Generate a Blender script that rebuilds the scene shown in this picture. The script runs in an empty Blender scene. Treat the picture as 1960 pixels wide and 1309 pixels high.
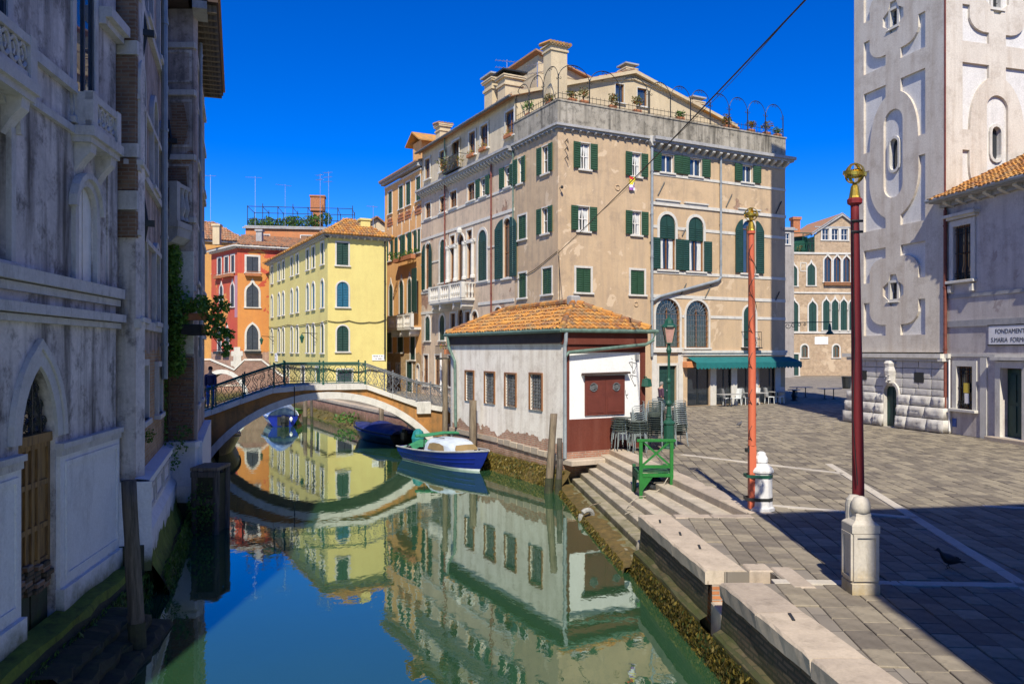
import bpy, math, random
from mathutils import Vector, Matrix
from mathutils.geometry import tessellate_polygon
R = math.radians
PI = math.pi
rnd = random.Random(11)
scene = bpy.context.scene
COL = scene.collection

# ---------------------------------------------------------------- camera, sky, sun, exposure
EYE = 4.7                      # metres above the water; the paving lies at 1.2
cam_d = bpy.data.cameras.new('camera')
cam_d.sensor_width = 36.0
cam_d.lens = 27.97
cam_d.shift_y = 0.0079
cam_d.clip_start = 0.1
cam_d.clip_end = 3000
cam = bpy.data.objects.new('camera', cam_d)
COL.objects.link(cam)
cam.location = (0, 0, EYE)
cam.rotation_euler = (R(90), 0, 0)
scene.camera = cam

SUN_EL = 46.5
SUN_AZ = 1.8                   # light travels towards +Y, a touch to +X
world = bpy.data.worlds.new('World')
scene.world = world
world.use_nodes = True
wt = world.node_tree
wt.nodes.clear()
sky = wt.nodes.new('ShaderNodeTexSky')
sky.sky_type = 'NISHITA'
sky.sun_disc = False
sky.sun_elevation = R(SUN_EL)
sky.sun_rotation = R(180 + SUN_AZ)
sky.air_density = 1.0
sky.dust_density = 0.0
sky.altitude = 2600
sky.ozone_density = 5.0
hs = wt.nodes.new('ShaderNodeHueSaturation')
hs.inputs['Saturation'].default_value = 1.38
hs.inputs['Hue'].default_value = 0.516
bg = wt.nodes.new('ShaderNodeBackground')
bg.inputs['Strength'].default_value = 0.114
wo = wt.nodes.new('ShaderNodeOutputWorld')
gm_ = wt.nodes.new('ShaderNodeGamma')
gm_.inputs['Gamma'].default_value = 1.10
wt.links.new(sky.outputs[0], hs.inputs['Color'])
wt.links.new(hs.outputs[0], gm_.inputs['Color'])
wt.links.new(gm_.outputs[0], bg.inputs[0])
wt.links.new(bg.outputs[0], wo.inputs[0])

sun_d = bpy.data.lights.new('sun', 'SUN')
sun_d.energy = 4.6
sun_d.angle = R(0.5)
sun_d.color = (1.0, 0.93, 0.79)
sun = bpy.data.objects.new('sun', sun_d)
COL.objects.link(sun)
sun.rotation_euler = (R(90 - SUN_EL), 0, R(-SUN_AZ))
sun.location = (0, -40, 60)

scene.view_settings.view_transform = 'Standard'
scene.view_settings.look = 'None'
scene.view_settings.exposure = 0.55
scene.view_settings.gamma = 1.0
scene.view_settings.use_curve_mapping = False
scene.render.engine = 'CYCLES'
scene.cycles.max_bounces = 6
scene.cycles.diffuse_bounces = 4
scene.cycles.glossy_bounces = 4
scene.cycles.use_denoising = True

# ---------------------------------------------------------------- objects
def tag(o, label=None, cat=None, group=None, kind=None):
    if label: o['label'] = label
    if cat: o['category'] = cat
    if group: o['group'] = group
    if kind: o['kind'] = kind
    return o

def thing(name, label, cat, loc=(0, 0, 0), rz=0.0, group=None):
    o = bpy.data.objects.new(name, None)
    COL.objects.link(o)
    o.location = loc
    o.rotation_euler = (0, 0, rz)
    o.empty_display_size = .2
    return tag(o, label, cat, group)

def put(name, mesh, parent=None, loc=(0, 0, 0), rz=0.0, rot=None, scale=None):
    o = bpy.data.objects.new(name, mesh)
    COL.objects.link(o)
    o.location = loc
    o.rotation_euler = rot if rot else (0, 0, rz)
    if scale: o.scale = scale
    if parent: o.parent = parent
    return o

def copy_tree(o, parent=None):
    c = o.copy()
    COL.objects.link(c)
    c.parent = parent
    for ch in o.children:
        copy_tree(ch, c)
    return c

class MB:
    """collects faces and becomes one mesh"""
    def __init__(s):
        s.v = []; s.f = []; s.m = []
    def add(s, vs, fs, m=0):
        n = len(s.v)
        s.v += [tuple(p) for p in vs]
        for f in fs:
            s.f.append([i + n for i in f]); s.m.append(m)
        return s
    def box(s, x0, x1, y0, y1, z0, z1, m=0):
        return s.add([(x0,y0,z0),(x1,y0,z0),(x1,y1,z0),(x0,y1,z0),(x0,y0,z1),(x1,y0,z1),(x1,y1,z1),(x0,y1,z1)],
                     [(0,3,2,1),(4,5,6,7),(0,1,5,4),(1,2,6,5),(2,3,7,6),(3,0,4,7)], m)
    def cbox(s, x0, x1, y0, y1, z0, z1, c=.02, m=0):
        """box whose top edge is chamfered"""
        return s.add([(x0,y0,z0),(x1,y0,z0),(x1,y1,z0),(x0,y1,z0),
                      (x0,y0,z1-c),(x1,y0,z1-c),(x1,y1,z1-c),(x0,y1,z1-c),
                      (x0+c,y0+c,z1),(x1-c,y0+c,z1),(x1-c,y1-c,z1),(x0+c,y1-c,z1)],
                     [(0,1,5,4),(1,2,6,5),(2,3,7,6),(3,0,4,7),(4,5,9,8),(5,6,10,9),(6,7,11,10),(7,4,8,11),(8,9,10,11),(0,3,2,1)], m)
    def prism(s, poly, y0, y1, m=0, caps=(1, 1)):
        """polygon in x,z pushed from y0 to y1"""
        n = len(poly)
        vs = [(x, y0, z) for x, z in poly] + [(x, y1, z) for x, z in poly]
        fs = [(i, (i+1) % n, (i+1) % n + n, i + n) for i in range(n)]
        if caps[0]: fs.append(tuple(range(n - 1, -1, -1)))
        if caps[1]: fs.append(tuple(range(n, 2*n)))
        return s.add(vs, fs, m)
    def prismz(s, poly, z0, z1, m=0):
        n = len(poly)
        vs = [(x, y, z0) for x, y in poly] + [(x, y, z1) for x, y in poly]
        fs = [(i, (i+1) % n, (i+1) % n + n, i + n) for i in range(n)]
        fs += [tuple(range(n - 1, -1, -1)), tuple(range(n, 2*n))]
        return s.add(vs, fs, m)
    def ring(s, outer, inner, y0, y1, m=0, open=False):
        """frame between two x,z outlines of equal length, y0 in front"""
        n = len(outer)
        vs = ([(x, y0, z) for x, z in outer] + [(x, y0, z) for x, z in inner] +
              [(x, y1, z) for x, z in outer] + [(x, y1, z) for x, z in inner])
        fs = []
        if open: fs += [(0, n, 3*n, 2*n), (n-1, 3*n-1, 4*n-1, 2*n-1)]
        for i in range(n-1 if open else n):
            j = (i+1) % n
            fs += [(i, j, j+n, i+n), (i, i+2*n, j+2*n, j), (i+n, j+n, j+3*n, i+3*n), (i+2*n, i+3*n, j+3*n, j+2*n)]
        return s.add(vs, fs, m)
    def tube(s, pts, r, n=6, m=0, closed=False, r1=None):
        pts = [Vector(p) for p in pts]
        k = len(pts); base = len(s.v)
        for i, p in enumerate(pts):
            a = pts[i-1] if (i or closed) else p
            b = pts[(i+1) % k] if (i < k-1 or closed) else p
            d = (b - a)
            d = d.normalized() if d.length > 1e-9 else Vector((0, 0, 1))
            up = Vector((0, 0, 1)) if abs(d.z) < .9 else Vector((1, 0, 0))
            e1 = d.cross(up).normalized(); e2 = d.cross(e1)
            rr = r if r1 is None else r + (r1 - r)*i/(k-1)
            for j in range(n):
                t = 2*PI*j/n
                q = p + e1*(rr*math.cos(t)) + e2*(rr*math.sin(t))
                s.v.append(tuple(q))
        for i in range(k if closed else k-1):
            i2 = (i+1) % k
            for j in range(n):
                j2 = (j+1) % n
                s.f.append([base+i*n+j, base+i*n+j2, base+i2*n+j2, base+i2*n+j]); s.m.append(m)
        if not closed:
            s.f.append([base+j for j in range(n)][::-1]); s.m.append(m)
            s.f.append([base+(k-1)*n+j for j in range(n)]); s.m.append(m)
        return s
    def lathe(s, prof, n=12, cx=0, cy=0, m=0):
        base = len(s.v)
        for r, z in prof:
            for j in range(n):
                t = 2*PI*(j+.5)/n
                s.v.append((cx + r*math.cos(t), cy + r*math.sin(t), z))
        for i in range(len(prof)-1):
            for j in range(n):
                j2 = (j+1) % n
                s.f.append([base+i*n+j, base+i*n+j2, base+(i+1)*n+j2, base+(i+1)*n+j]); s.m.append(m)
        s.f.append([base+j for j in range(n)][::-1]); s.m.append(m)
        s.f.append([base+(len(prof)-1)*n+j for j in range(n)]); s.m.append(m)
        return s
    def loft(s, rows, closed=False, m=0, mf=None):
        """rows of points, each row the same length"""
        base = len(s.v); k = len(rows[0])
        for r in rows: s.v += [tuple(p) for p in r]
        for i in range(len(rows)-1):
            for j in range(k if closed else k-1):
                j2 = (j+1) % k
                s.f.append([base+i*k+j, base+i*k+j2, base+(i+1)*k+j2, base+(i+1)*k+j])
                s.m.append(mf(i, j) if mf else m)
        return s
    def mesh(s, name, mats, smooth=False):
        me = bpy.data.meshes.new(name)
        me.from_pydata(s.v, [], s.f)
        for a in (mats if isinstance(mats, (list, tuple)) else [mats]):
            me.materials.append(a)
        if any(s.m): me.polygons.foreach_set('material_index', s.m)
        if smooth: me.polygons.foreach_set('use_smooth', [True]*len(s.f))
        me.update()
        return me
    def put(s, name, mats, parent=None, loc=(0, 0, 0), rz=0.0, smooth=False, rot=None):
        return put(name, s.mesh(name, mats, smooth), parent, loc, rz, rot)

class Frame:
    """a facade: u runs to the viewer's right along it, z up, y into the wall"""
    def __init__(s, x, y, dx, dy):
        l = math.hypot(dx, dy)
        s.x, s.y, s.dx, s.dy = x, y, dx/l, dy/l
        s.ang = math.atan2(dy, dx)
    def pos(s, u, d=0.0, z=0.0):          # d > 0 is inside the wall
        return Vector((s.x + s.dx*u - s.dy*d, s.y + s.dy*u + s.dx*d, z))
    def put(s, name, mb, mats, parent, u=0.0, z=0.0, d=0.0, smooth=False):
        me = mb if isinstance(mb, bpy.types.Mesh) else mb.mesh(name, mats, smooth)
        p = s.pos(u, d, z)
        if parent: p = p - parent.location
        return put(name, me, parent, p, s.ang)

# ---------------------------------------------------------------- materials
MATS = {}
class NT:
    def __init__(s, name):
        s.m = bpy.data.materials.new(name); s.m.use_nodes = True
        s.t = s.m.node_tree; s.t.nodes.clear()
        s.out = s.n('ShaderNodeOutputMaterial')
    def n(s, kind, **kw):
        nd = s.t.nodes.new(kind)
        for k, v in kw.items():
            if k.startswith('i_'):
                nd.inputs[k[2:].replace('_', ' ')].default_value = v
            else: setattr(nd, k, v)
        return nd
    def l(s, a, b): s.t.links.new(a, b)
    def coord(s, sc=(1, 1, 1), out='Object', loc=(0, 0, 0)):
        tc = s.n('ShaderNodeTexCoord'); mp = s.n('ShaderNodeMapping')
        mp.inputs['Scale'].default_value = sc
        mp.inputs['Location'].default_value = loc
        s.l(tc.outputs[out], mp.inputs[0]); return mp.outputs[0]
    def noise(s, vec, scale, detail=5, rough=.6, dist=0.0):
        nd = s.n('ShaderNodeTexNoise', i_Scale=scale, i_Detail=detail, i_Roughness=rough, i_Distortion=dist)
        s.l(vec, nd.inputs['Vector']); return nd.outputs['Fac']
    def ramp(s, fac, a, b, ca=(0, 0, 0, 1), cb=(1, 1, 1, 1)):
        nd = s.n('ShaderNodeValToRGB'); e = nd.color_ramp.elements
        e[0].position = a; e[1].position = b; e[0].color = c4(ca); e[1].color = c4(cb)
        s.l(fac, nd.inputs[0]); return nd.outputs[0]
    def below(s, e, a, b):
        nd = s.n('ShaderNodeMapRange'); nd.inputs[1].default_value = a; nd.inputs[2].default_value = b
        nd.inputs[3].default_value = 1.0; nd.inputs[4].default_value = 0.0
        s.l(e, nd.inputs[0]); return nd.outputs[0]
    def mix(s, fac, a, b, mode='MIX'):
        nd = s.n('ShaderNodeMix', data_type='RGBA', blend_type=mode)
        for key, val in ((0, fac), (6, a), (7, b)):
            if hasattr(val, 'is_output'): s.l(val, nd.inputs[key])
            elif key == 0: nd.inputs[0].default_value = val
            else: nd.inputs[key].default_value = c4(val)
        return nd.outputs[2]
    def math(s, op, a, b=0.0, c=0.0):
        nd = s.n('ShaderNodeMath', operation=op)
        for i, val in enumerate((a, b, c)):
            if hasattr(val, 'is_output'): s.l(val, nd.inputs[i])
            else: nd.inputs[i].default_value = val
        return nd.outputs[0]
    def bump(s, h, strength=.4, dist=.02, prev=None):
        nd = s.n('ShaderNodeBump', i_Strength=strength, i_Distance=dist)
        s.l(h, nd.inputs['Height'])
        if prev: s.l(prev, nd.inputs['Normal'])
        return nd.outputs[0]
    def bsdf(s, col, rough=.85, metal=0.0, normal=None, spec=.3, ior=1.5):
        nd = s.n('ShaderNodeBsdfPrincipled', i_Roughness=rough if not hasattr(rough, 'is_output') else .5, i_Metallic=metal)
        nd.inputs['Specular IOR Level'].default_value = spec
        nd.inputs['IOR'].default_value = ior
        if hasattr(rough, 'is_output'): s.l(rough, nd.inputs['Roughness'])
        if hasattr(col, 'is_output'): s.l(col, nd.inputs['Base Color'])
        else: nd.inputs['Base Color'].default_value = c4(col)
        if normal: s.l(normal, nd.inputs['Normal'])
        s.l(nd.outputs[0], s.out.inputs[0])
        return s.m
    def brickvec(s, sc=1.0):
        tc = s.n('ShaderNodeTexCoord'); sp = s.n('ShaderNodeSeparateXYZ'); cb = s.n('ShaderNodeCombineXYZ')
        s.l(tc.outputs['Object'], sp.inputs[0])
        s.l(s.math('ADD', sp.outputs[0], sp.outputs[1]), cb.inputs[0]); s.l(sp.outputs[2], cb.inputs[1])
        mp = s.n('ShaderNodeMapping'); mp.inputs['Scale'].default_value = (sc, sc, sc)
        s.l(cb.outputs[0], mp.inputs[0])
        return mp.outputs[0]
    def bricks(s, c1, c2, mortar, w=.27, h=.075, ms=.012, warp=True):
        v = s.brickvec()
        if warp:
            nz = s.n('ShaderNodeTexNoise', i_Scale=1.3, i_Detail=3.0); s.l(v, nz.inputs['Vector'])
            v = s.mix(.02, v, nz.outputs['Color'], 'ADD')
        b = s.n('ShaderNodeTexBrick', i_Scale=1.0, i_Mortar_Size=ms, i_Bias=0.0)
        b.inputs['Brick Width'].default_value = w; b.inputs['Row Height'].default_value = h
        b.inputs['Color1'].default_value = c4(c1); b.inputs['Color2'].default_value = c4(c2); b.inputs['Mortar'].default_value = c4(mortar)
        s.l(v, b.inputs['Vector'])
        return b.outputs['Color'], b.outputs['Fac']

def c4(c):
    return tuple(c) if len(c) == 4 else (c[0], c[1], c[2], 1.0)
def mul(c, k): return tuple(x*k for x in c[:3])

BR1, BR2, BRM = (.30, .13, .075), (.38, .22, .13), (.36, .31, .25)

def plaster(name, c1, c2, c3, sc=.5, streak=.5, brick=0.0, low=None, rough=.9, fine=.10, damp=None, spots=None):
    """stucco with patches, runs of dirt and, where brick > 0, fallen patches that show the bricks.
    low=(z, c): below z the stucco turns to c along a ragged line"""
    s = NT(name)
    v = s.coord()
    n1 = s.noise(v, sc, 7, .68, .4)
    col = s.mix(s.ramp(n1, .36, .64), c1, c2)
    vs = s.coord((1.6, 1.6, .16))
    n2 = s.noise(vs, 1.5, 6, .62)
    col = s.mix(s.math('MULTIPLY', s.ramp(n2, .46, .68), streak), col, c3)
    n4 = s.noise(s.coord(loc=(31, 7, 3)), sc*3.1, 8, .75)
    col = s.mix(s.math('MULTIPLY', s.ramp(n4, .50, .66), streak*.85), col, mul(c3, .8))
    if spots:
        n6 = s.noise(s.coord(loc=(5, 77, 13)), spots[1], 4, .6, .5)
        col = s.mix(s.ramp(n6, spots[2], spots[2]+.015), col, spots[0])
    n3 = s.noise(v, 16, 5, .7)
    col = s.mix(1.0, col, s.ramp(n3, .2, .8, (1-fine*2,)*3, (1+fine,)*3), 'MULTIPLY')
    h = s.math('MULTIPLY', n3, .5)
    nrm = s.bump(h, .45, .012)
    if brick > 0 or low:
        nb = s.noise(s.coord(loc=(3, 9, 40)), .42, 8, .62, .3)
        thr = .70 - .27*brick
        mask = s.ramp(nb, thr, thr+.02)
        if low:
            tc = s.n('ShaderNodeTexCoord'); sp = s.n('ShaderNodeSeparateXYZ'); s.l(tc.outputs['Object'], sp.inputs[0])
            e = s.math('ADD', sp.outputs[2], s.math('MULTIPLY', s.noise(v, 1.1, 6, .6), 1.3))
            ml = s.math('LESS_THAN', e, low[0] + .65)
            mask = s.math('MAXIMUM', mask, ml) if brick > 0 else ml
        bc, bf = s.bricks(*(low[1] if low and len(low) > 1 else (BR1, BR2, BRM)))
        bc = s.mix(1.0, bc, s.ramp(s.noise(v, 3, 4), .25, .75, (.6,)*3, (1.2,)*3), 'MULTIPLY')
        col = s.mix(mask, col, bc)
        hb = s.math('SUBTRACT', s.math('MULTIPLY', bf, -.6), s.math('MULTIPLY', mask, 1.0))
        nrm = s.bump(s.math('MULTIPLY', s.math('ADD', hb, 1.0), s.math('ADD', mask, 0.0)), .5, .02, nrm)
        nrm = s.bump(s.math('SUBTRACT', 1.0, mask), .6, .025, nrm)
    if damp:      # (z0, z1, colour): algae and tide marks from z0 up to z1
        tc = s.n('ShaderNodeTexCoord'); sp = s.n('ShaderNodeSeparateXYZ'); s.l(tc.outputs['Object'], sp.inputs[0])
        e = s.math('ADD', sp.outputs[2], s.math('MULTIPLY', s.math('SUBTRACT', s.noise(s.coord((1, 1, .5)), 1.7, 7, .7), .5), 1.1))
        col = s.mix(s.below(e, damp[0], damp[1]), col, damp[2])
    return s.bsdf(col, rough, 0, nrm, .2)

def simple(name, c, rough=.6, var=.2, sc=4.0, metal=0.0, spec=.4, bump=.2, bsc=40, c2=None, stretch=(1, 1, 1), rand=0.0):
    s = NT(name)
    v = s.coord(stretch)
    n1 = s.noise(v, sc, 6, .65)
    a, b = mul(c, 1-var), mul(c, 1+var)
    if c2: col = s.mix(s.ramp(n1, .42, .62), c, c2)
    else: col = s.mix(s.ramp(n1, .3, .7), a, b)
    if rand:
        g = s.n('ShaderNodeNewGeometry'); oi = s.n('ShaderNodeObjectInfo')
        k = s.math('FRACT', s.math('ADD', g.outputs['Random Per Island'], oi.outputs['Random']))
        col = s.mix(1.0, col, s.ramp(k, 0, 1, (1-rand,)*3, (1+rand,)*3), 'MULTIPLY')
    n2 = s.noise(v, bsc, 4, .6)
    return s.bsdf(col, rough, metal, s.bump(n2, bump, .01) if bump else None, spec)

def stone(name, c, c2, dark=(.12, .11, .09), wear=.5, sc=1.5, moss=None, rand=0.0):
    s = NT(name)
    v = s.coord()
    col = s.mix(s.ramp(s.noise(v, sc, 7, .7), .35, .65), c, c2)
    col = s.mix(s.math('MULTIPLY', s.ramp(s.noise(s.coord((1, 1, .35), loc=(9, 2, 5)), sc*1.7, 8, .75), .52, .74), wear), col, dark)
    if moss:      # (z0, z1, colour)
        g = s.n('ShaderNodeNewGeometry'); sp = s.n('ShaderNodeSeparateXYZ'); s.l(g.outputs['Position'], sp.inputs[0])
        e = s.math('ADD', sp.outputs[2], s.math('MULTIPLY', s.math('SUBTRACT', s.noise(v, 2.2, 6, .7), .5), .9))
        col = s.mix(s.below(e, moss[0], moss[1]), col, moss[2])
    if rand:
        g = s.n('ShaderNodeNewGeometry'); oi = s.n('ShaderNodeObjectInfo')
        k = s.math('FRACT', s.math('ADD', g.outputs['Random Per Island'], oi.outputs['Random']))
        col = s.mix(1.0, col, s.ramp(k, 0, 1, (1-rand, 1-rand, 1-rand*.9), (1+rand, 1+rand, 1+rand*.8)), 'MULTIPLY')
    f = s.noise(v, 22, 6, .7)
    col = s.mix(1.0, col, s.ramp(f, .2, .8, (.82,)*3, (1.1,)*3), 'MULTIPLY')
    return s.bsdf(col, .82, 0, s.bump(f, .35, .012), .25)

def brickwall(name, c1=BR1, c2=BR2, mortar=BRM, patch=None, damp=None, ms=.012):
    s = NT(name)
    bc, bf = s.bricks(c1, c2, mortar, ms=ms)
    v = s.coord()
    col = s.mix(1.0, bc, s.ramp(s.noise(v, 2.0, 7, .7), .25, .75, (.55,)*3, (1.25,)*3), 'MULTIPLY')
    nrm = s.bump(s.math('SUBTRACT', 1.0, bf), .6, .015)
    nrm = s.bump(s.noise(v, 20, 5, .7), .4, .012, nrm)
    if patch:
        m = s.ramp(s.noise(s.coord(loc=(4, 4, 8)), patch[1], 8, .65), patch[2], patch[2]+.03)
        col = s.mix(m, col, patch[0])
    if damp:
        g = s.n('ShaderNodeNewGeometry'); sp = s.n('ShaderNodeSeparateXYZ'); s.l(g.outputs['Position'], sp.inputs[0])
        e = s.math('ADD', sp.outputs[2], s.math('MULTIPLY', s.math('SUBTRACT', s.noise(s.coord((1, 1, .4)), 1.7, 7, .7), .5), 1.0))
        col = s.mix(s.below(e, damp[0], damp[1]), col, damp[2])
    return s.bsdf(col, .9, 0, nrm, .2)

def tilemat(name, c, c2, c3, lichen=(.22, .2, .15)):
    s = NT(name)
    g = s.n('ShaderNodeNewGeometry')
    k = g.outputs['Random Per Island']
    col = s.mix(s.ramp(k, .15, .7), c, c2)
    col = s.mix(s.ramp(s.math('FRACT', s.math('MULTIPLY', k, 7.3)), .6, .95), col, c3)
    v = s.coord()
    col = s.mix(s.math('MULTIPLY', s.ramp(s.noise(v, 2.2, 7, .75), .46, .64), .8), col, lichen)
    col = s.mix(1.0, col, s.ramp(s.noise(v, 30, 4, .7), .2, .8, (.75,)*3, (1.15,)*3), 'MULTIPLY')
    return s.bsdf(col, .85, 0, s.bump(s.noise(v, 35, 4), .3, .01), .2)

def glass(name, c=(.02, .025, .03), rough=.04, spec=.9):
    s = NT(name)
    v = s.coord()
    n = s.noise(v, 1.5, 2, .5)
    return s.bsdf(s.mix(n, mul(c, .6), mul(c, 1.6)), rough, 0, s.bump(n, .06, .02), spec)

def leafmat(name, c, c2, c3=None):
    s = NT(name)
    g = s.n('ShaderNodeNewGeometry'); k = g.outputs['Random Per Island']
    col = s.mix(s.ramp(k, .1, .9), c, c2)
    if c3: col = s.mix(s.ramp(s.math('FRACT', s.math('MULTIPLY', k, 5.7)), .8, .86), col, c3)
    d = s.n('ShaderNodeBsdfPrincipled', i_Roughness=.6); s.l(col, d.inputs['Base Color'])
    t = s.n('ShaderNodeBsdfTranslucent'); s.l(s.mix(1.0, col, (1.2, 1.4, .5), 'MULTIPLY'), t.inputs[0])
    mx = s.n('ShaderNodeMixShader'); mx.inputs[0].default_value = .28
    s.l(d.outputs[0], mx.inputs[1]); s.l(t.outputs[0], mx.inputs[2]); s.l(mx.outputs[0], s.out.inputs[0])
    return s.m

M = {}
M['istria'] = stone('istrian stone', (.62, .59, .53), (.52, .50, .45), (.20, .18, .15), .55)
M['istria_grey'] = stone('grey weathered stone', (.40, .39, .38), (.30, .30, .30), (.10, .10, .10), .7)
M['istria_quay'] = stone('quay stone', (.47, .39, .305), (.37, .305, .24), (.15, .125, .095), .6, 1.8, rand=.14)
M['istria_step'] = stone('step stone', (.50, .43, .34), (.38, .33, .26), (.15, .13, .09), .65, 2.0, moss=(.0, .62, (.085, .085, .022)), rand=.1)
M['trachyte'] = stone('paving stone', (.255, .218, .165), (.178, .152, .116), (.075, .068, .054), .85, 3.0, rand=.32)
M['mortar'] = simple('mortar joints', (.045, .040, .033), .95, .3, 6)
M['band'] = stone('white paving band', (.50, .45, .38), (.42, .38, .32), (.2, .18, .15), .4, 2.0, rand=.1)
M['green_sh'] = simple('green shutter paint', (.020, .062, .030), .55, .25, 3)
M['teal_sh'] = simple('dark teal shutter paint', (.012, .046, .036), .55, .25, 3)
M['blue_sh'] = simple('blue shutter paint', (.012, .10, .17), .55, .25, 3)
M['slate_sh'] = simple('slate shutter paint', (.035, .045, .060), .55, .25, 3)
M['brown_wood'] = simple('brown window wood', (.20, .085, .030), .5, .25, 4)
M['white_wood'] = simple('white window wood', (.72, .70, .66), .5, .12, 5)
M['glass'] = glass('window glass')
M['glass_sky'] = glass('sky window glass', (.03, .05, .08), .02, 1.0)
M['curtain'] = simple('white curtain', (.55, .56, .55), .9, .3, 6, stretch=(6, 1, .4))
M['iron'] = simple('black iron', (.018, .020, .020), .5, .3, 9)
M['iron_green'] = simple('green iron', (.012, .07, .045), .45, .25, 6)
M['iron_grey'] = simple('weathered grey iron', (.16, .17, .18), .6, .45, 7, c2=(.07, .075, .08))
M['zinc'] = simple('zinc pipe', (.27, .30, .32), .5, .2, 3, .2)
M['copper_pipe'] = simple('green copper pipe', (.10, .16, .13), .6, .35, 5)
M['rust_pipe'] = simple('rust red pipe', (.16, .045, .03), .6, .3, 5)
M['tiles'] = tilemat('orange roof tiles', (.44, .18, .042), (.54, .265, .065), (.26, .115, .055), (.20, .175, .115))
M['tiles_old'] = tilemat('old brown roof tiles', (.34, .15, .075), (.42, .21, .11), (.20, .12, .08))
M['leaf'] = leafmat('green leaves', (.04, .10, .015), (.10, .20, .03))
M['leaf_dark'] = leafmat('dark ivy leaves', (.035, .10, .015), (.09, .19, .03))
M['ivy_leaf'] = leafmat('ivy leaves', (.06, .15, .022), (.14, .28, .045))
M['leaf_dry'] = leafmat('yellowish leaves', (.10, .11, .02), (.19, .15, .035), (.35, .10, .03))
M['flower'] = leafmat('flowers', (.05, .09, .02), (.45, .32, .03), (.5, .05, .06))
M['weed'] = leafmat('seaweed', (.085, .062, .012), (.20, .145, .022), (.05, .07, .012))
M['moss'] = stone('mossy stone', (.15, .20, .025), (.08, .11, .02), (.02, .02, .012), .7, 3.0)
M['dark_moss'] = stone('black mossy stone', (.030, .032, .022), (.05, .055, .025), (.012, .012, .010), .7, 5.0)
M['trunk'] = simple('twigs', (.09, .06, .035), .9, .3, 5)
M['terracotta'] = simple('terracotta', (.36, .14, .06), .85, .25, 5)
M['white_paint'] = simple('white paint', (.74, .73, .71), .6, .1, 3)
M['mast'] = simple('aluminium mast', (.45, .47, .50), .35, .2, 5, .7)
def woodmat(name, c, c2, rough=.8):
    return simple(name, c, rough, .3, 3.0, bump=.6, bsc=25, c2=c2, stretch=(6, 6, .5))
M['pile'] = woodmat('grey mooring wood', (.20, .155, .105), (.105, .08, .055))
M['pile_dark'] = woodmat('dark wet mooring wood', (.10, .085, .07), (.045, .038, .03))

# ---------------------------------------------------------------- shared builders
def shape(kind, w, h, n=10):
    """outline of an opening, bottom centre at 0,0, counter-clockwise; always 2 + n+1 points"""
    a = w/2
    if kind == 'rect': top = [(a - w*i/n, h) for i in range(n+1)]
    elif kind == 'round':
        top = [(a*math.cos(PI*i/n), h - a + a*math.sin(PI*i/n)) for i in range(n+1)]
    elif kind == 'seg':
        r = h*.12; top = [(a - w*i/n, h - r + r*math.sin(PI*i/n)) for i in range(n+1)]
    elif kind == 'gothic':
        m = n//2
        hf = [(-a + w*math.cos(R(60*i/m)), w*math.sin(R(60*i/m))*1.06) for i in range(m+1)]
        top = [(x, h - hf[-1][1] + z) for x, z in hf] + [(-x, h - hf[-1][1] + z) for x, z in hf[-2::-1]]
    elif kind == 'ogee':
        hf = [(1, 0), (.96, .27), (.80, .52), (.50, .72), (.20, .90), (0, 1.18)]
        top = [(x*a, h + (z-1.18)*w*.72) for x, z in hf] + [(-x*a, h + (z-1.18)*w*.72) for x, z in hf[-2::-1]]
    return [(-a, 0), (a, 0)] + top

def offset(poly, d):
    out = []
    n = len(poly)
    for i in range(n):
        p0, p1, p2 = poly[i-1], poly[i], poly[(i+1) % n]
        def nr(a, b):
            l = math.hypot(b[0]-a[0], b[1]-a[1])
            return ((b[1]-a[1])/l, -(b[0]-a[0])/l) if l > 1e-6 else None
        n1, n2 = nr(p0, p1), nr(p1, p2)
        if n1 is None: n1 = n2
        if n2 is None: n2 = n1
        x, y = n1[0]+n2[0], n1[1]+n2[1]
        l = math.hypot(x, y) or 1
        x, y = x/l, y/l
        c = max(.45, x*n1[0]+y*n1[1])
        out.append((p1[0]+x*d/c, p1[1]+y*d/c))
    return out

def wall_mesh(outer, holes, depth=.22, back=True):
    """flat wall in x,z at y=0 with openings cut through and their reveals"""
    mb = MB()
    polys = [outer] + holes
    pts = [p for q in polys for p in q]
    tris = tessellate_polygon([[Vector((x, z, 0)) for x, z in q] for q in polys])
    vs = [(x, 0, z) for x, z in pts]
    fs = []
    for t in tris:
        a, b, c = (pts[i] for i in t)
        ar = (b[0]-a[0])*(c[1]-a[1]) - (b[1]-a[1])*(c[0]-a[0])
        if abs(ar) > 1e-9: fs.append(tuple(t) if ar > 0 else tuple(t)[::-1])
    mb.add(vs, fs)
    for q in holes:
        n = len(q)
        v2 = [(x, 0, z) for x, z in q] + [(x, depth, z) for x, z in q]
        mb.add(v2, [(i, i+n, (i+1) % n + n, (i+1) % n) for i in range(n)])
    return mb

def moved(poly, u, z): return [(x+u, y+z) for x, y in poly]

WC = {}
def cached(key, fn):
    if key not in WC: WC[key] = fn()
    return WC[key]
def q5(x): return round(x*20)/20

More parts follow.
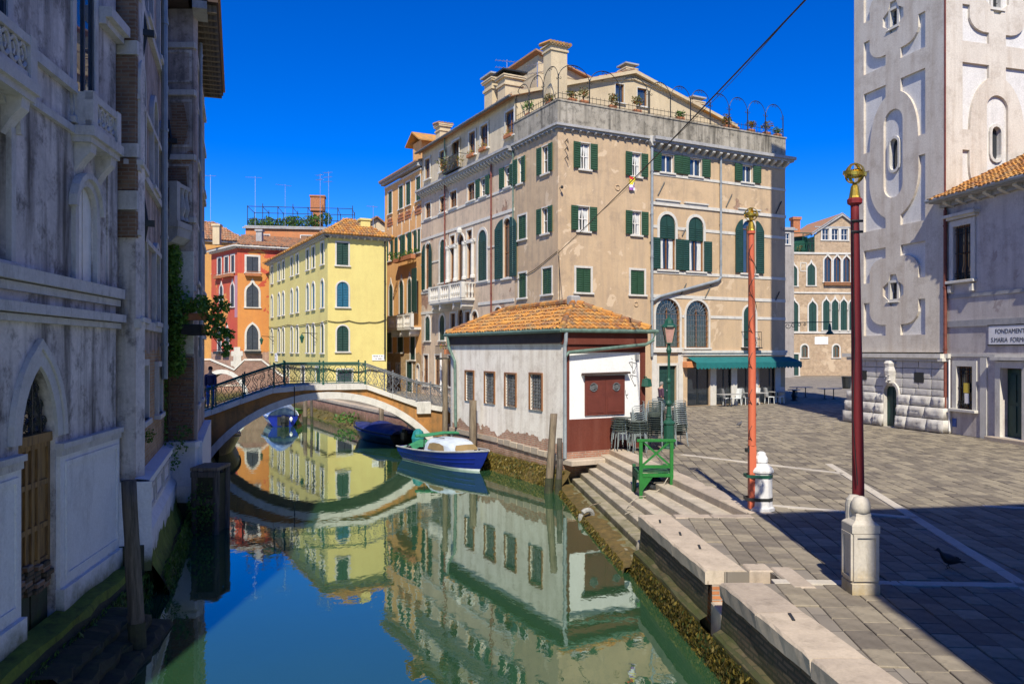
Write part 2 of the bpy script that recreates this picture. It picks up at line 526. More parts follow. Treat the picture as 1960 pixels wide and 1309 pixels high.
def leaf_mesh(poly, slats, mat, name='shutter'):
    """one shutter leaf: board with frame and horizontal louvre slats"""
    mb = MB()
    mb.prism(poly, -.02, .02)
    xs = [p[0] for p in poly]; zs = [p[1] for p in poly]
    x0, x1, z0, z1 = min(xs), max(xs), min(zs), max(zs)
    if slats:
        zt = max(z for x, z in poly if abs(x - x0) < .02 or abs(x - x1) < .02)
        zt = min(max(z for x, z in poly if abs(x-x0) < .02), max(z for x, z in poly if abs(x-x1) < .02))
        n = max(3, int((zt - z0)/.13))
        b = .04
        for i in range(n):
            z = z0 + .05 + (zt - z0 - .08)*i/n
            mb.add([(x0+b, -.024, z), (x1-b, -.024, z), (x1-b, -.042, z+.03), (x0+b, -.042, z+.03),
                    (x1-b, -.024, z+.075), (x0+b, -.024, z+.075)], [(0, 1, 2, 3), (3, 2, 4, 5)])
        mb.box(x0, x0+b, -.045, -.018, z0, zt); mb.box(x1-b, x1, -.045, -.018, z0, zt)
    return mb.mesh(name, mat)

def half(poly, side):
    """left or right half of an opening outline (clipped at x=0)"""
    out = []
    n = len(poly)
    g = .012
    for i in range(n):
        a, b = poly[i], poly[(i+1) % n]
        ia, ib = (a[0]*side >= g), (b[0]*side >= g)
        if ia: out.append(a)
        if ia != ib:
            t = (g*side - a[0])/(b[0]-a[0])
            out.append((g*side, a[1]+(b[1]-a[1])*t))
    return out

def window(F, root, u, z, w, h, kind='rect', style='closed', sur=.12, smat='istria', shut='green_sh', wood='white_wood',
           sill=True, glassm='glass', slats=True, lw=None, bars=(1, 2), curtain=False, openside=(1, 1), proud=.035, sproud=.12):
    """one window of a building: the stone surround is the part, sill, pane, sash and shutters are its pieces"""
    w, h = q5(w), q5(h)
    kk = (kind, w, h)
    sh = cached(('sh',)+kk, lambda: shape(kind, w, h))
    if sur:
        def mk():
            mb = MB()
            inn = offset(sh, .004); outn = offset(sh, sur)
            outn = [(x, max(zz, 0.0)) for x, zz in outn]; inn = [(x, max(zz, .0)) for x, zz in inn]
            mb.ring(outn, inn, -proud, .01)
            return mb.mesh('window', M[smat])
        me = cached(('sur', sur, smat, proud)+kk, mk)
    else:
        me = cached(('lip', smat)+kk, lambda: MB().ring(sh, offset(sh, -.05), .04, .10).mesh('window', M[smat]))
    win = F.put('window', me, None, root, u, z)
    if sill:
        sm = cached(('sill', w, sur, smat, sproud), lambda: MB().cbox(-w/2-sur-.06, w/2+sur+.06, -sproud, .20, -.11, -.003, .015).mesh('sill', M[smat]))
        put('sill', sm, win)
    if style in ('open', 'glass', 'half', 'ajar'):
        pm = cached(('pane', glassm)+kk, lambda: MB().prism(offset(sh, .03), .16, .18).mesh('pane', M[glassm]))
        put('pane', pm, win)
        def mks():
            mb = MB()
            o, i = offset(sh, .01), offset(sh, -.06)
            mb.ring(o, i, .10, .155)
            nx, nz = bars
            for k in range(1, nx+1):
                x = -w/2 + w*k/(nx+1)
                mb.box(x-.03, x+.03, .105, .153, .02, h - (.06 if kind == 'rect' else w*.30))
            for k in range(1, nz+1):
                zz = h*k/(nz+1) if kind == 'rect' else (h - w*.5)*k/nz
                mb.box(-w/2+.03, w/2-.03, .112, .15, zz-.02, zz+.02)
            return mb.mesh('sash', M[wood])
        put('sash', cached(('sash', wood, bars)+kk, mks), win)
        if curtain:
            def mkc():
                mb = MB()
                for s_ in (-1, 1):
                    pts = []
                    k = 7
                    x_in = .08*w
                    rows = []
                    for zz, xi in ((.08, .16*w), (.45*h, .20*w), (.92*h if kind == 'rect' else h-w*.5, .04*w)):
                        rows.append([(s_*(xi + (w/2-.07-xi)*j/k), .150 - .006*(j % 2), zz) for j in range(k+1)])
                    mb.loft(rows)
                return mb.mesh('curtain', M['curtain'])
            put('curtain', cached(('curt',)+kk, mkc), win)
    if style in ('closed', 'half'):
        cl = sh
        if style == 'half':
            cl = [p for p in sh]
            zc = h*.56
            cl = [(-w/2, zc), (w/2, zc)] + sh[2:]
        for sd in (-1, 1):
            lm = cached(('cl', shut, sd, style, slats)+kk, lambda: leaf_mesh(offset(half(cl, sd), -.006), slats, M[shut]))
            put('shutter', lm, win, (0, .05, 0))
    if style in ('open', 'half'):
        L = lw or w/2
        hh = h if style == 'open' else h*.56
        for sd in (-1, 1):
            if not openside[0 if sd < 0 else 1]: continue
            if kind == 'rect' or style == 'half':
                pl = [(0, 0), (L, 0), (L, hh), (0, hh)]
            else:
                n = 6
                k = w*.55
                pl = [(0, 0), (L, 0)] + [(L - L*i/n, hh - k + k*math.sin(PI/2*(1-i/n)) if sd < 0 else hh - k + k*math.sin(PI/2*i/n)) for i in range(n+1)]
                if sd < 0: pl = [(0, 0), (L, 0)] + [(L - L*i/n, hh - k + k*math.sin(PI/2*(1 - i/n))**.8) for i in range(n+1)]
                else: pl = [(0, 0), (L, 0)] + [(L - L*i/n, hh - k + k*math.sin(PI/2*(i/n))**.8) for i in range(n+1)]
            x0 = -w/2 - L - .01 if sd < 0 else w/2 + .01
            lm = cached(('op', shut, kind, L, round(hh, 2), sd, slats), lambda: leaf_mesh(pl, slats, M[shut]))
            o = put('shutter', lm, win, (x0, -proud - .045, .01))
            tilt = R(rnd.uniform(1, 5))
            if sd < 0: o.location.x = -w/2 - .01; o.location.x += -L*math.cos(tilt); o.location.y -= L*math.sin(tilt)*1.0; o.rotation_euler = (0, 0, tilt)
            else: o.rotation_euler = (0, 0, -tilt)
    return win

def hole(u, z, w, h, kind='rect'):
    return moved(shape(kind, q5(w), q5(h)), u, z)

def band(F, root, u0, u1, z, h=.16, p=.05, name='string_course', mat='istria', under=.3):
    mb = MB().box(u0, u1, -p, .02, -h, 0)
    if under: mb.box(u0+.003, u1-.003, -p*.6, .021, -h - h*under, -h+.001)
    return F.put(name, mb, M[mat], root, 0, z)

def brackets(F, root, u0, u1, z, n, w=.16, h=.22, p=.35, mat='istria', name='bracket'):
    poly = [(0, 0), (-p, 0), (-p, -h*.35), (-p*.55, -h*.7), (0, -h)]
    mb = MB()
    mb.add([(-w/2, y, zz) for y, zz in poly] + [(w/2, y, zz) for y, zz in poly],
           [tuple(range(5)), tuple(range(9, 4, -1))] + [(i, i+5, (i+1) % 5 + 5, (i+1) % 5) for i in range(5)])
    me = mb.mesh(name, M[mat])
    for i in range(n):
        F.put(name, me, None, root, u0 + (u1-u0)*(i+.5)/n, z)

def downpipe(F, root, u, z0, z1, r=.06, mat='zinc', d=-.12, name='drainpipe'):
    mb = MB().tube([(0, d, z0), (0, d, z1)], r, 8)
    z = z0 + .8
    while z < z1:
        mb.tube([(0, d, z), (0, d, z+.07)], r*1.3, 8); z += 2.6
    return F.put(name, mb, M[mat], root, u, 0, smooth=False)

def tile_roof(name, root, p0, p1, p2, p3, mat='tiles', tw=.21, tl=.36, r=None, thick=.06):
    """one slope: eave p0-p1 (left to right seen from outside), ridge p3-p2; barrel tiles over a board"""
    p0, p1, p2, p3 = (Vector(p) for p in (p0, p1, p2, p3))
    ex = (p1-p0); L = ex.length; ex.normalize()
    up = ((p3-p0) - ex*((p3-p0).dot(ex))); 
    if up.length < .01: up = ((p2-p1) - ex*((p2-p1).dot(ex)))
    H = up.length; up.normalize()
    nrm = ex.cross(up)
    a3, a2 = (p3-p0).dot(ex), (p2-p0).dot(ex)
    mb = MB()
    base = root.location if root else Vector((0, 0, 0))
    def P(s, t, h): return p0 + ex*s + up*t + nrm*h - base
    mb.add([P(0, 0, 0), P(L, 0, 0), P(a2, H, 0), P(a3, H, 0), P(0, 0, -thick), P(L, 0, -thick), P(a2, H, -thick), P(a3, H, -thick)],
           [(0, 1, 2, 3), (7, 6, 5, 4), (0, 4, 5, 1), (1, 5, 6, 2), (2, 6, 7, 3), (3, 7, 4, 0)])
    rr = tw*.46
    nj = int(H/tl) + 1
    ni = int(L/tw)
    for j in range(nj):
        t0 = j*tl - .05
        tm = min(H, t0 + tl*.5)
        lo = a3*tm/H; hi = L + (a2-L)*tm/H
        for i in range(ni+1):
            sx = (i+.5)*L/(ni+1)
            if sx < lo - .05 or sx > hi + .05: continue
            t1 = min(t0 + tl + .06, H)
            if t1 - t0 < .05: continue
            dx = rnd.uniform(-.012, .012); dt = rnd.uniform(-.03, .03); lift = rnd.uniform(0, .014)
            k = 5
            vs = []
            for tt, hh, rk in ((t0+dt, .030+lift, 1.0), (t1+dt, .002, .82)):
                for q in range(k+1):
                    an = PI*q/k
                    vs.append(P(sx + dx - rr*rk*math.cos(an), tt, hh + rr*.75*rk*math.sin(an)))
            fs = [(q, q+1, q+k+2, q+k+1) for q in range(k)]
            fs.append(tuple(range(k, -1, -1)))
            mb.add(vs, fs, 0)
    o = put(name, mb.mesh(name, M[mat]), root)
    o['kind'] = 'stuff'
    return o

def ridge(name, root, a, b, mat='tiles', r=.11):
    a, b = Vector(a), Vector(b)
    base = root.location if root else Vector((0, 0, 0))
    d = b-a; n = max(1, int(d.length/.38))
    mb = MB()
    for i in range(n):
        q0 = a + d*(i/n) - base; q1 = a + d*((i+1.12)/n) - base
        mb.tube([q0 + Vector((0, 0, .03)), q1 + Vector((0, 0, .012))], r, 7, r1=r*.85)
    o = put(name, mb.mesh(name, M[mat]), root); return o

def leaves(mb, c, rad, n, size, m=0, squash=None, flat=.0):
    """n leaf cards through an ellipsoid"""
    for _ in range(n):
        while True:
            p = Vector((rnd.uniform(-1, 1), rnd.uniform(-1, 1), rnd.uniform(-1, 1)))
            if .15 < p.length < 1: break
        q = Vector((c[0]+p.x*rad[0], c[1]+p.y*rad[1], c[2]+p.z*rad[2]))
        a = Vector((rnd.gauss(0, 1), rnd.gauss(0, 1), rnd.gauss(0, .8))).normalized()
        b = a.cross(Vector((rnd.gauss(0, 1), rnd.gauss(0, 1), rnd.gauss(0, 1)))).normalized()
        s = size*rnd.uniform(.6, 1.3)
        mb.add([q - a*s*.5, q + b*s*.28, q + a*s*.5, q - b*s*.28], [(0, 1, 2, 3)], m)
    return mb

def bush(name, label, loc, clumps, n=60, size=.10, mat='leaf', cat='plant', group=None, pot=None, stems=True):
    """clumps: (x,y,z,r) in local coordinates"""
    t = thing(name, label, cat, loc, 0, group)
    mb = MB()
    for x, y, z, r in clumps:
        leaves(mb, (x, y, z), (r, r, r*.9), n, size)
    mb.put('foliage', M[mat], t)
    if stems:
        sb = MB()
        for x, y, z, r in clumps:
            sb.tube([(x*.2, y*.2, 0), (x*.6, y*.6, z*.55), (x, y, z)], .012, 4, r1=.005)
        sb.put('stem', M['trunk'], t)
    if pot:
        w, d, h = pot
        pb = MB()
        if d < 0: pb.lathe([(w*.36, -h), (w*.5, -.03), (w*.54, -.03), (w*.54, 0), (w*.45, 0), (w*.44, -.05)], 10)
        else: pb.box(-w/2, w/2, -d/2, d/2, -h, 0)
        pb.put('pot', M['terracotta'], t)
    return t

def weed_fringe(name, pts, z0, z1, out, dens, mat='weed', size=.12):
    """tangled seaweed hanging along a wall foot"""
    mb = MB()
    for (ax, ay), (bx, by) in zip(pts[:-1], pts[1:]):
        L = math.hypot(bx-ax, by-ay); nx, ny = (by-ay)/L, -(bx-ax)/L
        for _ in range(int(L*dens)):
            t = rnd.random(); k = rnd.random()
            z = z1 - (z1-z0)*k
            o = out*(.15 + .85*k)*rnd.uniform(.5, 1.1)
            q = Vector((ax+(bx-ax)*t + nx*o, ay+(by-ay)*t + ny*o, z))
            a = Vector((nx*rnd.uniform(0, .8)+rnd.gauss(0, .35), ny*rnd.uniform(0, .8)+rnd.gauss(0, .35), -1)).normalized()
            b = a.cross(Vector((nx+rnd.gauss(0, .4), ny+rnd.gauss(0, .4), .2))).normalized()
            s = size*rnd.uniform(.5, 1.4)
            mb.add([q, q + a*s*.5 + b*s*.22, q + a*s, q + a*s*.5 - b*s*.22], [(0, 1, 2, 3)])
    o = mb.put(name, M[mat]); tag(o, kind='stuff'); return o

def balustrade(mb, x0, x1, y, z0, z1, n, r=.06):
    """rail, plinth and turned balusters along x"""
    mb.box(x0, x1, y-.09, y+.09, z1-.10, z1)
    mb.box(x0, x1, y-.08, y+.08, z0, z0+.08)
    h = z1-z0-.18
    for i in range(n):
        x = x0 + (x1-x0)*(i+.5)/n
        zz = z0+.08
        mb.lathe([(r*.8, zz), (r*.5, zz+h*.12), (r*1.1, zz+h*.35), (r*.45, zz+h*.75), (r*.8, zz+h)], 7, x, y)

def antenna(loc, h, label, arms=2, w=.9, grp='antennas on the roofs'):
    t = thing('antenna', label, 'antenna', loc, rnd.uniform(-.6, .6), grp)
    MB().tube([(0, 0, 0), (0, 0, h)], .03, 5).put('mast', M['mast'], t)
    mb = MB()
    for k in range(arms):
        z = h - .12 - k*.55
        mb.tube([(-w*.6, 0, z), (w*.4, 0, z)], .02, 4)
        for i in range(6):
            x = -w*.58 + w*.95*i/5
            mb.tube([(x, -.22, z), (x, .22, z)], .012, 4)
    mb.put('aerial', M['mast'], t)
    return t

def scroll(mb, cx, cz, r, a0, turns, y=0.0, rad=.012, sgn=1, m=0, n=14, shrink=.75):
    pts = []
    for i in range(n+1):
        t = i/n
        rr = r*(1 - shrink*t)
        a = a0 + sgn*turns*2*PI*t
        pts.append((cx + rr*math.cos(a), y, cz + rr*math.sin(a)))
    mb.tube(pts, rad, 4, m)
# ---------------------------------------------------------------- water, land, paving
PV = 1.2                                   # paving level
CAN = Frame(2.61, 45.2, .463, -.886)       # canal-side facades of the main block; u = 0 at its near corner
CMP = Frame(2.61, 45.2, .886, .463)        # square-side facades of the main block
HL = Frame(1.76, 27.3, .463, -.886)        # hut, canal side
HR = Frame(1.76, 27.3, .886, .463)         # hut, square side
SIDE = Frame(18.45, 33.5, .16, -.987)      # house at the right edge
TL = Frame(18.3, 33.7, .282, -.959)        # tower, west face (u from -5.48 to 0)
TR = Frame(18.3, 33.7, .959, .282)
BA = Frame(-7.47, 15.0, -.144, .99)
BB = Frame(-7.2, 15.2, -.319, .948)
BC = Frame(-8.41, 21.0, -.3256, .9455)
BRI = Frame(-8.2, 35.46, .956, .294)       # front of the bridge, u = 0 at the crown

def water_mat():
    s = NT('canal water')
    v = s.coord((1, 1, 1))
    n1 = s.noise(s.coord((.9, .55, 1)), 1.1, 3, .55, .6)
    n2 = s.noise(s.coord((2.2, 1.3, 1)), 2.6, 3, .5, .4)
    h = s.math('ADD', n1, s.math('MULTIPLY', n2, .35))
    nrm = s.bump(h, .40, .007)
    murk = s.mix(s.ramp(s.noise(v, .12, 3, .5), .35, .65), (.018, .058, .026), (.026, .078, .034))
    d = s.n('ShaderNodeBsdfDiffuse'); s.l(murk, d.inputs[0])
    g = s.n('ShaderNodeBsdfGlossy', i_Roughness=.012); g.inputs[0].default_value = (.86, .95, .88, 1); s.l(nrm, g.inputs['Normal'])
    fr = s.n('ShaderNodeFresnel', i_IOR=1.45); s.l(nrm, fr.inputs['Normal'])
    fac = s.math('ADD', .24, s.math('MULTIPLY', fr.outputs[0], .85))
    fac = s.math('MINIMUM', fac, .93)
    mx = s.n('ShaderNodeMixShader'); s.l(fac, mx.inputs[0]); s.l(d.outputs[0], mx.inputs[1]); s.l(g.outputs[0], mx.inputs[2])
    s.l(mx.outputs[0], s.out.inputs[0])
    return s.m
tag(MB().add([(-80, -60, 0), (8, -60, 0), (8, 90, 0), (-80, 90, 0)], [(0, 1, 2, 3)]).put('water', water_mat()), kind='structure')

def quay_x(y): return 3.13 - .09*(y - 12)
def step_x(k, y):                          # front edges of the steps, k = 0 is the paving edge
    near = (5.08, 4.65, 4.22, 3.80, 3.38, 3.02, 2.7)[k]; far = (3.40, 3.06, 2.76, 2.50, 2.24, 1.96, 1.7)[k]
    return near + (far - near)*(y - 16.95)/(28.4 - 16.95)

def sheet(name, poly, z, mat, depth=1.6, kind='structure'):
    mb = MB()
    n = len(poly)
    tr = tessellate_polygon([[Vector((x, y, 0)) for x, y in poly]])
    fs = []
    for t in tr:
        a, b, c = (poly[i] for i in t)
        ar = (b[0]-a[0])*(c[1]-a[1]) - (b[1]-a[1])*(c[0]-a[0])
        if abs(ar) > 1e-9: fs.append(tuple(t) if ar > 0 else tuple(t)[::-1])
    mb.add([(x, y, z) for x, y in poly], fs)
    mb.add([(x, y, z) for x, y in poly] + [(x, y, z-depth) for x, y in poly], [(i, i+n, (i+1) % n+n, (i+1) % n) for i in range(n)])
    return tag(mb.put(name, mat), kind=kind)

def farpave():
    s = NT('far paving')
    g = s.n('ShaderNodeNewGeometry'); mp = s.n('ShaderNodeMapping'); mp.inputs['Rotation'].default_value = (0, 0, R(-86)); s.l(g.outputs['Position'], mp.inputs[0])
    b = s.n('ShaderNodeTexBrick', i_Scale=1.0, i_Mortar_Size=.008); b.inputs['Brick Width'].default_value = .62; b.inputs['Row Height'].default_value = .36
    b.inputs['Color1'].default_value = (.255, .222, .178, 1); b.inputs['Color2'].default_value = (.18, .158, .13, 1); b.inputs['Mortar'].default_value = (.08, .07, .06, 1)
    s.l(mp.outputs[0], b.inputs['Vector'])
    n = s.noise(g.outputs['Position'], .5, 6, .7)
    return s.bsdf(s.mix(1.0, b.outputs[0], s.ramp(n, .3, .7, (.8,)*3, (1.15,)*3), 'MULTIPLY'), .85, 0, s.bump(s.math('SUBTRACT', 1.0, b.outputs['Fac']), .3, .01), .25)

ng0, ng1 = 12.0, 12.62                     # landing notch cut in the quay
campo = [(4.6, -4.3), (quay_x(-4)+.3, -4), (quay_x(ng0)+.3, ng0), (quay_x(ng0)+1.02, ng0), (quay_x(ng1)+1.02, ng1), (quay_x(ng1)+.3, ng1),
         (quay_x(16.9)+.3, 16.9), (step_x(0, 16.9)+.3, 16.9), (step_x(0, 28.4)+.25, 28.4), (3.3, 28.2), (1.9, 27.4),
         (-2.4, 36.0), (-2.9, 37.6), (-14.8, 60.2), (-25.2, 80.3), (-33, 79.4), (-60, 79), (-400, 120), (-400, 500), (500, 500), (500, -4.3)]
campo = campo[::-1]
ground = sheet('paved_square', campo, PV - .02, farpave())
leftland = [(-7.6, -5), (-7.6, 15.2), (-9.4, 21.2), (-13.2, 34.5), (-18, 44), (-26, 62), (-31.5, 78.8), (-60, 79), (-400, 120), (-400, -5)]
sheet('left_bank', leftland, .9, brickwall('bank brick', damp=(.4, 1.1, (.04, .045, .02))))

# paving stones: the ~300 largest in view are parts, the rest one part of kind stuff
def in_paving(x, y):
    if y < 16.6:
        if x < quay_x(y) + .78: return False
        if ng0 - .3 < y < ng1 + .3 and x < quay_x(y) + 1.45: return False
    elif y < 17.35:
        if x < 5.2: return False
    elif y < 28.6:
        if x < step_x(0, y) + .62: return False
    a = Vector((x, y, 0)) - HR.pos(0)
    uu = a.x*HR.dx + a.y*HR.dy; dd = -a.x*HR.dy + a.y*HR.dx
    if -.2 < uu < 3.85 and -.2 < dd < 10: return False
    if y > 28.5 and uu < 0: return False
    a = Vector((x, y, 0)) - CMP.pos(0)
    uu = a.x*CMP.dx + a.y*CMP.dy; dd = -a.x*CMP.dy + a.y*CMP.dx
    if dd > -.35 and uu < 18: return False
    a = Vector((x, y, 0)) - SIDE.pos(0)
    if (a.x*SIDE.dx + a.y*SIDE.dy) > -.3 and (-a.x*SIDE.dy + a.y*SIDE.dx) > -.25: return False
    a = Vector((x, y, 0)) - TL.pos(0)
    uu = a.x*TL.dx + a.y*TL.dy; dd = -a.x*TL.dy + a.y*TL.dx
    if -6.2 < uu < .5 and dd > -.75: return False
    return True
bands = [((9.75, 24.5), (7.0, 8.2)), ((5.7, 26.7), (9.42, 22.6)), ((5.75, 18.0), (8.5, 16.6)), ((3.95, 12.06), (9.6, 11.75)), ((10.6, 17.9), (16.5, 16.2))]
def on_band(x, y):
    for (ax, ay), (bx, by) in bands:
        dx, dy = bx-ax, by-ay; L2 = dx*dx+dy*dy
        t = ((x-ax)*dx + (y-ay)*dy)/L2
        if 0 <= t <= 1 and abs((x-ax)*dy - (y-ay)*dx)/math.sqrt(L2) < .16: return True
    return False
hd = R(4.5)                                # rows run a little right of straight ahead
ca, sa = math.cos(hd), math.sin(hd)
def stone_vs(w, l, h, c=.009):
    return MB().cbox(-w/2, w/2, -l/2, l/2, -.05, h, c)
SV = {}
def stone_mesh(w, l, v):
    def mk():
        mb = MB(); r2 = random.Random(int(w*1000)+int(l*100)+v)
        a, b = w/2 - .008, l/2 - .007
        j = lambda: r2.uniform(-.006, .004)
        c = [(-a+j(), -b+j()), (a+j(), -b+j()), (a+j(), b+j()), (-a+j(), b+j())]
        hz = [r2.uniform(-.004, .004) for _ in c]
        ci = [(x*.955, y*.97) for x, y in c]
        vs = [(x, y, -.04) for x, y in c] + [(x, y, -.009+z) for (x, y), z in zip(c, hz)] + [(x, y, z) for (x, y), z in zip(ci, hz)]
        fs = [(0, 1, 5, 4), (1, 2, 6, 5), (2, 3, 7, 6), (3, 0, 4, 7), (4, 5, 9, 8), (5, 6, 10, 9), (6, 7, 11, 10), (7, 4, 8, 11), (8, 9, 10, 11)]
        return mb.add(vs, fs).mesh('paving_stone', M['trachyte'])
    return cached(('pv', w, l, v), mk)
cand = []
tt = -3.0
ri = 0
while tt < 27:
    w = rnd.choice((.29, .31, .33, .35, .37))
    ss = 4.0 - rnd.random()*.6
    while ss < 60:
        l = rnd.choice((.38, .44, .50, .56, .64))
        s_, t_ = ss + l/2, tt + w/2
        x = t_*ca + s_*sa; y = -t_*sa + s_*ca
        if in_paving(x, y) and not on_band(x, y): cand.append((x, y, w, l))
        ss += l
    tt += w
def view_size(c):
    x, y, w, l = c
    if y < 8.0 or abs(x/y) > .66: return 0
    return w*l/(y**3)
cand.sort(key=view_size, reverse=True)
for x, y, w, l in cand[:300]:
    o = put('paving_stone', stone_mesh(w, l, rnd.randrange(3)), ground, (x, y, PV + rnd.uniform(-.004, .005)), -hd)
rest = MB()
for x, y, w, l in cand[300:]:
    if y < 6: continue
    me = stone_mesh(w, l, rnd.randrange(3))
    z = PV + rnd.uniform(-.005, .005)
    rest.add([(v.co.x*ca + v.co.y*sa + x, -v.co.x*sa + v.co.y*ca + y, v.co.z + z) for v in me.vertices], [tuple(p.vertices) for p in me.polygons])
tag(rest.put('paving_stones', M['trachyte'], ground), kind='stuff')
for (ax, ay), (bx, by) in bands:
    L = math.hypot(bx-ax, by-ay); n = max(2, int(L/1.5)); a = math.atan2(by-ay, bx-ax)
    for i in range(n):
        l = L/n
        me = cached(('band', round(l, 2)), lambda: MB().cbox(.006, l-.006, -.11, .11, -.05, .004, .008).mesh('band_stone', M['band']))
        put('band_stone', me, ground, (ax+(bx-ax)*i/n, ay+(by-ay)*i/n, PV+.002), a)

# quay along the canal, with coping, brick face and green foot
def line_box(mb, a, b, w, z0, z1, c=.025):
    """slab whose left edge runs a to b (ground points), width w to the right"""
    (ax, ay), (bx, by) = a, b
    L = math.hypot(bx-ax, by-ay); nx, ny = (by-ay)/L, -(bx-ax)/L
    p = [(ax, ay), (bx, by), (bx+nx*w, by+ny*w), (ax+nx*w, ay+ny*w)]
    cx = sum(q[0] for q in p)/4; cy = sum(q[1] for q in p)/4
    k = 1 - 2*c/max(.2, min(L, w))
    pin = []
    dx, dy = (bx-ax)/L, (by-ay)/L
    for (x, y), (sx, sy) in zip(p, ((1, 1), (-1, 1), (-1, -1), (1, -1))):
        pin.append((x + dx*c*sx + nx*c*sy, y + dy*c*sx + ny*c*sy))
    vs = [(x, y, z0) for x, y in p] + [(x, y, z1-c) for x, y in p] + [(x, y, z1) for x, y in pin]
    fs = [(0, 1, 2, 3), (0, 4, 5, 1), (1, 5, 6, 2), (2, 6, 7, 3), (3, 7, 4, 0), (4, 8, 9, 5), (5, 9, 10, 6), (6, 10, 11, 7), (7, 11, 8, 4), (8, 11, 10, 9)]
    return mb.add(vs, fs)
quay = thing('quay_wall', None, None, (0, 0, 0)); quay['kind'] = 'structure'
M['quay_brick'] = brickwall('quay brick', (.11, .075, .05), (.16, .115, .08), (.07, .062, .045), damp=(.20, .80, (.05, .062, .014)), ms=.018)
for (y0, y1) in ((-4, ng0), (ng1, 16.9)):
    mb = MB()
    n = int((y1-y0)/.5)
    rows = []
    for z, o in ((-1.0, -.20), (.05, -.16), (.42, -.10), (.5, .02), (1.02, .05)):
        rows.append([(quay_x(y0+(y1-y0)*i/n)+o + rnd.uniform(-.012, .012), y0+(y1-y0)*i/n, z + (rnd.uniform(-.03, .03) if z > 0 else 0)) for i in range(n+1)])
    mb.loft(rows)
    mb.put('brick_face', M['quay_brick'], quay)
ys = [16.95, 14.9, ng1 + .0]
def coping(y0, y1, dx=0):
    x0, x1 = quay_x(y0), quay_x(y1)
    mb = MB(); n = max(4, int(abs(y1-y0)/.22)); c = .028; zt = PV+.012; w = .66
    rows = []
    for i in range(n+1):
        t = i/n; x = x0+(x1-x0)*t; y = y0+(y1-y0)*t
        e = .0 if 0 < i < n else .012
        j = lambda a: rnd.uniform(-a, a)
        rows.append([(x+j(.006), y, .98+j(.01)), (x+j(.010)-.004, y, zt-c*rnd.uniform(.8, 1.35)-e), (x+c*rnd.uniform(.8, 1.3), y, zt-e+j(.002)), (x+w*.5, y, zt-e*.6+j(.003)), (x+w-c, y, zt-e), (x+w, y, zt-c), (x+w, y, .98)])
    mb.loft(rows); mb.f += [list(range(7))[::-1], list(range(n*7, n*7+7))]; mb.m += [0, 0]
    mb.put('coping_stone', M['istria_quay'], quay)
for a, b in ((16.93, 15.85), (15.84, 14.40), (14.39, ng1+.02)): coping(b+.004, a-.004)
for a, b in ((ng0-.02, 10.62), (10.61, 9.05), (9.04, 7.2), (7.19, 5.2), (5.19, 3.2), (3.19, 0), (-.01, -4)): coping(b+.004, a-.004)
qn = quay_x(12.4)
MB().cbox(qn+.06, qn+.62, ng0+.004, ng1-.004, .2, .72, .02).put('notch_step', M['istria_quay'], quay)
MB().cbox(qn+.625, qn+1.0, ng0+.004, ng1-.004, .2, .97, .02).put('notch_step', M['istria_quay'], quay)
MB().box(qn+.08, qn+.66, ng1-.003, ng1+.4, .3, .975).put('brick_cheek', brickwall('notch brick', (.42, .17, .07), (.36, .14, .06), (.3, .25, .2)), quay)
MB().cbox(qn+.67, qn+1.06, ng1-.004, ng1+.42, .5, PV+.006, .02).put('kerb_stone', M['istria_quay'], quay)
MB().cbox(qn+1.07, qn+1.40, ng0-.25, ng1+.22, 1.0, PV+.008, .02).put('kerb_stone', M['istria_quay'], quay)
# short iron staples let into the coping
for y, o in ((16.2, .26), (15.1, .34), (14.1, .38), (10.4, .38)):
    MB().box(-.02, .02, -.14, .14, 0, .012).put('iron_cramp', M['iron'], quay, (quay_x(y)+o, y, PV+.013), R(-8))
weed_fringe('quay_seaweed', [(quay_x(16.8)-.12, 16.8), (quay_x(4)-.12, 4)][::-1], -.08, .42, -.18, 900, 'weed', .075)

# stone steps down to the water
steps = thing('water_steps', None, None, (0, 0, 0)); steps['kind'] = 'structure'
for k in range(6):
    zt = PV - .18*(k+1) + .003
    n = 4 if k < 4 else 5
    for i in range(n):
        ya = 16.97 + (28.2-16.97)*i/n + .006; yb = 16.97 + (28.2-16.97)*(i+1)/n - .006
        mb = MB()
        # front edge lies on the canal side; slab reaches under the step above
        xa0, xb0 = step_x(k+1, ya), step_x(k+1, yb)
        xa1, xb1 = step_x(k, ya)+.10, step_x(k, yb)+.10
        c = .018
        dz = rnd.uniform(-.008, .008)
        v = [(xa0, ya, zt-.5), (xa1, ya, zt-.5), (xb1, yb, zt-.5), (xb0, yb, zt-.5),
             (xa0, ya, zt-c+dz), (xa1, ya, zt-c), (xb1, yb, zt-c), (xb0, yb, zt-c+dz),
             (xa0+c, ya+c, zt+dz), (xa1-c, ya+c, zt), (xb1-c, yb-c, zt), (xb0+c, yb-c, zt+dz)]
        mb.add(v, [(0, 1, 5, 4), (1, 2, 6, 5), (2, 3, 7, 6), (3, 0, 4, 7), (4, 5, 9, 8), (5, 6, 10, 9), (6, 7, 11, 10), (7, 4, 8, 11), (8, 9, 10, 11)])
        mb.put('step_stone', M['istria_step'], steps)
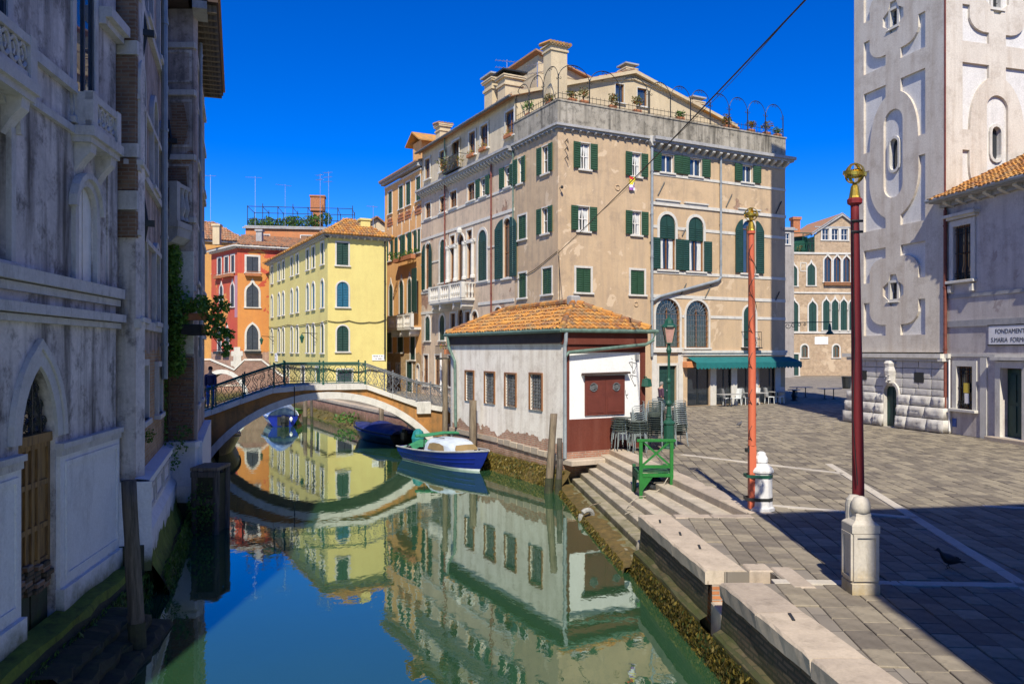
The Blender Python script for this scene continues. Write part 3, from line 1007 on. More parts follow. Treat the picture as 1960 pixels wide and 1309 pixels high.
for i in range(7):
    ya = 16.97 + (28.3-16.97)*i/7; yb = 16.97 + (28.3-16.97)*(i+1)/7
    mb = MB()
    x0, x1 = step_x(0, ya), step_x(0, yb)
    c = .02; w = .56; zt = PV + .006
    v = [(x0, ya+.005, zt-.3), (x0+w, ya+.005, zt-.3), (x1+w, yb-.005, zt-.3), (x1, yb-.005, zt-.3),
         (x0, ya+.005, zt-c), (x0+w, ya+.005, zt-c), (x1+w, yb-.005, zt-c), (x1, yb-.005, zt-c),
         (x0+c, ya+.02, zt), (x0+w-c, ya+.02, zt), (x1+w-c, yb-.02, zt), (x1+c, yb-.02, zt)]
    mb.add(v, [(0, 1, 5, 4), (1, 2, 6, 5), (2, 3, 7, 6), (3, 0, 4, 7), (4, 5, 9, 8), (5, 6, 10, 9), (6, 7, 11, 10), (7, 4, 8, 11), (8, 9, 10, 11)])
    mb.put('kerb_stone', M['istria_quay'], steps)
for a, b in ((3.42, 4.2), (4.21, 5.08)):
    MB().cbox(a, b-.006, 16.62, 16.945, 1.0, PV+.008, .015).put('kerb_stone', M['istria_quay'], quay)
# brown foundation ledge below the lowest step
mb = MB()
rows = []
for o, z in ((-.42, -.6), (-.38, -.02), (-.30, .10), (-.05, .14), (.2, .14)):
    rows.append([(step_x(6, 16.9+(28.6-16.9)*i/48)+o+rnd.uniform(-.06, .06), 16.7+(28.9-16.7)*i/48, z+rnd.uniform(-.04, .03)) for i in range(49)])
mb.loft(rows)
M['ledge'] = stone('brown tidal ledge', (.15, .10, .032), (.075, .06, .02), (.03, .028, .015), .8, 3.5)
mb.put('foundation_ledge', M['ledge'], steps)
weed_fringe('step_seaweed', [(step_x(6, 17)-.30, 17), (step_x(6, 28.5)-.30, 28.5)][::-1], -.1, .19, .16, 800, 'weed', .085)

# banks beyond the bridge
bank = thing('brick_quay', None, None); bank['kind'] = 'structure'
M['bank_brick'] = brickwall('brick quay', (.32, .13, .085), (.40, .19, .12), (.34, .28, .22), damp=(.25, .85, (.09, .075, .03)))
FB = Frame(-15.2, 60, .463, -.886)
F_ = Frame(-3.4, 37.9, 11.8, -22.1)
def bankwall(a, b, name='quay_face'):
    fr = Frame(b[0], b[1], a[0]-b[0], a[1]-b[1]); L = math.hypot(a[0]-b[0], a[1]-b[1])
    mb = MB().box(0, L, 0, .3, -1, PV+.02)
    fr.put(name, mb, M['bank_brick'], bank)
    nb = int(L/2.4)
    for i in range(nb):
        fr.put('coping_stone', MB().cbox(.01, L/nb-.01, -.06, .5, -.14, .03, .02), M['istria_quay'], bank, L*i/nb, PV+.03)
bankwall((-2.9, 36.9), (-15.0, 59.6)); bankwall((-15.0, 59.6), (-25.6, 79.5)); bankwall((-25.6, 79.5), (-33.5, 78.6))
# sloping weedy foot of that bank
mb = MB(); rows = []
for o, z in ((1.2, -.35), (.85, .02), (.5, .16), (.2, .30), (.0, .42)):
    rows.append([(-2.9-12.1*i/30 - o*.886 + rnd.uniform(-.1, .1), 36.9+22.7*i/30 - o*.463 + rnd.uniform(-.1, .1), z + rnd.uniform(-.05, .05)) for i in range(31)])
mb.loft(rows); mb.put('weedy_foot', stone('weedy bank', (.13, .10, .035), (.08, .075, .025), (.04, .04, .02), .6, 1.4), bank)
tag(leaves(MB(), (-10.2, 49.0, .55), (.9, 1.1, .35), 150, .2).put('bank_plants', M['leaf_dark']), kind='stuff')
weed_fringe('bank_seaweed', [(-15.0, 59.6), (-2.9, 36.9)], -.05, .45, .95, 70, 'weed', .32)
# ---------------------------------------------------------------- the house that shades the square, behind the viewer
M['p_grey'] = plaster('grey stucco', (.36, .33, .30), (.30, .27, .25), (.2, .18, .16))
ho = thing('shading_house', 'tall grey house behind the viewer that throws its shade over the paving', 'house', (4.70, -2, PV))
fo = Frame(4.70, -2, 1, .17)
fo.put('wall', MB().box(0, 45, -12, 0, PV, 21.2), M['p_grey'], ho)
fo.put('roof', MB().prism([(-.02, 21.2), (45, 21.2), (45, 21.35), (-.02, 21.35)], -12, -.02), M['tiles_old'], ho)

# ---------------------------------------------------------------- corner house with the roof terrace
M['p_beige'] = plaster('beige stucco', (.56, .41, .255), (.48, .345, .215), (.30, .235, .18), .35, .45, 0, spots=((.60, .46, .31), .8, .62))
M['p_ochre'] = plaster('ochre beige stucco', (.56, .405, .25), (.49, .355, .218), (.30, .23, .17), .3, .45, .17, spots=((.58, .44, .29), .8, .63))
M['p_cream'] = plaster('cream attic stucco', (.60, .49, .32), (.52, .42, .275), (.38, .30, .2), .4, .3)
M['terrace'] = plaster('weathered terrace wall', (.42, .38, .31), (.30, .27, .215), (.11, .10, .08), .8, 1.0, 0, spots=((.36, .285, .14), .6, .66))
M['core'] = simple('inner mass', (.35, .28, .2), .9, .1, 2, bump=0)

def core(root, F, u0, u1, d0, d1, z0, z1, name='rear_wall', mat='core'):
    return F.put(name, MB().box(u0, u1, d0, d1, z0, z1), M[mat], root)

ch = thing('corner_house', 'beige stuccoed corner house with green shutters under a grey roof terrace wall', 'house', (2.61, 45.2, PV))
cw = [(-4.5, 15.0, .62, 1.55, 'open'), (-1.35, 15.0, .85, 1.6, 'open'), (-1.38, 11.5, .85, 1.52, 'open'), (-4.25, 11.52, 1.0, 1.45, 'closed'),
      (-4.22, 7.92, .95, 1.5, 'closed'), (-1.21, 7.95, 1.05, 1.5, 'closed'), (-1.3, 4.6, 1.0, 1.3, 'closed'), (-4.2, 4.6, 1.0, 1.3, 'closed')]
CAN.put('wall', wall_mesh([(-5.28, PV), (0, PV), (0, 17.42), (-5.28, 17.42)], [hole(u, z, w, h) for u, z, w, h, s in cw]), M['p_beige'], ch)
for u, z, w, h, st in cw:
    window(CAN, ch, u, z, w, h, 'rect', st, sur=.07 if st == 'open' else .12, lw=.46, bars=(1, 1), wood='white_wood', openside=(1, 1))
sw = [(1.80, 15.15, .72, 1.5, 'open'), (5.44, 15.1, .72, 1.42, 'open'), (1.70, 11.58, .82, 1.42, 'open'), (5.46, 11.6, .72, 1.4, 'open'),
      (1.71, 8.03, 1.02, 1.4, 'closed'), (5.55, 8.03, .98, 1.45, 'closed'), (5.4, 5.3, .75, .6, 'glass')]
CMP.put('wall', wall_mesh([(0, PV), (6.5, PV), (6.5, 17.42), (0, 17.42)], [hole(u, z, w, h) for u, z, w, h, s in sw]), M['p_beige'], ch)
for u, z, w, h, st in sw:
    window(CMP, ch, u, z, w, h, 'rect', st, sur=.06 if st != 'closed' else .13, lw=.46, bars=(1, 1), curtain=(st == 'open'))
core(ch, CMP, .3, 6.5, .3, 5.0, PV, 17.4)
core(ch, CMP, .1, 6.5, .1, 5.3, 17.42, 17.75, 'terrace_floor')
# cornice and the terrace parapet
cor = MB().box(-.25, 6.5, -.28, .05, 17.42, 17.56).box(-.12, 6.5, -.14, .05, 17.30, 17.42)
CMP.put('cornice', cor, M['istria_grey'], ch)
CAN.put('cornice', MB().box(-5.28, .02, -.28, .05, 17.42, 17.56).box(-5.28, .01, -.14, .05, 17.30, 17.42), M['istria_grey'], ch)
brackets(CMP, ch, .1, 6.4, 17.30, 12, .10, .16, .22, 'istria_grey'); brackets(CAN, ch, -5.2, -.1, 17.30, 10, .10, .16, .22, 'istria_grey')
CMP.put('parapet', MB().box(-.06, 6.55, -.06, .16, 17.56, 18.86).box(-.10, 6.55, -.10, .2, 18.86, 18.95), M['terrace'], ch)
CAN.put('parapet', MB().box(-5.28, -.16, -.06, .16, 17.56, 18.86).box(-5.28, -.2, -.10, .2, 18.86, 18.95), M['terrace'], ch)
# iron arm lamps and hooks in the wall by the corner
for z in (16.55, 16.1, 15.6): CMP.put('hook', MB().tube([(0, 0, 0), (0, -.30, .12), (.05, -.32, -.05)], .025, 5).tube([(0, -.2, .08), (.1, -.25, -.12)], .02, 4), M['iron'], ch, .45, z)
CMP.put('wall_lamp', MB().tube([(0, 0, 0), (0, -.28, .05)], .02, 5).lathe([(.04, -.08), (.09, .0), (.04, .1)], 8, 0, -.28), M['iron'], ch, .1, 13.9)
CMP.put('wall_medallion', MB().tube([(.16*math.cos(a*PI/8), -.02, .16*math.sin(a*PI/8)) for a in range(16)], .03, 5, closed=True), M['p_beige'], ch, 4.1, 14.3)
CMP.put('wall_medallion', MB().tube([(.14*math.cos(a*PI/8), -.02, .14*math.sin(a*PI/8)) for a in range(16)], .03, 5, closed=True), M['p_beige'], ch, 5.45, 7.45)
CMP.put('cable', MB().tube([(0, -.03, 10.4), (.02, -.03, 8.6), (.1, -.03, 6.0), (.05, -.03, 2)], .02, 4), M['iron'], ch, .05, 0)
CAN.put('cable', MB().tube([(-5.2, -.04, 9.0), (-2.6, -.05, 9.5), (-.02, -.04, 10.3)], .022, 4), M['iron'], ch)
# terrace ironwork: posts that fork into arches with scrolls, and a low rail
iron = M['iron']
def pergola(F, u0, u1, n, d, root):
    for i in range(n+1):
        u = u0 + (u1-u0)*i/n
        mb = MB().tube([(0, 0, 0), (0, 0, 1.5)], .035, 5)
        s = (u1-u0)/n/2
        for sg in (-1, 1):
            if (i == 0 and sg < 0) or (i == n and sg > 0): continue
            pts = [(0, 0, 1.2)] + [(sg*s*(1-math.cos(a*PI/16)), 0, 1.2 + .95*math.sin(a*PI/16)) for a in range(1, 9)]
            mb.tube(pts, .024, 4)
            scroll(mb, sg*.14, 1.32, .10, PI if sg > 0 else 0, .8*sg, 0, .016)
            scroll(mb, sg*(s-.13), 2.02, .12, 0, .9, 0, .018)
        F.put('pergola_post', mb, iron, root, u, 18.9, d)
    mb = MB()
    for z in (.12, .40): mb.tube([(u0, 0, z), (u1, 0, z)], .016, 4)
    k = int(abs(u1-u0)/.28)
    for i in range(k+1):
        u = u0 + (u1-u0)*i/k
        mb.tube([(u, 0, 0), (u, 0, .52)], .013, 4)
    F.put('terrace_rail', mb, iron, root, 0, 18.93, d)
pergola(CMP, .05, 6.4, 3, .05, ch); pergola(CAN, -5.2, -.05, 3, .05, ch)
# big chimney on the terrace
cb = MB().box(-.55, .55, -.45, .45, 0, 4.0).box(-.62, .62, -.52, .52, 4.0, 4.12).box(-.58, .58, -.48, .48, 4.12, 4.3).box(-.7, .7, -.6, .6, 4.3, 4.38)
cb = CMP.put('chimney', cb, M['p_cream'], ch, .95, 18.3, 1.9)
rr = MB()
for i in range(7): rr.tube([(-.66+.22*i, -.66, 4.42), (-.66+.22*i, .66, 4.62)], .11, 6)
rr.put('chimney_tiles', M['tiles'], cb)

def terrace_pot(F, u, d, k, lab, mat='leaf_dry', tall=.5, fl=None, z=18.95):
    p = F.pos(u, d, z + .24)
    b = bush('potted_plant', lab, p, [(rnd.uniform(-.15, .15), rnd.uniform(-.1, .1), tall*.35 + rnd.uniform(0, tall*.5), .2+tall*.15) for _ in range(4)], k, .14, mat, 'potted plant', 'potted plants along the roof terrace', (.5, .3, .24))
    b.rotation_euler = (0, 0, F.ang)
    return b
terrace_pot(CAN, -3.9, .25, 40, 'dark bushy potted plant at the canal end of the roof terrace', 'leaf_dark', .7)
terrace_pot(CAN, -1.4, .25, 40, 'yellowing potted plant on the terrace rail before the corner')
terrace_pot(CMP, 1.1, .25, 34, 'sparse potted plant right beside the big terrace chimney', 'leaf_dry', .5)
terrace_pot(CMP, 1.9, .25, 46, 'tall yellow-brown potted plant just right of the big terrace chimney', 'leaf_dry', .8)
terrace_pot(CMP, 3.9, .25, 50, 'wide yellow potted plant left of the two attic windows', 'leaf_dry', .6)
terrace_pot(CMP, 5.7, .25, 50, 'tall reddish potted plant below the two attic windows', 'leaf_dry', .8)

# ---------------------------------------------------------------- palazzo with the cafe
cp = thing('cafe_palazzo', 'beige palazzo with white string courses, arched windows and a cafe behind a teal awning', 'palazzo', CMP.pos(6.5, 0, PV))
fw = [(7.78, 15.58, .98, 1.08, 'rect', 'open'), (10.0, 15.58, .98, 1.08, 'rect', 'open'), (14.32, 15.62, .95, 1.1, 'rect', 'open'),
      (7.80, 9.62, 1.22, 3.42, 'round', 'half'), (10.04, 9.62, 1.22, 3.42, 'round', 'half'), (14.48, 9.7, 1.15, 3.45, 'round', 'open'),
      (7.84, 4.85, 1.85, 3.0, 'round', 'glass'), (10.17, 4.85, 1.8, 2.95, 'round', 'glass'), (14.55, 4.9, 1.05, 2.65, 'round', 'closed'),
      (7.82, 1.24, 1.35, 2.5, 'rect', 'door'), (10.25, 1.22, 1.75, 2.42, 'rect', 'shop'), (12.40, 1.22, 1.42, 2.42, 'rect', 'shop'), (14.05, 1.22, 1.25, 2.42, 'rect', 'shop'), (16.14, 1.22, 1.4, 2.42, 'rect', 'shop')]
CMP.put('wall', wall_mesh([(6.5, PV), (17.75, PV), (17.75, 17.35), (6.5, 17.35)], [hole(u, z, w, h, k) for u, z, w, h, k, s in fw]), M['p_ochre'], cp)
for i, (u, z, w, h, k, s) in enumerate(fw):
    if s == 'open' and k == 'rect':
        window(CMP, cp, u, z, w, h, k, 'open', sur=.06, lw=.62, bars=(1, 0), glassm='glass_sky')
    elif s == 'half':
        window(CMP, cp, u, z, w, h, k, 'half', sur=.18, lw=.58, wood='brown_wood', shut='teal_sh', bars=(1, 0), curtain=True, proud=.05)
    elif s == 'open':
        window(CMP, cp, u, z, w, h, k, 'open', sur=.15, lw=.62, wood='brown_wood', shut='teal_sh', bars=(1, 1), glassm='glass_sky')
    elif s == 'closed':
        window(CMP, cp, u, z, w, h, k, 'closed', sur=.14, shut='teal_sh')
    elif s == 'glass':
        wi = window(CMP, cp, u, z, w, h, k, 'glass', sur=.14, wood='brown_wood', bars=(1, 1), sill=True)
        mb = MB()
        n = 9
        a = w/2
        for j in range(1, n): mb.tube([(-a+w*j/n, .03, 0), (-a+w*j/n, .03, h-a)], .014, 4)
        for j in range(1, 7): mb.tube([(-a, .03, (h-a)*j/6), (a, .03, (h-a)*j/6)], .014, 4)
        for j in range(1, 10): mb.tube([(.25*a*math.cos(PI*j/10), .03, h-a+.25*a*math.sin(PI*j/10)), (a*math.cos(PI*j/10), .03, h-a+a*math.sin(PI*j/10))], .014, 4)
        for q in (.3, .65): mb.tube([(q*a*math.cos(PI*j/10), .03, h-a+q*a*math.sin(PI*j/10)) for j in range(11)], .014, 4)
        mb.put('grille', M['iron_grey'], wi)
    elif s == 'door':
        d = CMP.put('door', MB().box(-w/2, -.01, .16, .22, 0, h-.45).box(.01, w/2, .16, .22, 0, h-.45).box(-w/2, w/2, .15, .22, h-.44, h)
                    .box(-w/2+.12, -.12, .145, .17, .15, 1.0).box(.12, w/2-.12, .145, .17, .15, 1.0).box(-w/2+.12, -.12, .145, .17, 1.15, 1.9).box(.12, w/2-.12, .145, .17, 1.15, 1.9), M['teal_sh'], cp, u, z)
        MB().lathe([(.03, .95), (.04, .98), (.03, 1.01)], 8, .06, .13).put('handle', M['mast'], d)
        CMP.put('door_frame', MB().ring(offset(shape('rect', w, h), .16), offset(shape('rect', w, h), .003), -.05, .01), M['istria'], cp, u, z)
    else:
        sf = CMP.put('shop_window', MB().ring(offset(shape('rect', w, h), -.005), offset(shape('rect', w, h), -.08), .08, .15), M['iron'], cp, u, z)
        MB().box(-w/2+.07, w/2-.07, .11, .125, .07, h-.08).put('pane', M['glass'], sf)
        xs = (0,) if i in (10, 11) else (.28,)
        mb = MB()
        for x in xs: mb.box(x-.04, x+.04, .085, .145, .05, h-.05)
        mb.put('mullion', M['iron'], sf)
# pale stone pilasters by the shop windows
for u in (11.45, 13.2, 15.05, 17.05):
    CMP.put('pilaster', MB().box(-.24, .24, -.05, .02, PV, 3.66).box(-.28, .28, -.07, .02, 3.5, 3.66), M['istria'], cp, u, 0)
CMP.put('lintel_cornice', MB().box(8.85, 17.8, -.16, .02, 4.52, 4.68).box(8.85, 17.8, -.08, .021, 4.36, 4.52), M['istria'], cp)
CMP.put('lintel_cornice', MB().box(6.6, 8.84, -.18, .02, 4.56, 4.74), M['istria'], cp)
CMP.put('quoin', MB().box(6.62, 6.98, -.04, .02, PV, 4.5).box(8.62, 9.0, -.05, .02, PV, 4.5), M['istria'], cp)
for z, h in ((15.50, .16), (13.72, .20), (12.30, .18), (9.55, .18), (8.09, .20), (6.88, .18)):
    segs = [(6.5, 17.75)]
    if z == 15.50: segs = [(6.7, 17.75)]
    if z == 12.30: segs = [(6.6, 7.05), (8.55, 9.28), (10.8, 13.72), (15.2, 17.75)]
    if z == 6.88: segs = [(8.95, 9.1), (11.25, 13.9), (15.2, 17.75)]
    for a, b in segs: band(CMP, cp, a, b, z, h, .04 if z != 13.72 else .08, under=.0)
for u in (7.8, 10.04, 14.48):
    CMP.put('hood_mould', MB().box(-.95, .95, -.16, .02, 0, .09).box(-.85, .85, -.09, .021, -.10, 0), M['istria'], cp, u, 13.80)
# cornice on big brackets, gutter, parapet of the terrace
CMP.put('cornice', MB().box(6.45, 18.15, -.62, .05, 17.36, 17.55).box(6.45, 18.05, -.5, .05, 17.22, 17.36), M['istria_grey'], cp)
brackets(CMP, cp, 6.75, 17.9, 17.22, 19, .20, .34, .46, 'istria')
CMP.put('frieze', MB().box(6.5, 17.75, -.03, .02, 16.78, 17.0), M['istria_grey'], cp)
CMP.put('parapet', MB().box(6.56, 17.75, -.04, .16, 17.55, 18.86).box(6.56, 17.8, -.09, .2, 18.86, 18.95), M['terrace'], cp)
core(cp, CMP, 6.5, 17.75, .3, 6.0, PV, 17.4); core(cp, CMP, 6.5, 17.75, .1, 6.0, 17.42, 17.8, 'terrace_floor')
CMP.put('end_wall', MB().box(17.55, 17.75, .02, 6.0, PV, 18.9), M['p_ochre'], cp)
pergola(CMP, 6.5, 17.6, 7, .05, cp)
downpipe(CMP, cp, 6.55, 4.3, 17.3, .085, 'zinc'); downpipe(CMP, cp, 12.0, 9.3, 17.1, .07, 'zinc')
CMP.put('hopper', MB().prism([(-.28, .32), (.28, .32), (.25, 0), (.1, -.25), (-.1, -.25), (-.25, 0)], -.3, .0), M['istria'], cp, 6.55, 17.28)
CMP.put('gutter_pipe', MB().tube([(12.0, -.14, 9.32), (11.7, -.16, 9.1), (7.1, -.16, 7.95), (6.6, -.13, 7.7)], .09, 8), M['zinc'], cp)
for u, z, s in ((7.3, 14.55, 1), (12.75, 14.3, 1), (17.1, 14.2, 1), (9.05, 12.0, .5), (11.0, 8.4, 1), (9.05, 8.5, .8), (6.6, 11.0, -.6), (17.0, 8.3, .7)):
    CMP.put('iron_tie', MB().tube([(-.25*s, -.06, -.42*abs(s)), (.25*s, -.06, .42*abs(s))], .035, 5), M['iron'], cp, u, z)
CMP.put('balconet', MB().box(-.75, .75, -.4, .0, -.08, 0).tube([(-.7, -.36, 0), (-.7, -.36, 1.0), (.7, -.36, 1.0), (.7, -.36, 0)], .02, 4).tube([(-.7, 0, 1.0), (-.7, -.36, 1.0)], .02, 4).tube([(.7, 0, 1.0), (.7, -.36, 1.0)], .02, 4).tube([(-.7, -.36, .5), (.7, -.36, .5)], .015, 4), M['iron'], cp, 14.55, 4.88)
# awning
def awning():
    mb = MB()
    n = 18
    u0, u1 = 9.25, 18.05
    zt, zb, dp = 4.26, 3.92, .95
    rows = [[(u0 + (u1-u0)*i/n, -.08, zt) for i in range(n+1)], [(u0+.02 + (u1-u0+.1)*i/n, -dp*.55, (zt*.45+zb*.55)+.02) for i in range(n+1)], [(u0+.03 + (u1-u0+.2)*i/n, -dp, zb) for i in range(n+1)]]
    mb.loft(rows)
    a = CMP.put('awning', mb, M['awning'], cp)
    vb = MB()
    k = 32
    us, ue = u0+.03, u1+.23
    for i in range(k):
        x0 = us + (ue-us)*i/k; x1 = us + (ue-us)*(i+1)/k
        pts = [(x0, -dp, zb), (x1, -dp, zb)] + [(x1 - (x1-x0)*q/5, -dp-.01, zb-.30-.10*math.sin(PI*q/5)) for q in range(6)]
        vb.add(pts, [tuple(range(8))])
    put('valance', vb.mesh('valance', M['awning']), a)
    for u in (9.4, 12.2, 15.0, 17.9): put('awning_arm', MB().tube([(u, -.05, 3.9), (u, -dp, zb-.02)], .025, 5).mesh('awning_arm', M['iron']), a)
M['awning'] = simple('teal awning cloth', (.008, .125, .125), .8, .15, 3, bump=.1)
awning()
CMP.put('sign_box', MB().cbox(8.95, 9.5, -.5, -.06, 3.62, 4.0, .03), simple('orange sign box', (.55, .22, .09), .6), cp)

# ---------------------------------------------------------------- long palazzo on the canal, with its attic and gable
M['p_pink'] = plaster('worn pinkish stucco', (.62, .48, .34), (.53, .40, .285), (.33, .27, .215), .5, .5, .34)
M['p_attic'] = plaster('grey cream attic stucco', (.62, .53, .38), (.55, .46, .33), (.36, .30, .21), .5, .5)
M['brick_rubble'] = brickwall('old mixed brickwork', (.40, .23, .11), (.50, .34, .18), (.38, .31, .22), ((.48, .38, .26), .5, .62), ms=.018)
pp = thing('canal_palazzo', 'long worn pinkish palazzo with a white three-light window above a stone balcony', 'palazzo', CAN.pos(-13, 0, PV))
pw = [(-20.1, 18.23, 1.05, 1.62, 'rect', 'glass'), (-17.05, 18.25, 1.05, 1.55, 'rect', 'glass'), (-14.5, 17.75, 1.15, 2.2, 'rect', 'glass'), (-11.65, 18.3, 1.0, 1.6, 'rect', 'glass'), (-9.7, 18.3, 1.1, 1.62, 'rect', 'glass'), (-5.95, 18.25, 1.15, 1.62, 'rect', 'glass'),
      (-19.95, 15.12, 1.15, 1.22, 'rect', 'glass'), (-16.95, 15.12, 1.1, 1.2, 'rect', 'glass'), (-14.92, 15.15, 1.2, 1.18, 'rect', 'glass'), (-11.8, 15.15, 1.15, 1.2, 'rect', 'glass'), (-9.8, 15.12, .95, 1.25, 'rect', 'open'), (-6.2, 15.1, .8, 1.3, 'rect', 'open'),
      (-20.0, 9.5, 1.0, 3.6, 'round', 'ajar'), (-16.95, 9.8, 1.1, 3.25, 'round', 'closed'), (-9.97, 9.4, 1.35, 3.45, 'round', 'closed'), (-6.3, 9.3, 1.0, 3.8, 'round', 'open'),
      (-20.05, 5.45, 1.0, 1.9, 'round', 'closed'), (-17.05, 5.45, .95, 1.9, 'round', 'closed'), (-11.2, 5.9, .95, 1.5, 'round', 'glass'), (-7.6, 5.9, 1.1, 1.6, 'round', 'glass'),
      (-15.0, 5.4, .9, 2.0, 'rect', 'glass'), (-13.66, 5.4, 1.0, 2.3, 'round', 'glass'), (-12.4, 5.4, .8, 2.0, 'rect', 'glass'),
      (-20.4, 1.9, .95, 2.4, 'rect', 'glass'), (-18.0, 2.0, 1.0, 2.3, 'rect', 'glass'), (-15.4, 2.0, 1.0, 2.3, 'rect', 'glass')]
ser = [(-15.05, 9.75, .85, 2.45, 'rect'), (-13.54, 9.75, 1.1, 3.25, 'round'), (-12.03, 9.75, .85, 2.45, 'rect'), (-15.05, 12.45, .85, .65, 'rect'), (-12.03, 12.45, .85, .65, 'rect')]
lo = [w for w in pw if w[1] < 17]; hi = [w for w in pw if w[1] > 17]
CAN.put('wall', wall_mesh([(-21.4, PV), (-5.28, PV), (-5.28, 17.3), (-21.4, 17.3)], [hole(u, z, w, h, k) for u, z, w, h, k, s in lo] + [hole(*q) for q in ser]), M['p_pink'], pp)
CAN.put('attic_wall', wall_mesh([(-21.4, 17.3), (-5.28, 17.3), (-5.28, 20.65), (-21.4, 20.65)], [hole(u, z, w, h, k) for u, z, w, h, k, s in hi]), M['p_attic'], pp, 0, 0, .06)
for u, z, w, h, k, s in pw:
    F2 = CAN
    if z > 17: window(CAN, pp, u, z, w, h, k, 'glass', sur=.14, bars=(1, 1), wood='brown_wood', glassm='glass_sky', proud=.03)
    elif s == 'ajar': window(CAN, pp, u, z, w, h, k, 'open', sur=.2, shut='teal_sh', wood='brown_wood', lw=.5, openside=(1, 1))
    elif s == 'open' and k == 'round': window(CAN, pp, u, z, w, h, k, 'open', sur=.2, shut='teal_sh', wood='brown_wood', lw=.95)
    elif s == 'open': window(CAN, pp, u, z, w, h, k, 'open', sur=.08, lw=.55)
    elif s == 'closed': window(CAN, pp, u, z, w, h, k, 'closed', sur=.2, shut='teal_sh')
    else: window(CAN, pp, u, z, w, h, k, 'glass', sur=.12, wood='brown_wood', bars=(1, 1))
for u, z, w, h, k in ser:
    window(CAN, pp, u, z, w, h, k, 'glass', sur=.13, wood='brown_wood', bars=(1, 0), sill=False, proud=.06)
for u in (-15.75, -14.33, -12.75, -11.33):
    CAN.put('column', MB().lathe([(.2, 9.7), (.2, 9.85), (.14, 9.95), (.12, 12.05), (.2, 12.2), (.2, 12.3)], 10, 0, -.10).box(-.24, .24, -.2, .02, 12.3, 12.42), M['istria'], pp, u, 0)
CAN.put('serliana_lintel', MB().box(-15.95, -14.2, -.09, .02, 12.2, 12.44).box(-12.88, -11.1, -.09, .02, 12.2, 12.44), M['istria'], pp)
CAN.put('keystone', MB().lathe([(.05, 13.0), (.2, 13.1), (.22, 13.3), (.1, 13.5)], 8, 0, -.12), M['istria'], pp, -13.54, 0)
for a, b, z, h in ((-21.4, -5.3, 15.05, .16), (-21.4, -5.3, 13.62, .2), (-21.4, -5.3, 9.36, .18), (-21.4, -17.6, 7.75, .2), (-10.6, -5.3, 7.95, .2), (-21.4, -20.7, 11.6, .12), (-19.4, -17.7, 11.6, .12), (-9.1, -7.0, 11.6, .12)):
    if z == 9.36:
        band(CAN, pp, a, -16.3, z, h, .05, under=0); band(CAN, pp, -10.8, b, z, h, .05, under=0)
    else: band(CAN, pp, a, b, z, h, .05, under=0)
CAN.put('cornice', MB().box(-21.5, -5.3, -.55, .05, 17.30, 17.46).box(-21.5, -5.3, -.42, .05, 17.18, 17.30), M['istria_grey'], pp)
brackets(CAN, pp, -21.3, -5.4, 17.18, 34, .17, .30, .40, 'istria')
# stone balcony
bl = CAN.put('balcony', MB().box(-17.3, -11.2, -1.0, 0, 8.15, 8.32).box(-17.2, -11.3, -.95, 0, 8.05, 8.15), M['istria'], pp)
for u in (-16.9, -15.5, -13.0, -11.6): put('corbel', MB().prism([(u-.13, 8.05), (u+.13, 8.05), (u+.13, 7.75), (u-.13, 7.55)], -.85, 0).mesh('corbel', M['istria']), bl)
mb = MB(); balustrade(mb, -17.2, -11.3, -.9, 8.32, 9.4, 17, .1)
for u in (-17.2, -15.2, -13.3, -11.3): mb.box(u-.14, u+.14, -1.03, -.77, 8.32, 9.42)
put('balustrade', mb.mesh('balustrade', M['istria']), bl)
for y0 in (-17.2, -11.3):
    mb = MB()
    mb.box(y0-.08, y0+.08, -.8, 0, 9.3, 9.4)
    for j in range(3): mb.lathe([(.08, 8.35), (.05, 8.5), (.11, 8.7), (.05, 9.1), (.08, 9.3)], 7, y0, -.15-.25*j)
    put('side_rail', mb.mesh('side_rail', M['istria']), bl)
# attic balcony with awning and plants, flower boxes
ab = CAN.put('iron_balcony', MB().box(-15.3, -12.6, -.7, 0, 17.55, 17.63), M['iron'], pp)
mb = MB()
for i in range(28):
    u = -15.3 + 2.7*i/27; mb.tube([(u, -.7, 17.6), (u, -.82, 18.0), (u, -.68, 18.6)], .014, 4)
mb.tube([(-15.3, 0, 18.6), (-15.3, -.68, 18.6), (-12.6, -.68, 18.6), (-12.6, 0, 18.6)], .022, 4)
put('balcony_rail', mb.mesh('balcony_rail', M['iron']), ab)
CAN.put('sun_awning', MB().loft([[(-15.3, 0, 19.9), (-13.6, 0, 19.95)], [(-15.5, -.75, 19.35), (-13.5, -.75, 19.4)]]), M['curtain'], pp)
downpipe(CAN, pp, -16.3, 8.5, 17.2, .06, 'rust_pipe'); downpipe(CAN, pp, -8.4, 5.0, 17.0, .06, 'rust_pipe'); downpipe(CAN, pp, -5.35, 9.5, 17.2, .05, 'copper_pipe', -.08); downpipe(CAN, pp, -16.3, 17.5, 20.6, .06, 'copper_pipe'); downpipe(CAN, pp, -17.0, 1.3, 4.5, .06, 'white_paint')
GAB = Frame(*CMP.pos(0, 5.28)[:2], .886, .463)
gw = [(7.99, 21.35, .72, 1.25), (9.85, 21.38, .78, 1.22)]
GAB.put('gable_wall', wall_mesh([(0, 17.6), (17.9, 17.6), (17.9, 21.0), (9.1, 23.45), (0, 20.6)], [hole(*g) for g in gw]), M['p_cream'], pp)
for u, z, w, h in gw: window(GAB, pp, u, z, w, h, 'rect', 'glass', sur=.05, wood='brown_wood', bars=(0, 0), glassm='glass_sky', smat='istria')
GAB.put('gable_moulding', MB().prism([(6.6, 22.55), (9.1, 23.05), (11.6, 22.65), (11.6, 22.8), (9.1, 23.22), (6.6, 22.7)], -.12, .02), M['p_cream'], pp)
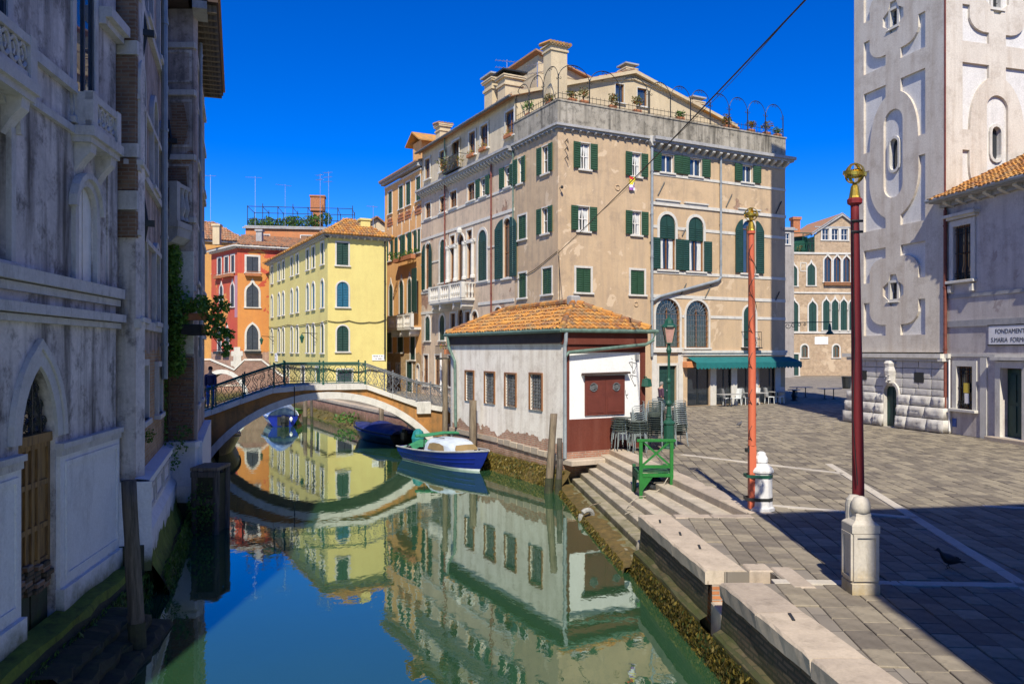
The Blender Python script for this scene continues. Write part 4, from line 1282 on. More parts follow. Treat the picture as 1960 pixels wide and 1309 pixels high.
GAB.put('barge_board', MB().prism([(-.35, 20.52), (9.1, 23.42), (18.2, 20.95), (18.2, 21.15), (9.1, 23.64), (-.35, 20.74)], -.34, .02), M['p_cream'], pp)
core(pp, CMP, .3, 17.6, 5.6, 21.3, PV, 20.5)
def slab(root, pts, name='roof', mat='tiles_old', t=.12):
    mb = MB(); b = root.location
    p = [Vector(q) - b for q in pts]
    n = len(p)
    mb.add(p + [q - Vector((0, 0, t)) for q in p], [tuple(range(n)), tuple(range(2*n-1, n-1, -1))] + [(i, i+n, (i+1) % n+n, (i+1) % n) for i in range(n)])
    return put(name, mb.mesh(name, M[mat]), root)
tile_roof('roof', pp, CMP.pos(-.45, 21.5, 20.50), CMP.pos(-.45, 4.95, 20.50), CMP.pos(9.1, 4.95, 23.66), CMP.pos(9.1, 21.5, 23.66), 'tiles_old', .24, .5)
slab(pp, [CMP.pos(18.4, 4.95, 20.95), CMP.pos(18.4, 21.5, 20.95), CMP.pos(9.1, 21.5, 23.66), CMP.pos(9.1, 4.95, 23.66)], mat='tiles')
for u in (-1,): pass
CAN.put('gutter', MB().tube([(-21.5, -.5, 20.5), (-5.0, -.5, 20.5)], .08, 6), M['iron_grey'], pp)
def chimney(root, p, w, d, h, rot, cap=True, mat='p_cream', capm='istria_grey', tiles=False):
    mb = MB().box(-w/2, w/2, -d/2, d/2, -1.5, h)
    if cap: mb.box(-w*.58, w*.58, -d*.58, d*.58, h*.72, h*.8).box(-w*.62, w*.62, -d*.62, d*.62, h, h+.12).box(-w*.66, w*.66, -d*.66, d*.66, h+.12, h+.2)
    o = mb.put('chimney', M[mat], root, Vector(p) - root.location, rot)
    mb = MB()
    if tiles:
        for i in range(5): mb.tube([(-w*.6+w*.3*i, -d*.65, h+.22), (-w*.6+w*.3*i, d*.65, h+.36)], w*.14, 6)
    else: mb.box(-w*.4, w*.4, -d*.4, d*.4, h+.2, h+.42).box(-w*.7, w*.7, -d*.7, d*.7, h+.42, h+.52)
    mb.put('chimney_cap', M['tiles_old'] if tiles else M[capm], o)
    return o
chimney(pp, CMP.pos(1.0, 10.0, 20.9), 1.1, 1.2, 2.0, CMP.ang); chimney(pp, CMP.pos(1.2, 8.2, 20.9), 1.3, 1.1, 1.7, CMP.ang, capm='iron')
chimney(pp, CMP.pos(1.0, 19.3, 20.9), .9, .9, 1.3, CMP.ang, tiles=True); chimney(pp, CMP.pos(9.9, 7.0, 23.4), .8, .8, .8, CMP.ang); chimney(pp, CMP.pos(15.6, 6.6, 21.7), .9, .8, .9, CMP.ang)
# raised roof house behind the big chimney
GAB.put('dormer_wall', MB().box(3.4, 8.4, 3.0, 8, 20, 23.6), M['p_cream'], pp)
slab(pp, [GAB.pos(3.0, 2.6, 25.0), GAB.pos(8.6, 2.6, 23.5), GAB.pos(8.6, 8, 23.5), GAB.pos(3.0, 8, 25.0)], mat='tiles_old')
GAB.put('dormer_gable', MB().prism([(3.4, 23.5), (8.4, 23.5), (8.2, 23.6), (3.4, 24.85)], 3.0, 8), M['p_cream'], pp)
terrace_pot(CMP, 9.0, .25, 44, 'low green potted plant on the terrace right of the attic windows', 'leaf', .35)
terrace_pot(CMP, 12.9, .25, 60, 'large golden potted shrub in the middle of the long terrace rail', 'leaf_dry', .75)
terrace_pot(CMP, 14.9, .25, 40, 'rounded reddish potted plant third from the right end of the terrace', 'leaf_dry', .45)
terrace_pot(CMP, 16.3, .25, 40, 'spiky yellow potted plant second from the right end of the terrace', 'leaf_dry', .7)
terrace_pot(CMP, 17.3, .25, 40, 'grey-green potted plant at the right end of the terrace', 'leaf', .4)
t = bush('balcony_plants', 'dense dark plants hanging over the attic iron balcony', CAN.pos(-14.0, -.55, 18.2), [(-.9, .4, .1, .4), (-.4, .2, .2, .4), (.2, -.1, .15, .4), (.6, -.5, .1, .4), (0, 0, -.3, .4), (-.6, .3, -.3, .4)], 55, .15, 'leaf_dry', 'plants')
for u, lab in ((-11.65, 'flower box with red blooms under the first attic window right of the iron balcony'), (-9.7, 'flower box under the second attic window right of the iron balcony'), (-5.95, 'flower box with pink blooms under the attic window beside the terrace')):
    b = bush('flower_box', lab, CAN.pos(u, -.12, 18.35), [(-.3, 0, .12, .2), (0, 0, .15, .2), (.3, 0, .12, .2)], 30, .1, 'flower', 'flower box', 'flower boxes of the attic', (.95, .22, .2), False)
    b.rotation_euler = (0, 0, CAN.ang)
t = bush('balcony_flowers', 'leafy flower tub on the small iron balcony above the hut gutter', CAN.pos(-14.2, -.6, 4.75), [(-.5, .3, .2, .35), (0, 0, .35, .35), (.5, -.3, .25, .35)], 60, .13, 'flower', 'flower tub', None, (.8, .4, .35), False)
CAN.put('iron_balcony', MB().box(-16.2, -12.2, -.9, 0, 4.0, 4.12).tube([(-16.2, 0, 5.0), (-16.2, -.88, 5.0), (-12.2, -.88, 5.0), (-12.2, 0, 5.0)], .03, 4), M['iron'], pp)
mb = MB()
for i in range(24): mb.tube([(-16.2+4*i/23, -.88, 4.1), (-16.2+4*i/23, -.88, 5.0)], .015, 4)
CAN.put('balcony_rail', mb, M['iron'], pp)

# ---------------------------------------------------------------- orange house
M['p_orange'] = plaster('orange stucco', (.76, .43, .17), (.70, .38, .145), (.50, .28, .13), .4, .4, .04, (4.4, ((.42, .25, .12), (.52, .36, .19), (.40, .32, .22))))
oh = thing('orange_house', 'narrow orange house with pointed white windows and a stone balcony', 'house', CAN.pos(-26, 0, PV))
ow = [(-29.1, 16.85, 1.0, 1.95, 'rect', 'closed'), (-26.27, 16.85, 1.05, 1.95, 'rect', 'closed'), (-24.46, 16.85, 1.05, 1.95, 'rect', 'closed'), (-22.1, 16.85, 1.0, 1.95, 'rect', 'closed'),
      (-29.1, 12.65, .8, 1.85, 'rect', 'open'), (-26.6, 12.65, .75, 1.85, 'rect', 'open'), (-24.75, 12.65, .75, 1.85, 'rect', 'open'), (-23.2, 12.65, .7, 1.85, 'rect', 'open'), (-21.95, 12.65, .6, 1.85, 'rect', 'closed'),
      (-28.9, 7.65, 1.0, 3.1, 'ogee', 'closed'), (-26.15, 7.8, .95, 3.05, 'ogee', 'closed'), (-24.15, 7.8, .9, 3.05, 'ogee', 'closed'), (-22.95, 7.8, .9, 3.05, 'ogee', 'closed'),
      (-29.3, 4.5, 1.4, 1.75, 'rect', 'closed'), (-26.4, 4.5, 1.4, 1.75, 'rect', 'closed'), (-23.4, 3.9, 1.1, 2.3, 'round', 'closed'),
      (-29.6, 1.9, .9, 1.6, 'rect', 'glass'), (-27.0, 1.9, .9, 1.6, 'rect', 'glass'), (-24.2, PV+.02, 1.3, 2.5, 'rect', 'closed'), (-22.2, 2.2, .7, 1.3, 'round', 'glass')]
CAN.put('wall', wall_mesh([(-30.6, PV), (-21.4, PV), (-21.4, 19.4), (-30.6, 19.4)], [hole(u, z, w, h, k) for u, z, w, h, k, s in ow]), M['p_orange'], oh)
for u, z, w, h, k, s in ow:
    window(CAN, oh, u, z, w, h, k, s, sur=.14 if k != 'ogee' else .18, shut='teal_sh' if z < 12 else 'green_sh', lw=.5, bars=(1, 1))
CAN.put('cornice', MB().box(-30.8, -21.4, -.5, .05, 19.75, 19.95).box(-30.7, -21.4, -.35, .05, 19.55, 19.75), M['istria_grey'], oh)
band(CAN, oh, -30.6, -21.4, 19.42, .16, .05, under=0)
brackets(CAN, oh, -30.4, -21.5, 19.75, 21, .14, .22, .36, 'istria_grey')
for u in (-29.1, -26.6, -24.75, -23.2, -21.95):      # blind pointed relief arches
    sh = shape('ogee', 1.1, 1.9)
    CAN.put('relief_arch', MB().ring(offset(sh, .09)[1:], sh[1:], -.03, .01, open=True), M['istria'], oh, u, 14.5)
for u in (-29.1, -26.27, -24.46, -22.1):
    CAN.put('window_apron', MB().box(-.75, .75, -.05, .02, -1.0, -.85).box(-.7, .7, -.08, .02, -.75, -.6).box(-.6, .6, -.06, .02, -.5, -.35), M['terracotta'], oh, u, 16.75)
bl = CAN.put('balcony', MB().box(-26.9, -21.5, -.9, 0, 6.35, 6.55), M['istria'], oh)
mb = MB(); balustrade(mb, -26.9, -21.5, -.8, 6.55, 7.6, 15, .1)
for u in (-26.9, -25, -23.2, -21.5): mb.box(u-.14, u+.14, -.93, -.67, 6.55, 7.62)
put('balustrade', mb.mesh('balustrade', M['istria']), bl)
for u in (-26.4, -24.2, -22.0): put('corbel', MB().prism([(u-.13, 6.35), (u+.13, 6.35), (u+.13, 6.0), (u-.13, 5.8)], -.8, 0).mesh('corbel', M['istria']), bl)
CAN.put('open_shutter', MB().box(-22.35, -21.3, -.5, -.44, 7.8, 11.3), M['teal_sh'], oh)
core(oh, CMP, .3, 12, 21.4, 30.6, PV, 19.6)
slab(oh, [CMP.pos(-.55, 30.8, 19.97), CMP.pos(-.55, 21.3, 19.97), CMP.pos(6, 21.3, 21.9), CMP.pos(6, 30.8, 21.9)], mat='tiles_old')
dr = CMP.pos(1.8, 24.2, 20.3)
CMP.put('dormer', MB().box(-.9, .9, 23.2, 25.2, 20, 22.2), M['p_orange'], oh, 1.6, 0)
slab(oh, [CMP.pos(.2, 22.6, 22.1), CMP.pos(.2, 24.2, 23.0), CMP.pos(3.4, 24.2, 23.0), CMP.pos(3.4, 22.6, 22.1)], mat='tiles'); slab(oh, [CMP.pos(.2, 25.8, 22.1), CMP.pos(3.4, 25.8, 22.1), CMP.pos(3.4, 24.2, 23.0), CMP.pos(.2, 24.2, 23.0)], mat='tiles')
bx = bush('window_box', 'green plants in a long box below the green shuttered windows of the orange house', CAN.pos(-24.3, -.45, 12.5), [(-1.2, .6, .1, .4), (-.5, .2, .15, .4), (.3, -.4, .12, .4), (.9, -.9, .2, .4), (1.3, -1.6, .3, .3)], 60, .2, 'leaf', 'window box', None, None, False)
MB().box(-2.2, 2.2, -.2, .2, -.35, 0).put('box', M['terracotta'], bx, (0, 0, 0), CAN.ang)

# ---------------------------------------------------------------- yellow house
M['p_yellow'] = plaster('yellow stucco', (.70, .60, .22), (.64, .54, .20), (.58, .44, .16), .3, .28, .0)
YR = Frame(-13.9, 60, .886, .463); YL = Frame(-13.9, 60, .463, -.886)
yh = thing('yellow_house', 'yellow house with narrow shuttered windows in three rows and a tiled hip roof', 'house', (-13.9, 60, PV))
yw = [(1.13, 11.15, .92, 1.72, 'rect', 'teal_sh'), (1.15, 7.98, .9, 1.9, 'round', 'blue_sh'), (1.15, 4.6, .9, 1.95, 'round', 'teal_sh'), (1.3, 1.3, 1.1, 1.9, 'rect', 'slate_sh')]
YR.put('wall', wall_mesh([(0, PV), (4.65, PV), (4.65, 13.3), (0, 13.3)], [hole(u, z, w, h, k) for u, z, w, h, k, c in yw]), M['p_yellow'], yh)
for u, z, w, h, k, c in yw: window(YR, yh, u, z, w, h, k, 'closed', sur=.12, shut=c)
us = (-21.3, -17.9, -15.9, -12.3, -10.1, -6.3, -4.35, -1.5)
yl = [(u, 11.3, .85, 1.65, 'rect', 'teal_sh') for u in us] + [(u, 7.98, .85, 2.1, 'round', 'blue_sh') for u in us] + [(u, 4.5, .85, 2.25, 'round', 'teal_sh') for u in us] + [(-20, 1.3, 1.0, 2.0, 'rect', 'slate_sh'), (-14, 1.3, 1.1, 2.0, 'rect', 'green_sh'), (-8, 1.3, 1.1, 2.0, 'rect', 'slate_sh'), (-3, 1.3, 1.1, 2.0, 'rect', 'green_sh')]
YL.put('wall', wall_mesh([(-23, PV), (0, PV), (0, 13.3), (-23, 13.3)], [hole(u, z, w, h, k) for u, z, w, h, k, c in yl]), M['p_yellow'], yh)
for u, z, w, h, k, c in yl: window(YL, yh, u, z, w, h, k, 'closed', sur=.16, shut=c, slats=False, proud=.06)
core(yh, YR, .25, 4.5, .25, 23, PV, 13.2)
YR.put('end_wall', MB().box(4.5, 4.65, .01, 23, PV, 13.3), M['p_yellow'], yh)
for F, a, b in ((YR, -.3, 4.9), (YL, -23.2, .3)):
    F.put('cornice', MB().box(a, b, -.42, .05, 13.3, 13.42).box(a+.1, b-.1, -.2, .05, 13.18, 13.3), M['istria_grey'], yh)
    brackets(F, yh, a+.2, b-.2, 13.3, int((b-a)/.55), .12, .18, .32, 'istria')
e = 13.44
P = lambda u, d, z: YR.pos(u, d, z)
tile_roof('roof', yh, P(-.5, -.5, e), P(5.1, -.5, e), P(2.6, 2.8, e+1.75), P(2.3, 2.8, e+1.75), 'tiles', .24, .45)
tile_roof('roof', yh, P(-.5, 23.3, e), P(-.5, -.5, e), P(2.3, 2.8, e+1.75), P(2.3, 21, e+1.75), 'tiles', .26, .5)
slab(yh, [P(5.1, -.5, e), P(5.1, 23.3, e), P(2.6, 21, e+1.75), P(2.6, 2.8, e+1.75)], mat='tiles')
MB().box(-.38, .38, -.35, .35, -1.2, 1.1).box(-.46, .46, -.43, .43, 1.1, 1.25).put('chimney', M['p_yellow'], yh, P(3.3, 1.5, e+.35) - yh.location, YR.ang)
downpipe(YR, yh, 4.45, 4.0, 13.3, .06, 'iron')
def loosecable(F, root, pts, r=.03, mat='iron', d=-.06):
    out = []
    for (a, za), (b, zb) in zip(pts[:-1], pts[1:]):
        for i in range(6):
            t = i/6
            out.append((a+(b-a)*t, d, za+(zb-za)*t - .12*math.sin(PI*t)))
    out.append((pts[-1][0], d, pts[-1][1]))
    return F.put('cable', MB().tube(out, r, 4), M[mat], root)
loosecable(YR, yh, [(0, 6.9), (1.6, 6.95), (3.2, 6.85), (4.6, 7.1)]); loosecable(YL, yh, [(-23, 7.0), (-14, 7.0), (-6, 6.85), (0, 6.9)])
loosecable(YR, yh, [(0, 3.3), (1.6, 3.1), (3.2, 3.2), (4.6, 3.2)], .05); loosecable(YL, yh, [(-20, 3.4), (-12, 3.2), (-5, 3.3), (0, 3.3)], .05)
for u, lb in ((-20.4, 'bracket lamp on the far end of the yellow house wall'), (-3.2, 'bracket lamp near the corner of the yellow house')):
    p = YL.pos(u, 0, 6.0)
    t = thing('wall_lamp', lb, 'lamp', p, YL.ang, 'bracket lamps on the yellow house')
    MB().tube([(0, 0, 0), (0, -1.2, .05)], .03, 5).tube([(0, 0, -.5), (0, -.6, .02)], .02, 4).put('bracket', M['iron'], t)
    MB().lathe([(.06, -.75), (.16, -.35), (.2, -.3), (.05, -.1), (.02, 0)], 8, 0, -1.2).put('lantern', M['iron_green'], t)
# ---------------------------------------------------------------- red house and the roofs behind it
M['p_red'] = plaster('red and orange peeling stucco', (.52, .085, .055), (.47, .075, .05), (.58, .22, .07), .3, .35, .0, (4.5, ((.42, .22, .14), (.46, .28, .18), (.40, .30, .24))), spots=((.60, .26, .075), .28, .60))
M['p_redor'] = plaster('orange stucco with red remains', (.62, .27, .075), (.56, .23, .065), (.45, .2, .08), .3, .3, .0, (4.5, ((.42, .22, .14), (.46, .28, .18), (.40, .30, .24))), spots=((.46, .085, .045), .5, .62))
RD = Frame(-27.6, 80, .886, .463); RL = Frame(-27.6, 80, .66, -.75)
rh = thing('red_house', 'red house with orange patches of bare stucco at the bend of the canal', 'house', (-27.6, 80, PV))
r1 = [(1.45, 12.55, 1.15, 1.6, 'rect', 'slate_sh'), (1.45, 9.05, 1.2, 2.5, 'ogee', 'slate_sh'), (1.45, 4.7, 1.15, 2.6, 'gothic', 'slate_sh'), (5.2, 12.55, 1.1, 1.6, 'rect', 'slate_sh'), (5.2, 9.05, 1.2, 2.5, 'ogee', 'slate_sh')]
RD.put('wall', wall_mesh([(0, -1), (10, -1), (10, 12.45), (0, 12.45)], [hole(u, z, w, h, k) for u, z, w, h, k, c in r1 if z < 12]), M['p_redor'], rh)
RD.put('upper_wall', wall_mesh([(0, 12.45), (10, 12.45), (10, 15.1), (0, 15.1)], [hole(u, z, w, h, k) for u, z, w, h, k, c in r1 if z > 12]), M['p_red'], rh)
for u, z, w, h, k, c in r1: window(RD, rh, u, z, w, h, k, 'closed', sur=.2, shut=c)
def ru(px): 
    r = (px-980)/1523
    return (r*RL.y - RL.x)/(RL.dx - r*RL.dy)
r2 = [(ru(420), 12.6, .95, 1.7, 'rect'), (ru(433.5), 12.6, .95, 1.7, 'rect'), (ru(445.5), 12.6, .8, 1.7, 'rect'), (ru(423.5), 9.1, .8, 2.5, 'ogee'), (ru(445), 9.1, .85, 2.5, 'ogee'), (ru(420), 4.6, .85, 2.5, 'ogee'), (ru(435), 4.6, .85, 2.5, 'ogee')]
RL.put('wall', wall_mesh([(-7, -1), (0, -1), (0, 15.1), (-7, 15.1)], [hole(*q) for q in r2]), M['p_red'], rh)
for q in r2: window(RL, rh, *q, 'closed', sur=.18, shut='slate_sh')
RL.put('painted_strip', MB().box(-.72, -.02, -.012, .01, 8.0, 12.2), plaster('mauve stucco', (.42, .20, .28), (.46, .25, .27), (.5, .2, .12), .5, .4), rh)
for F, a, b in ((RD, -.3, 10), (RL, -7, .3)):
    F.put('cornice', MB().box(a, b, -.5, .05, 15.1, 15.25).box(a, b, -.25, .05, 14.95, 15.1), M['istria'], rh)
    brackets(F, rh, a+.3, b-.3, 15.1, int((b-a)/.5), .14, .2, .38, 'istria')
for F, u, z in ((RD, 1.45, 12.3), (RD, 1.45, 4.45), (RL, ru(433.5), 12.3), (RL, ru(443), 12.3), (RL, ru(420), 12.3), (RL, ru(420), 4.4), (RL, ru(435), 4.4)):
    F.put('window_box', MB().box(-.75, .75, -.4, -.05, -.12, .18).tube([(-.75, -.42, .3), (.75, -.42, .3)], .03, 4), M['terracotta'] if z > 8 else M['iron'], rh, u, z)
RD.put('base_stones', MB().box(-.35, .35, -.06, .02, 2.6, 3.1).box(-.6, .5, -.06, .02, 3.1, 3.6).box(-.35, .4, -.06, .02, 3.6, 4.1).box(-.55, .55, -.06, .02, 4.1, 4.6).box(-.3, .3, -.06, .02, 4.6, 5.0), M['istria'], rh, -.05, 0)
cr = lambda u, d, z: RD.pos(u, d, z)
l5 = RL.pos(-7.4, -.5, 15.27); c0 = RD.pos(-.1, -.5, 15.27); r5 = RD.pos(10.3, -.5, 15.27)
top = RD.pos(1.6, 7.5, 17.3); top2 = RD.pos(8, 8, 17.3); topl = RL.pos(-6.5, 7, 17.0)
tile_roof('roof', rh, c0, r5, top2, top, 'tiles_old', .3, .55)
tile_roof('roof', rh, l5, c0, top, topl, 'tiles_old', .3, .55)
RD.put('rear_wall', MB().box(.3, 10, .3, 8, -1, 15), M['core'], rh)
RL.put('rear_wall', MB().box(-6.9, -.2, .3, 6, -1, 15), M['core'], rh)
MB().box(-.35, .35, -.3, .3, -1, .9).box(-.45, .45, -.4, .4, .9, 1.1).put('chimney', M['p_cream'], rh, RD.pos(-1.5, 3.5, 16.6) - rh.location)
MB().box(-.3, .3, -.3, .3, -1, .7).box(-.4, .4, -.4, .4, .7, .9).put('chimney', M['istria_grey'], rh, RD.pos(2.6, 2.5, 16.4) - rh.location)

def plainhouse(name, label, x, y, ang, w, d, z1, mat, roofh, wins=(), kind='gable', roofm='tiles_old', z0=PV, over=.4, group=None, frontgable=False):
    F = Frame(x, y, math.cos(ang), math.sin(ang))
    t = thing(name, label, 'house', (x, y, z0), 0, group)
    outer = [(0, z0), (w, z0), (w, z1), (0, z1)]
    if frontgable: outer = [(0, z0), (w, z0), (w, z1), (w/2, z1+roofh), (0, z1)]
    F.put('wall', wall_mesh(outer, [hole(*q[:5]) for q in wins]), M[mat], t)
    for q in wins: window(F, t, *q[:5], q[5] if len(q) > 5 else 'closed', sur=.12, shut=q[6] if len(q) > 6 else 'teal_sh', bars=(1, 1))
    F.put('rear_wall', MB().box(.02, w-.02, .25, d, z0, z1-.02), M[mat], t)
    P = lambda u, dd, z: F.pos(u, dd, z)
    if kind == 'gable' and frontgable:
        tile_roof('roof', t, P(-over, d, z1-.1), P(-over, -over, z1-.1), P(w/2, -over, z1+roofh+.1), P(w/2, d, z1+roofh+.1), roofm, .3, .55)
        tile_roof('roof', t, P(w+over, -over, z1-.1), P(w+over, d, z1-.1), P(w/2, d, z1+roofh+.1), P(w/2, -over, z1+roofh+.1), roofm, .3, .55)
    elif kind == 'hip':
        k = min(w, d)/2
        tile_roof('roof', t, P(-over, -over, z1), P(w+over, -over, z1), P(w-k*.9, k, z1+roofh), P(k*.9, k, z1+roofh), roofm, .3, .55)
        tile_roof('roof', t, P(-over, d, z1), P(-over, -over, z1), P(k*.9, k, z1+roofh), P(k*.9, d-k, z1+roofh), roofm, .3, .55)
        tile_roof('roof', t, P(w+over, -over, z1), P(w+over, d, z1), P(w-k*.9, d-k, z1+roofh), P(w-k*.9, k, z1+roofh), roofm, .3, .55)
    elif kind == 'flat':
        F.put('roof', MB().box(-.1, w+.1, -.1, d, z1, z1+.15), M['istria_grey'], t)
    F.put('eaves', MB().box(-over*.8, w+over*.8, -over*.7, .03, z1-.22, z1-.06), M['istria_grey'], t)
    return t, F
M['p_amber'] = plaster('amber stucco', (.62, .33, .10), (.56, .29, .09), (.4, .2, .1), .4, .35)
M['p_terra'] = plaster('terracotta stucco', (.55, .22, .09), (.48, .19, .08), (.35, .2, .1), .4, .4)
plainhouse('amber_house', 'amber house half hidden behind the red house, with a dark shutter', -37.5, 89, R(24), 7.2, 9, 17.2, 'p_amber', 2.6, [(4.2, 13.4, .9, 2.4, 'rect', 'closed', 'brown_wood'), (4.2, 9.0, .9, 2.5, 'rect', 'closed', 'brown_wood'), (5.9, 3.0, .9, 2.2, 'rect', 'closed', 'slate_sh')], 'hip')
plainhouse('gabled_house', 'small gabled house peeping out between the dark house edge and the red roof', -39.5, 98, R(10), 5.5, 8, 18.6, 'p_amber', 1.4, [(2.7, 17.0, 1.6, 1.2, 'seg', 'glass')], 'gable', frontgable=True)
th, TF = plainhouse('terrace_house', 'terracotta house whose flat roof carries a garden framed by dark pipes', -33.5, 100, R(8), 13.6, 10, 20.2, 'p_terra', 0, [(2.2, 17.4, 1.4, 1.8, 'rect', 'glass'), (7.6, 17.4, 1.6, 1.8, 'rect', 'closed', 'brown_wood')], 'flat')
mb = MB()
for i in range(8):
    u = .2 + 13*i/7
    for d in (.2, 5): mb.tube([(u, d, 20.3), (u, d, 22.9 + .3*(i % 2))], .05, 5)
for d in (.2, 5):
    for z in (21.2, 22.8): mb.tube([(.2, d, z), (13.2, d, z)], .045, 5)
for i in range(8): mb.tube([(.2+13*i/7, .2, 22.8), (.2+13*i/7, 5, 22.8)], .04, 5)
for i in range(40): mb.tube([(.2+13*i/39, .15, 20.3), (.2+13*i/39, .15, 21.2)], .02, 4)
TF.put('garden_frame', mb, M['iron'], th)
p = TF.pos(0, 2, 20.3)
bush('roof_garden', 'green roof garden growing through the pipe frame over the red house', TF.pos(4.5, 2.2, 20.3), [(-4+i*1.15+rnd.uniform(-.3, .3), rnd.uniform(-1.5, 1.2), .9+rnd.uniform(-.3, .6), .9) for i in range(9)], 260, .34, 'leaf', 'plants')
mb = MB().box(-.6, .6, -.6, .6, -1.5, 2.6).box(-.9, .9, -.8, .8, 2.6, 4.4).box(-1.0, 1.0, -.9, .9, 4.4, 4.6)
o = TF.put('chimney', mb, M['terracotta'], th, 8.6, 20.2, 3.0)
gh, GF = plainhouse('dormered_house', 'pale house with a dark tiled gable rising behind the yellow roof', -17.5, 86, R(26), 5.8, 8, 17.0, 'p_cream', 2.2, [(1.8, 16.2, 1.0, 1.5, 'rect', 'closed', 'brown_wood'), (3.7, 16.2, 1.0, 1.5, 'rect', 'closed', 'brown_wood')], 'gable', frontgable=True)
plainhouse('pale_house', 'low pale house end behind the yellow chimney', -9.8, 84, R(26), 7, 8, 15.6, 'p_cream', 1.3, (), 'gable', frontgable=True)
antenna((-36.0, 95, 20.2), 5.4, 'thin antenna standing over the red roof, leftmost on the skyline', 1, 1.6)
antenna((-32.6, 101, 20.3), 6.4, 'thin antenna over the left half of the roof garden', 1, 2.0)
antenna((-28.8, 101, 20.3), 5.4, 'thin antenna over the middle of the roof garden', 1, 2.0)
antenna((-21.9, 95, 18.5), 7.5, 'tall paired antenna left of the dark gable', 3, 1.2)
antenna((-22.9, 95, 18.5), 7.2, 'tall slim antenna beside the paired one left of the dark gable', 2, 1.0)
antenna((-15.0, 86, 16.5), 3.8, 'small antenna over the pale house end', 1, 1.2)
antenna(CMP.pos(6, 18, 23.0), 5.0, 'antenna over the tall orange house dormer', 2, 1.6)
antenna(CMP.pos(2.6, 7.0, 21.3), 2.4, 'antenna behind the twin chimneys of the canal palazzo', 2, 1.4)

# second, brick bridge further up the canal
M['bridge_brick'] = brickwall('brown bridge brick', (.23, .11, .075), (.30, .16, .11), (.25, .2, .16))
b2 = thing('brick_bridge', 'small brown brick bridge with a pale arch ring and humped parapets', 'bridge', (-24.8, 68, 0))
F2 = Frame(-24.8, 68, .985, .17)
arc = [(2.0*math.cos(PI*i/16), -.2 + 2.9*math.sin(PI*i/16)) for i in range(17)]
out = [(-5.6, -.6), (-2.0, -.6)] + [(x, max(z, -.6)) for x, z in arc[::-1]] + [(2.0, -.6), (5.2, -.6), (5.2, 2.2), (4.6, 2.6), (3.2, 3.75), (1.9, 3.75), (1.0, 2.9), (.6, 3.1), (-1.0, 3.8), (-2.3, 3.75), (-4.2, 2.6), (-5.6, 2.2)]
F2.put('masonry', MB().prism(out, 0, .4), M['bridge_brick'], b2)
F2.put('masonry', MB().prism([(x, z) for x, z in out], 3.0, 3.4), M['bridge_brick'], b2)
F2.put('vault', MB().loft([[(x, .3, z) for x, z in arc], [(x, 3.1, z) for x, z in arc]]), M['bridge_brick'], b2)
mb = MB(); o1 = offset([(2.4*math.cos(PI*i/16), -.2+3.25*math.sin(PI*i/16)) for i in range(17)], 0)
for i in range(16):
    mb.prism([arc[i], o1[i], o1[i+1], arc[i+1]], -.06, .1)
F2.put('arch_ring', mb, M['istria'], b2)
cap = [(5.25, 2.25), (4.65, 2.65), (3.25, 3.8), (1.85, 3.8), (1.0, 2.95), (.6, 3.15), (-1.0, 3.85), (-2.35, 3.8), (-4.25, 2.65), (-5.6, 2.25)]
mb = MB()
for a, b in zip(cap[:-1], cap[1:]): mb.prism([a, b, (b[0], b[1]+.14), (a[0], a[1]+.14)], -.08, .48)
F2.put('coping', mb, M['istria'], b2)

# ---------------------------------------------------------------- the footbridge
M['p_bridge'] = plaster('ochre stained bridge render', (.44, .20, .055), (.36, .17, .06), (.17, .11, .05), .6, .8, .08, None, damp=(.2, 1.3, (.10, .085, .035)))
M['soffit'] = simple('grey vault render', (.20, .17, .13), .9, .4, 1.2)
fb = thing('footbridge', 'arched footbridge with orange render, white arch ring and scrolled iron railings', 'bridge', (-8.2, 35.46, 0))
RE, RI = 6.37, 6.07
zc = 2.84 - RE
def arcpts(r, n, a=1.0):
    t0 = math.acos((-.35 - zc)/r)
    return [(r*math.sin(-t0 + 2*t0*i/n), zc + r*math.cos(-t0 + 2*t0*i/n)) for i in range(n+1)]
NV = 26
ae, ai = arcpts(RE, NV), arcpts(RI, NV)
deck = [(-9.5, 1.25), (-6.6, 1.55), (-4.86, 2.13), (-3.7, 2.56), (-2.35, 3.02), (-1.0, 3.13), (1.7, 3.13), (4.0, 2.28), (5.15, 2.05)]
WB = 2.9
body = [(-9.5, -.5), (ae[0][0], -.5)] + ae[1:-1] + [(ae[-1][0], -.5), (6.1, -.5), (6.1, 1.5), (5.35, 1.95)] + [(u, z-.09) for u, z in deck[::-1]]
for d in (0, WB-.3):
    BRI.put('side_wall', MB().prism(body, d, d+.3), M['p_bridge'], fb)
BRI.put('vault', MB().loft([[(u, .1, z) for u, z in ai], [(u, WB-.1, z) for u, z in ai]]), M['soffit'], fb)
for d0, d1 in ((-.07, .22), (WB-.22, WB+.07)):
    for i in range(NV):
        g = .0015
        mb = MB().prism([ai[i], ae[i], ae[i+1], ai[i+1]], d0, d1)
        a = ai[i]; 
        BRI.put('arch_stone', mb, M['istria'], fb)
M['bridge_stone'] = M['istria']
dk = MB()
dk.loft([[(u, -.02, z-.12) for u, z in deck], [(u, WB+.02, z-.12) for u, z in deck]])
BRI.put('deck', dk, M['trachyte'], fb)
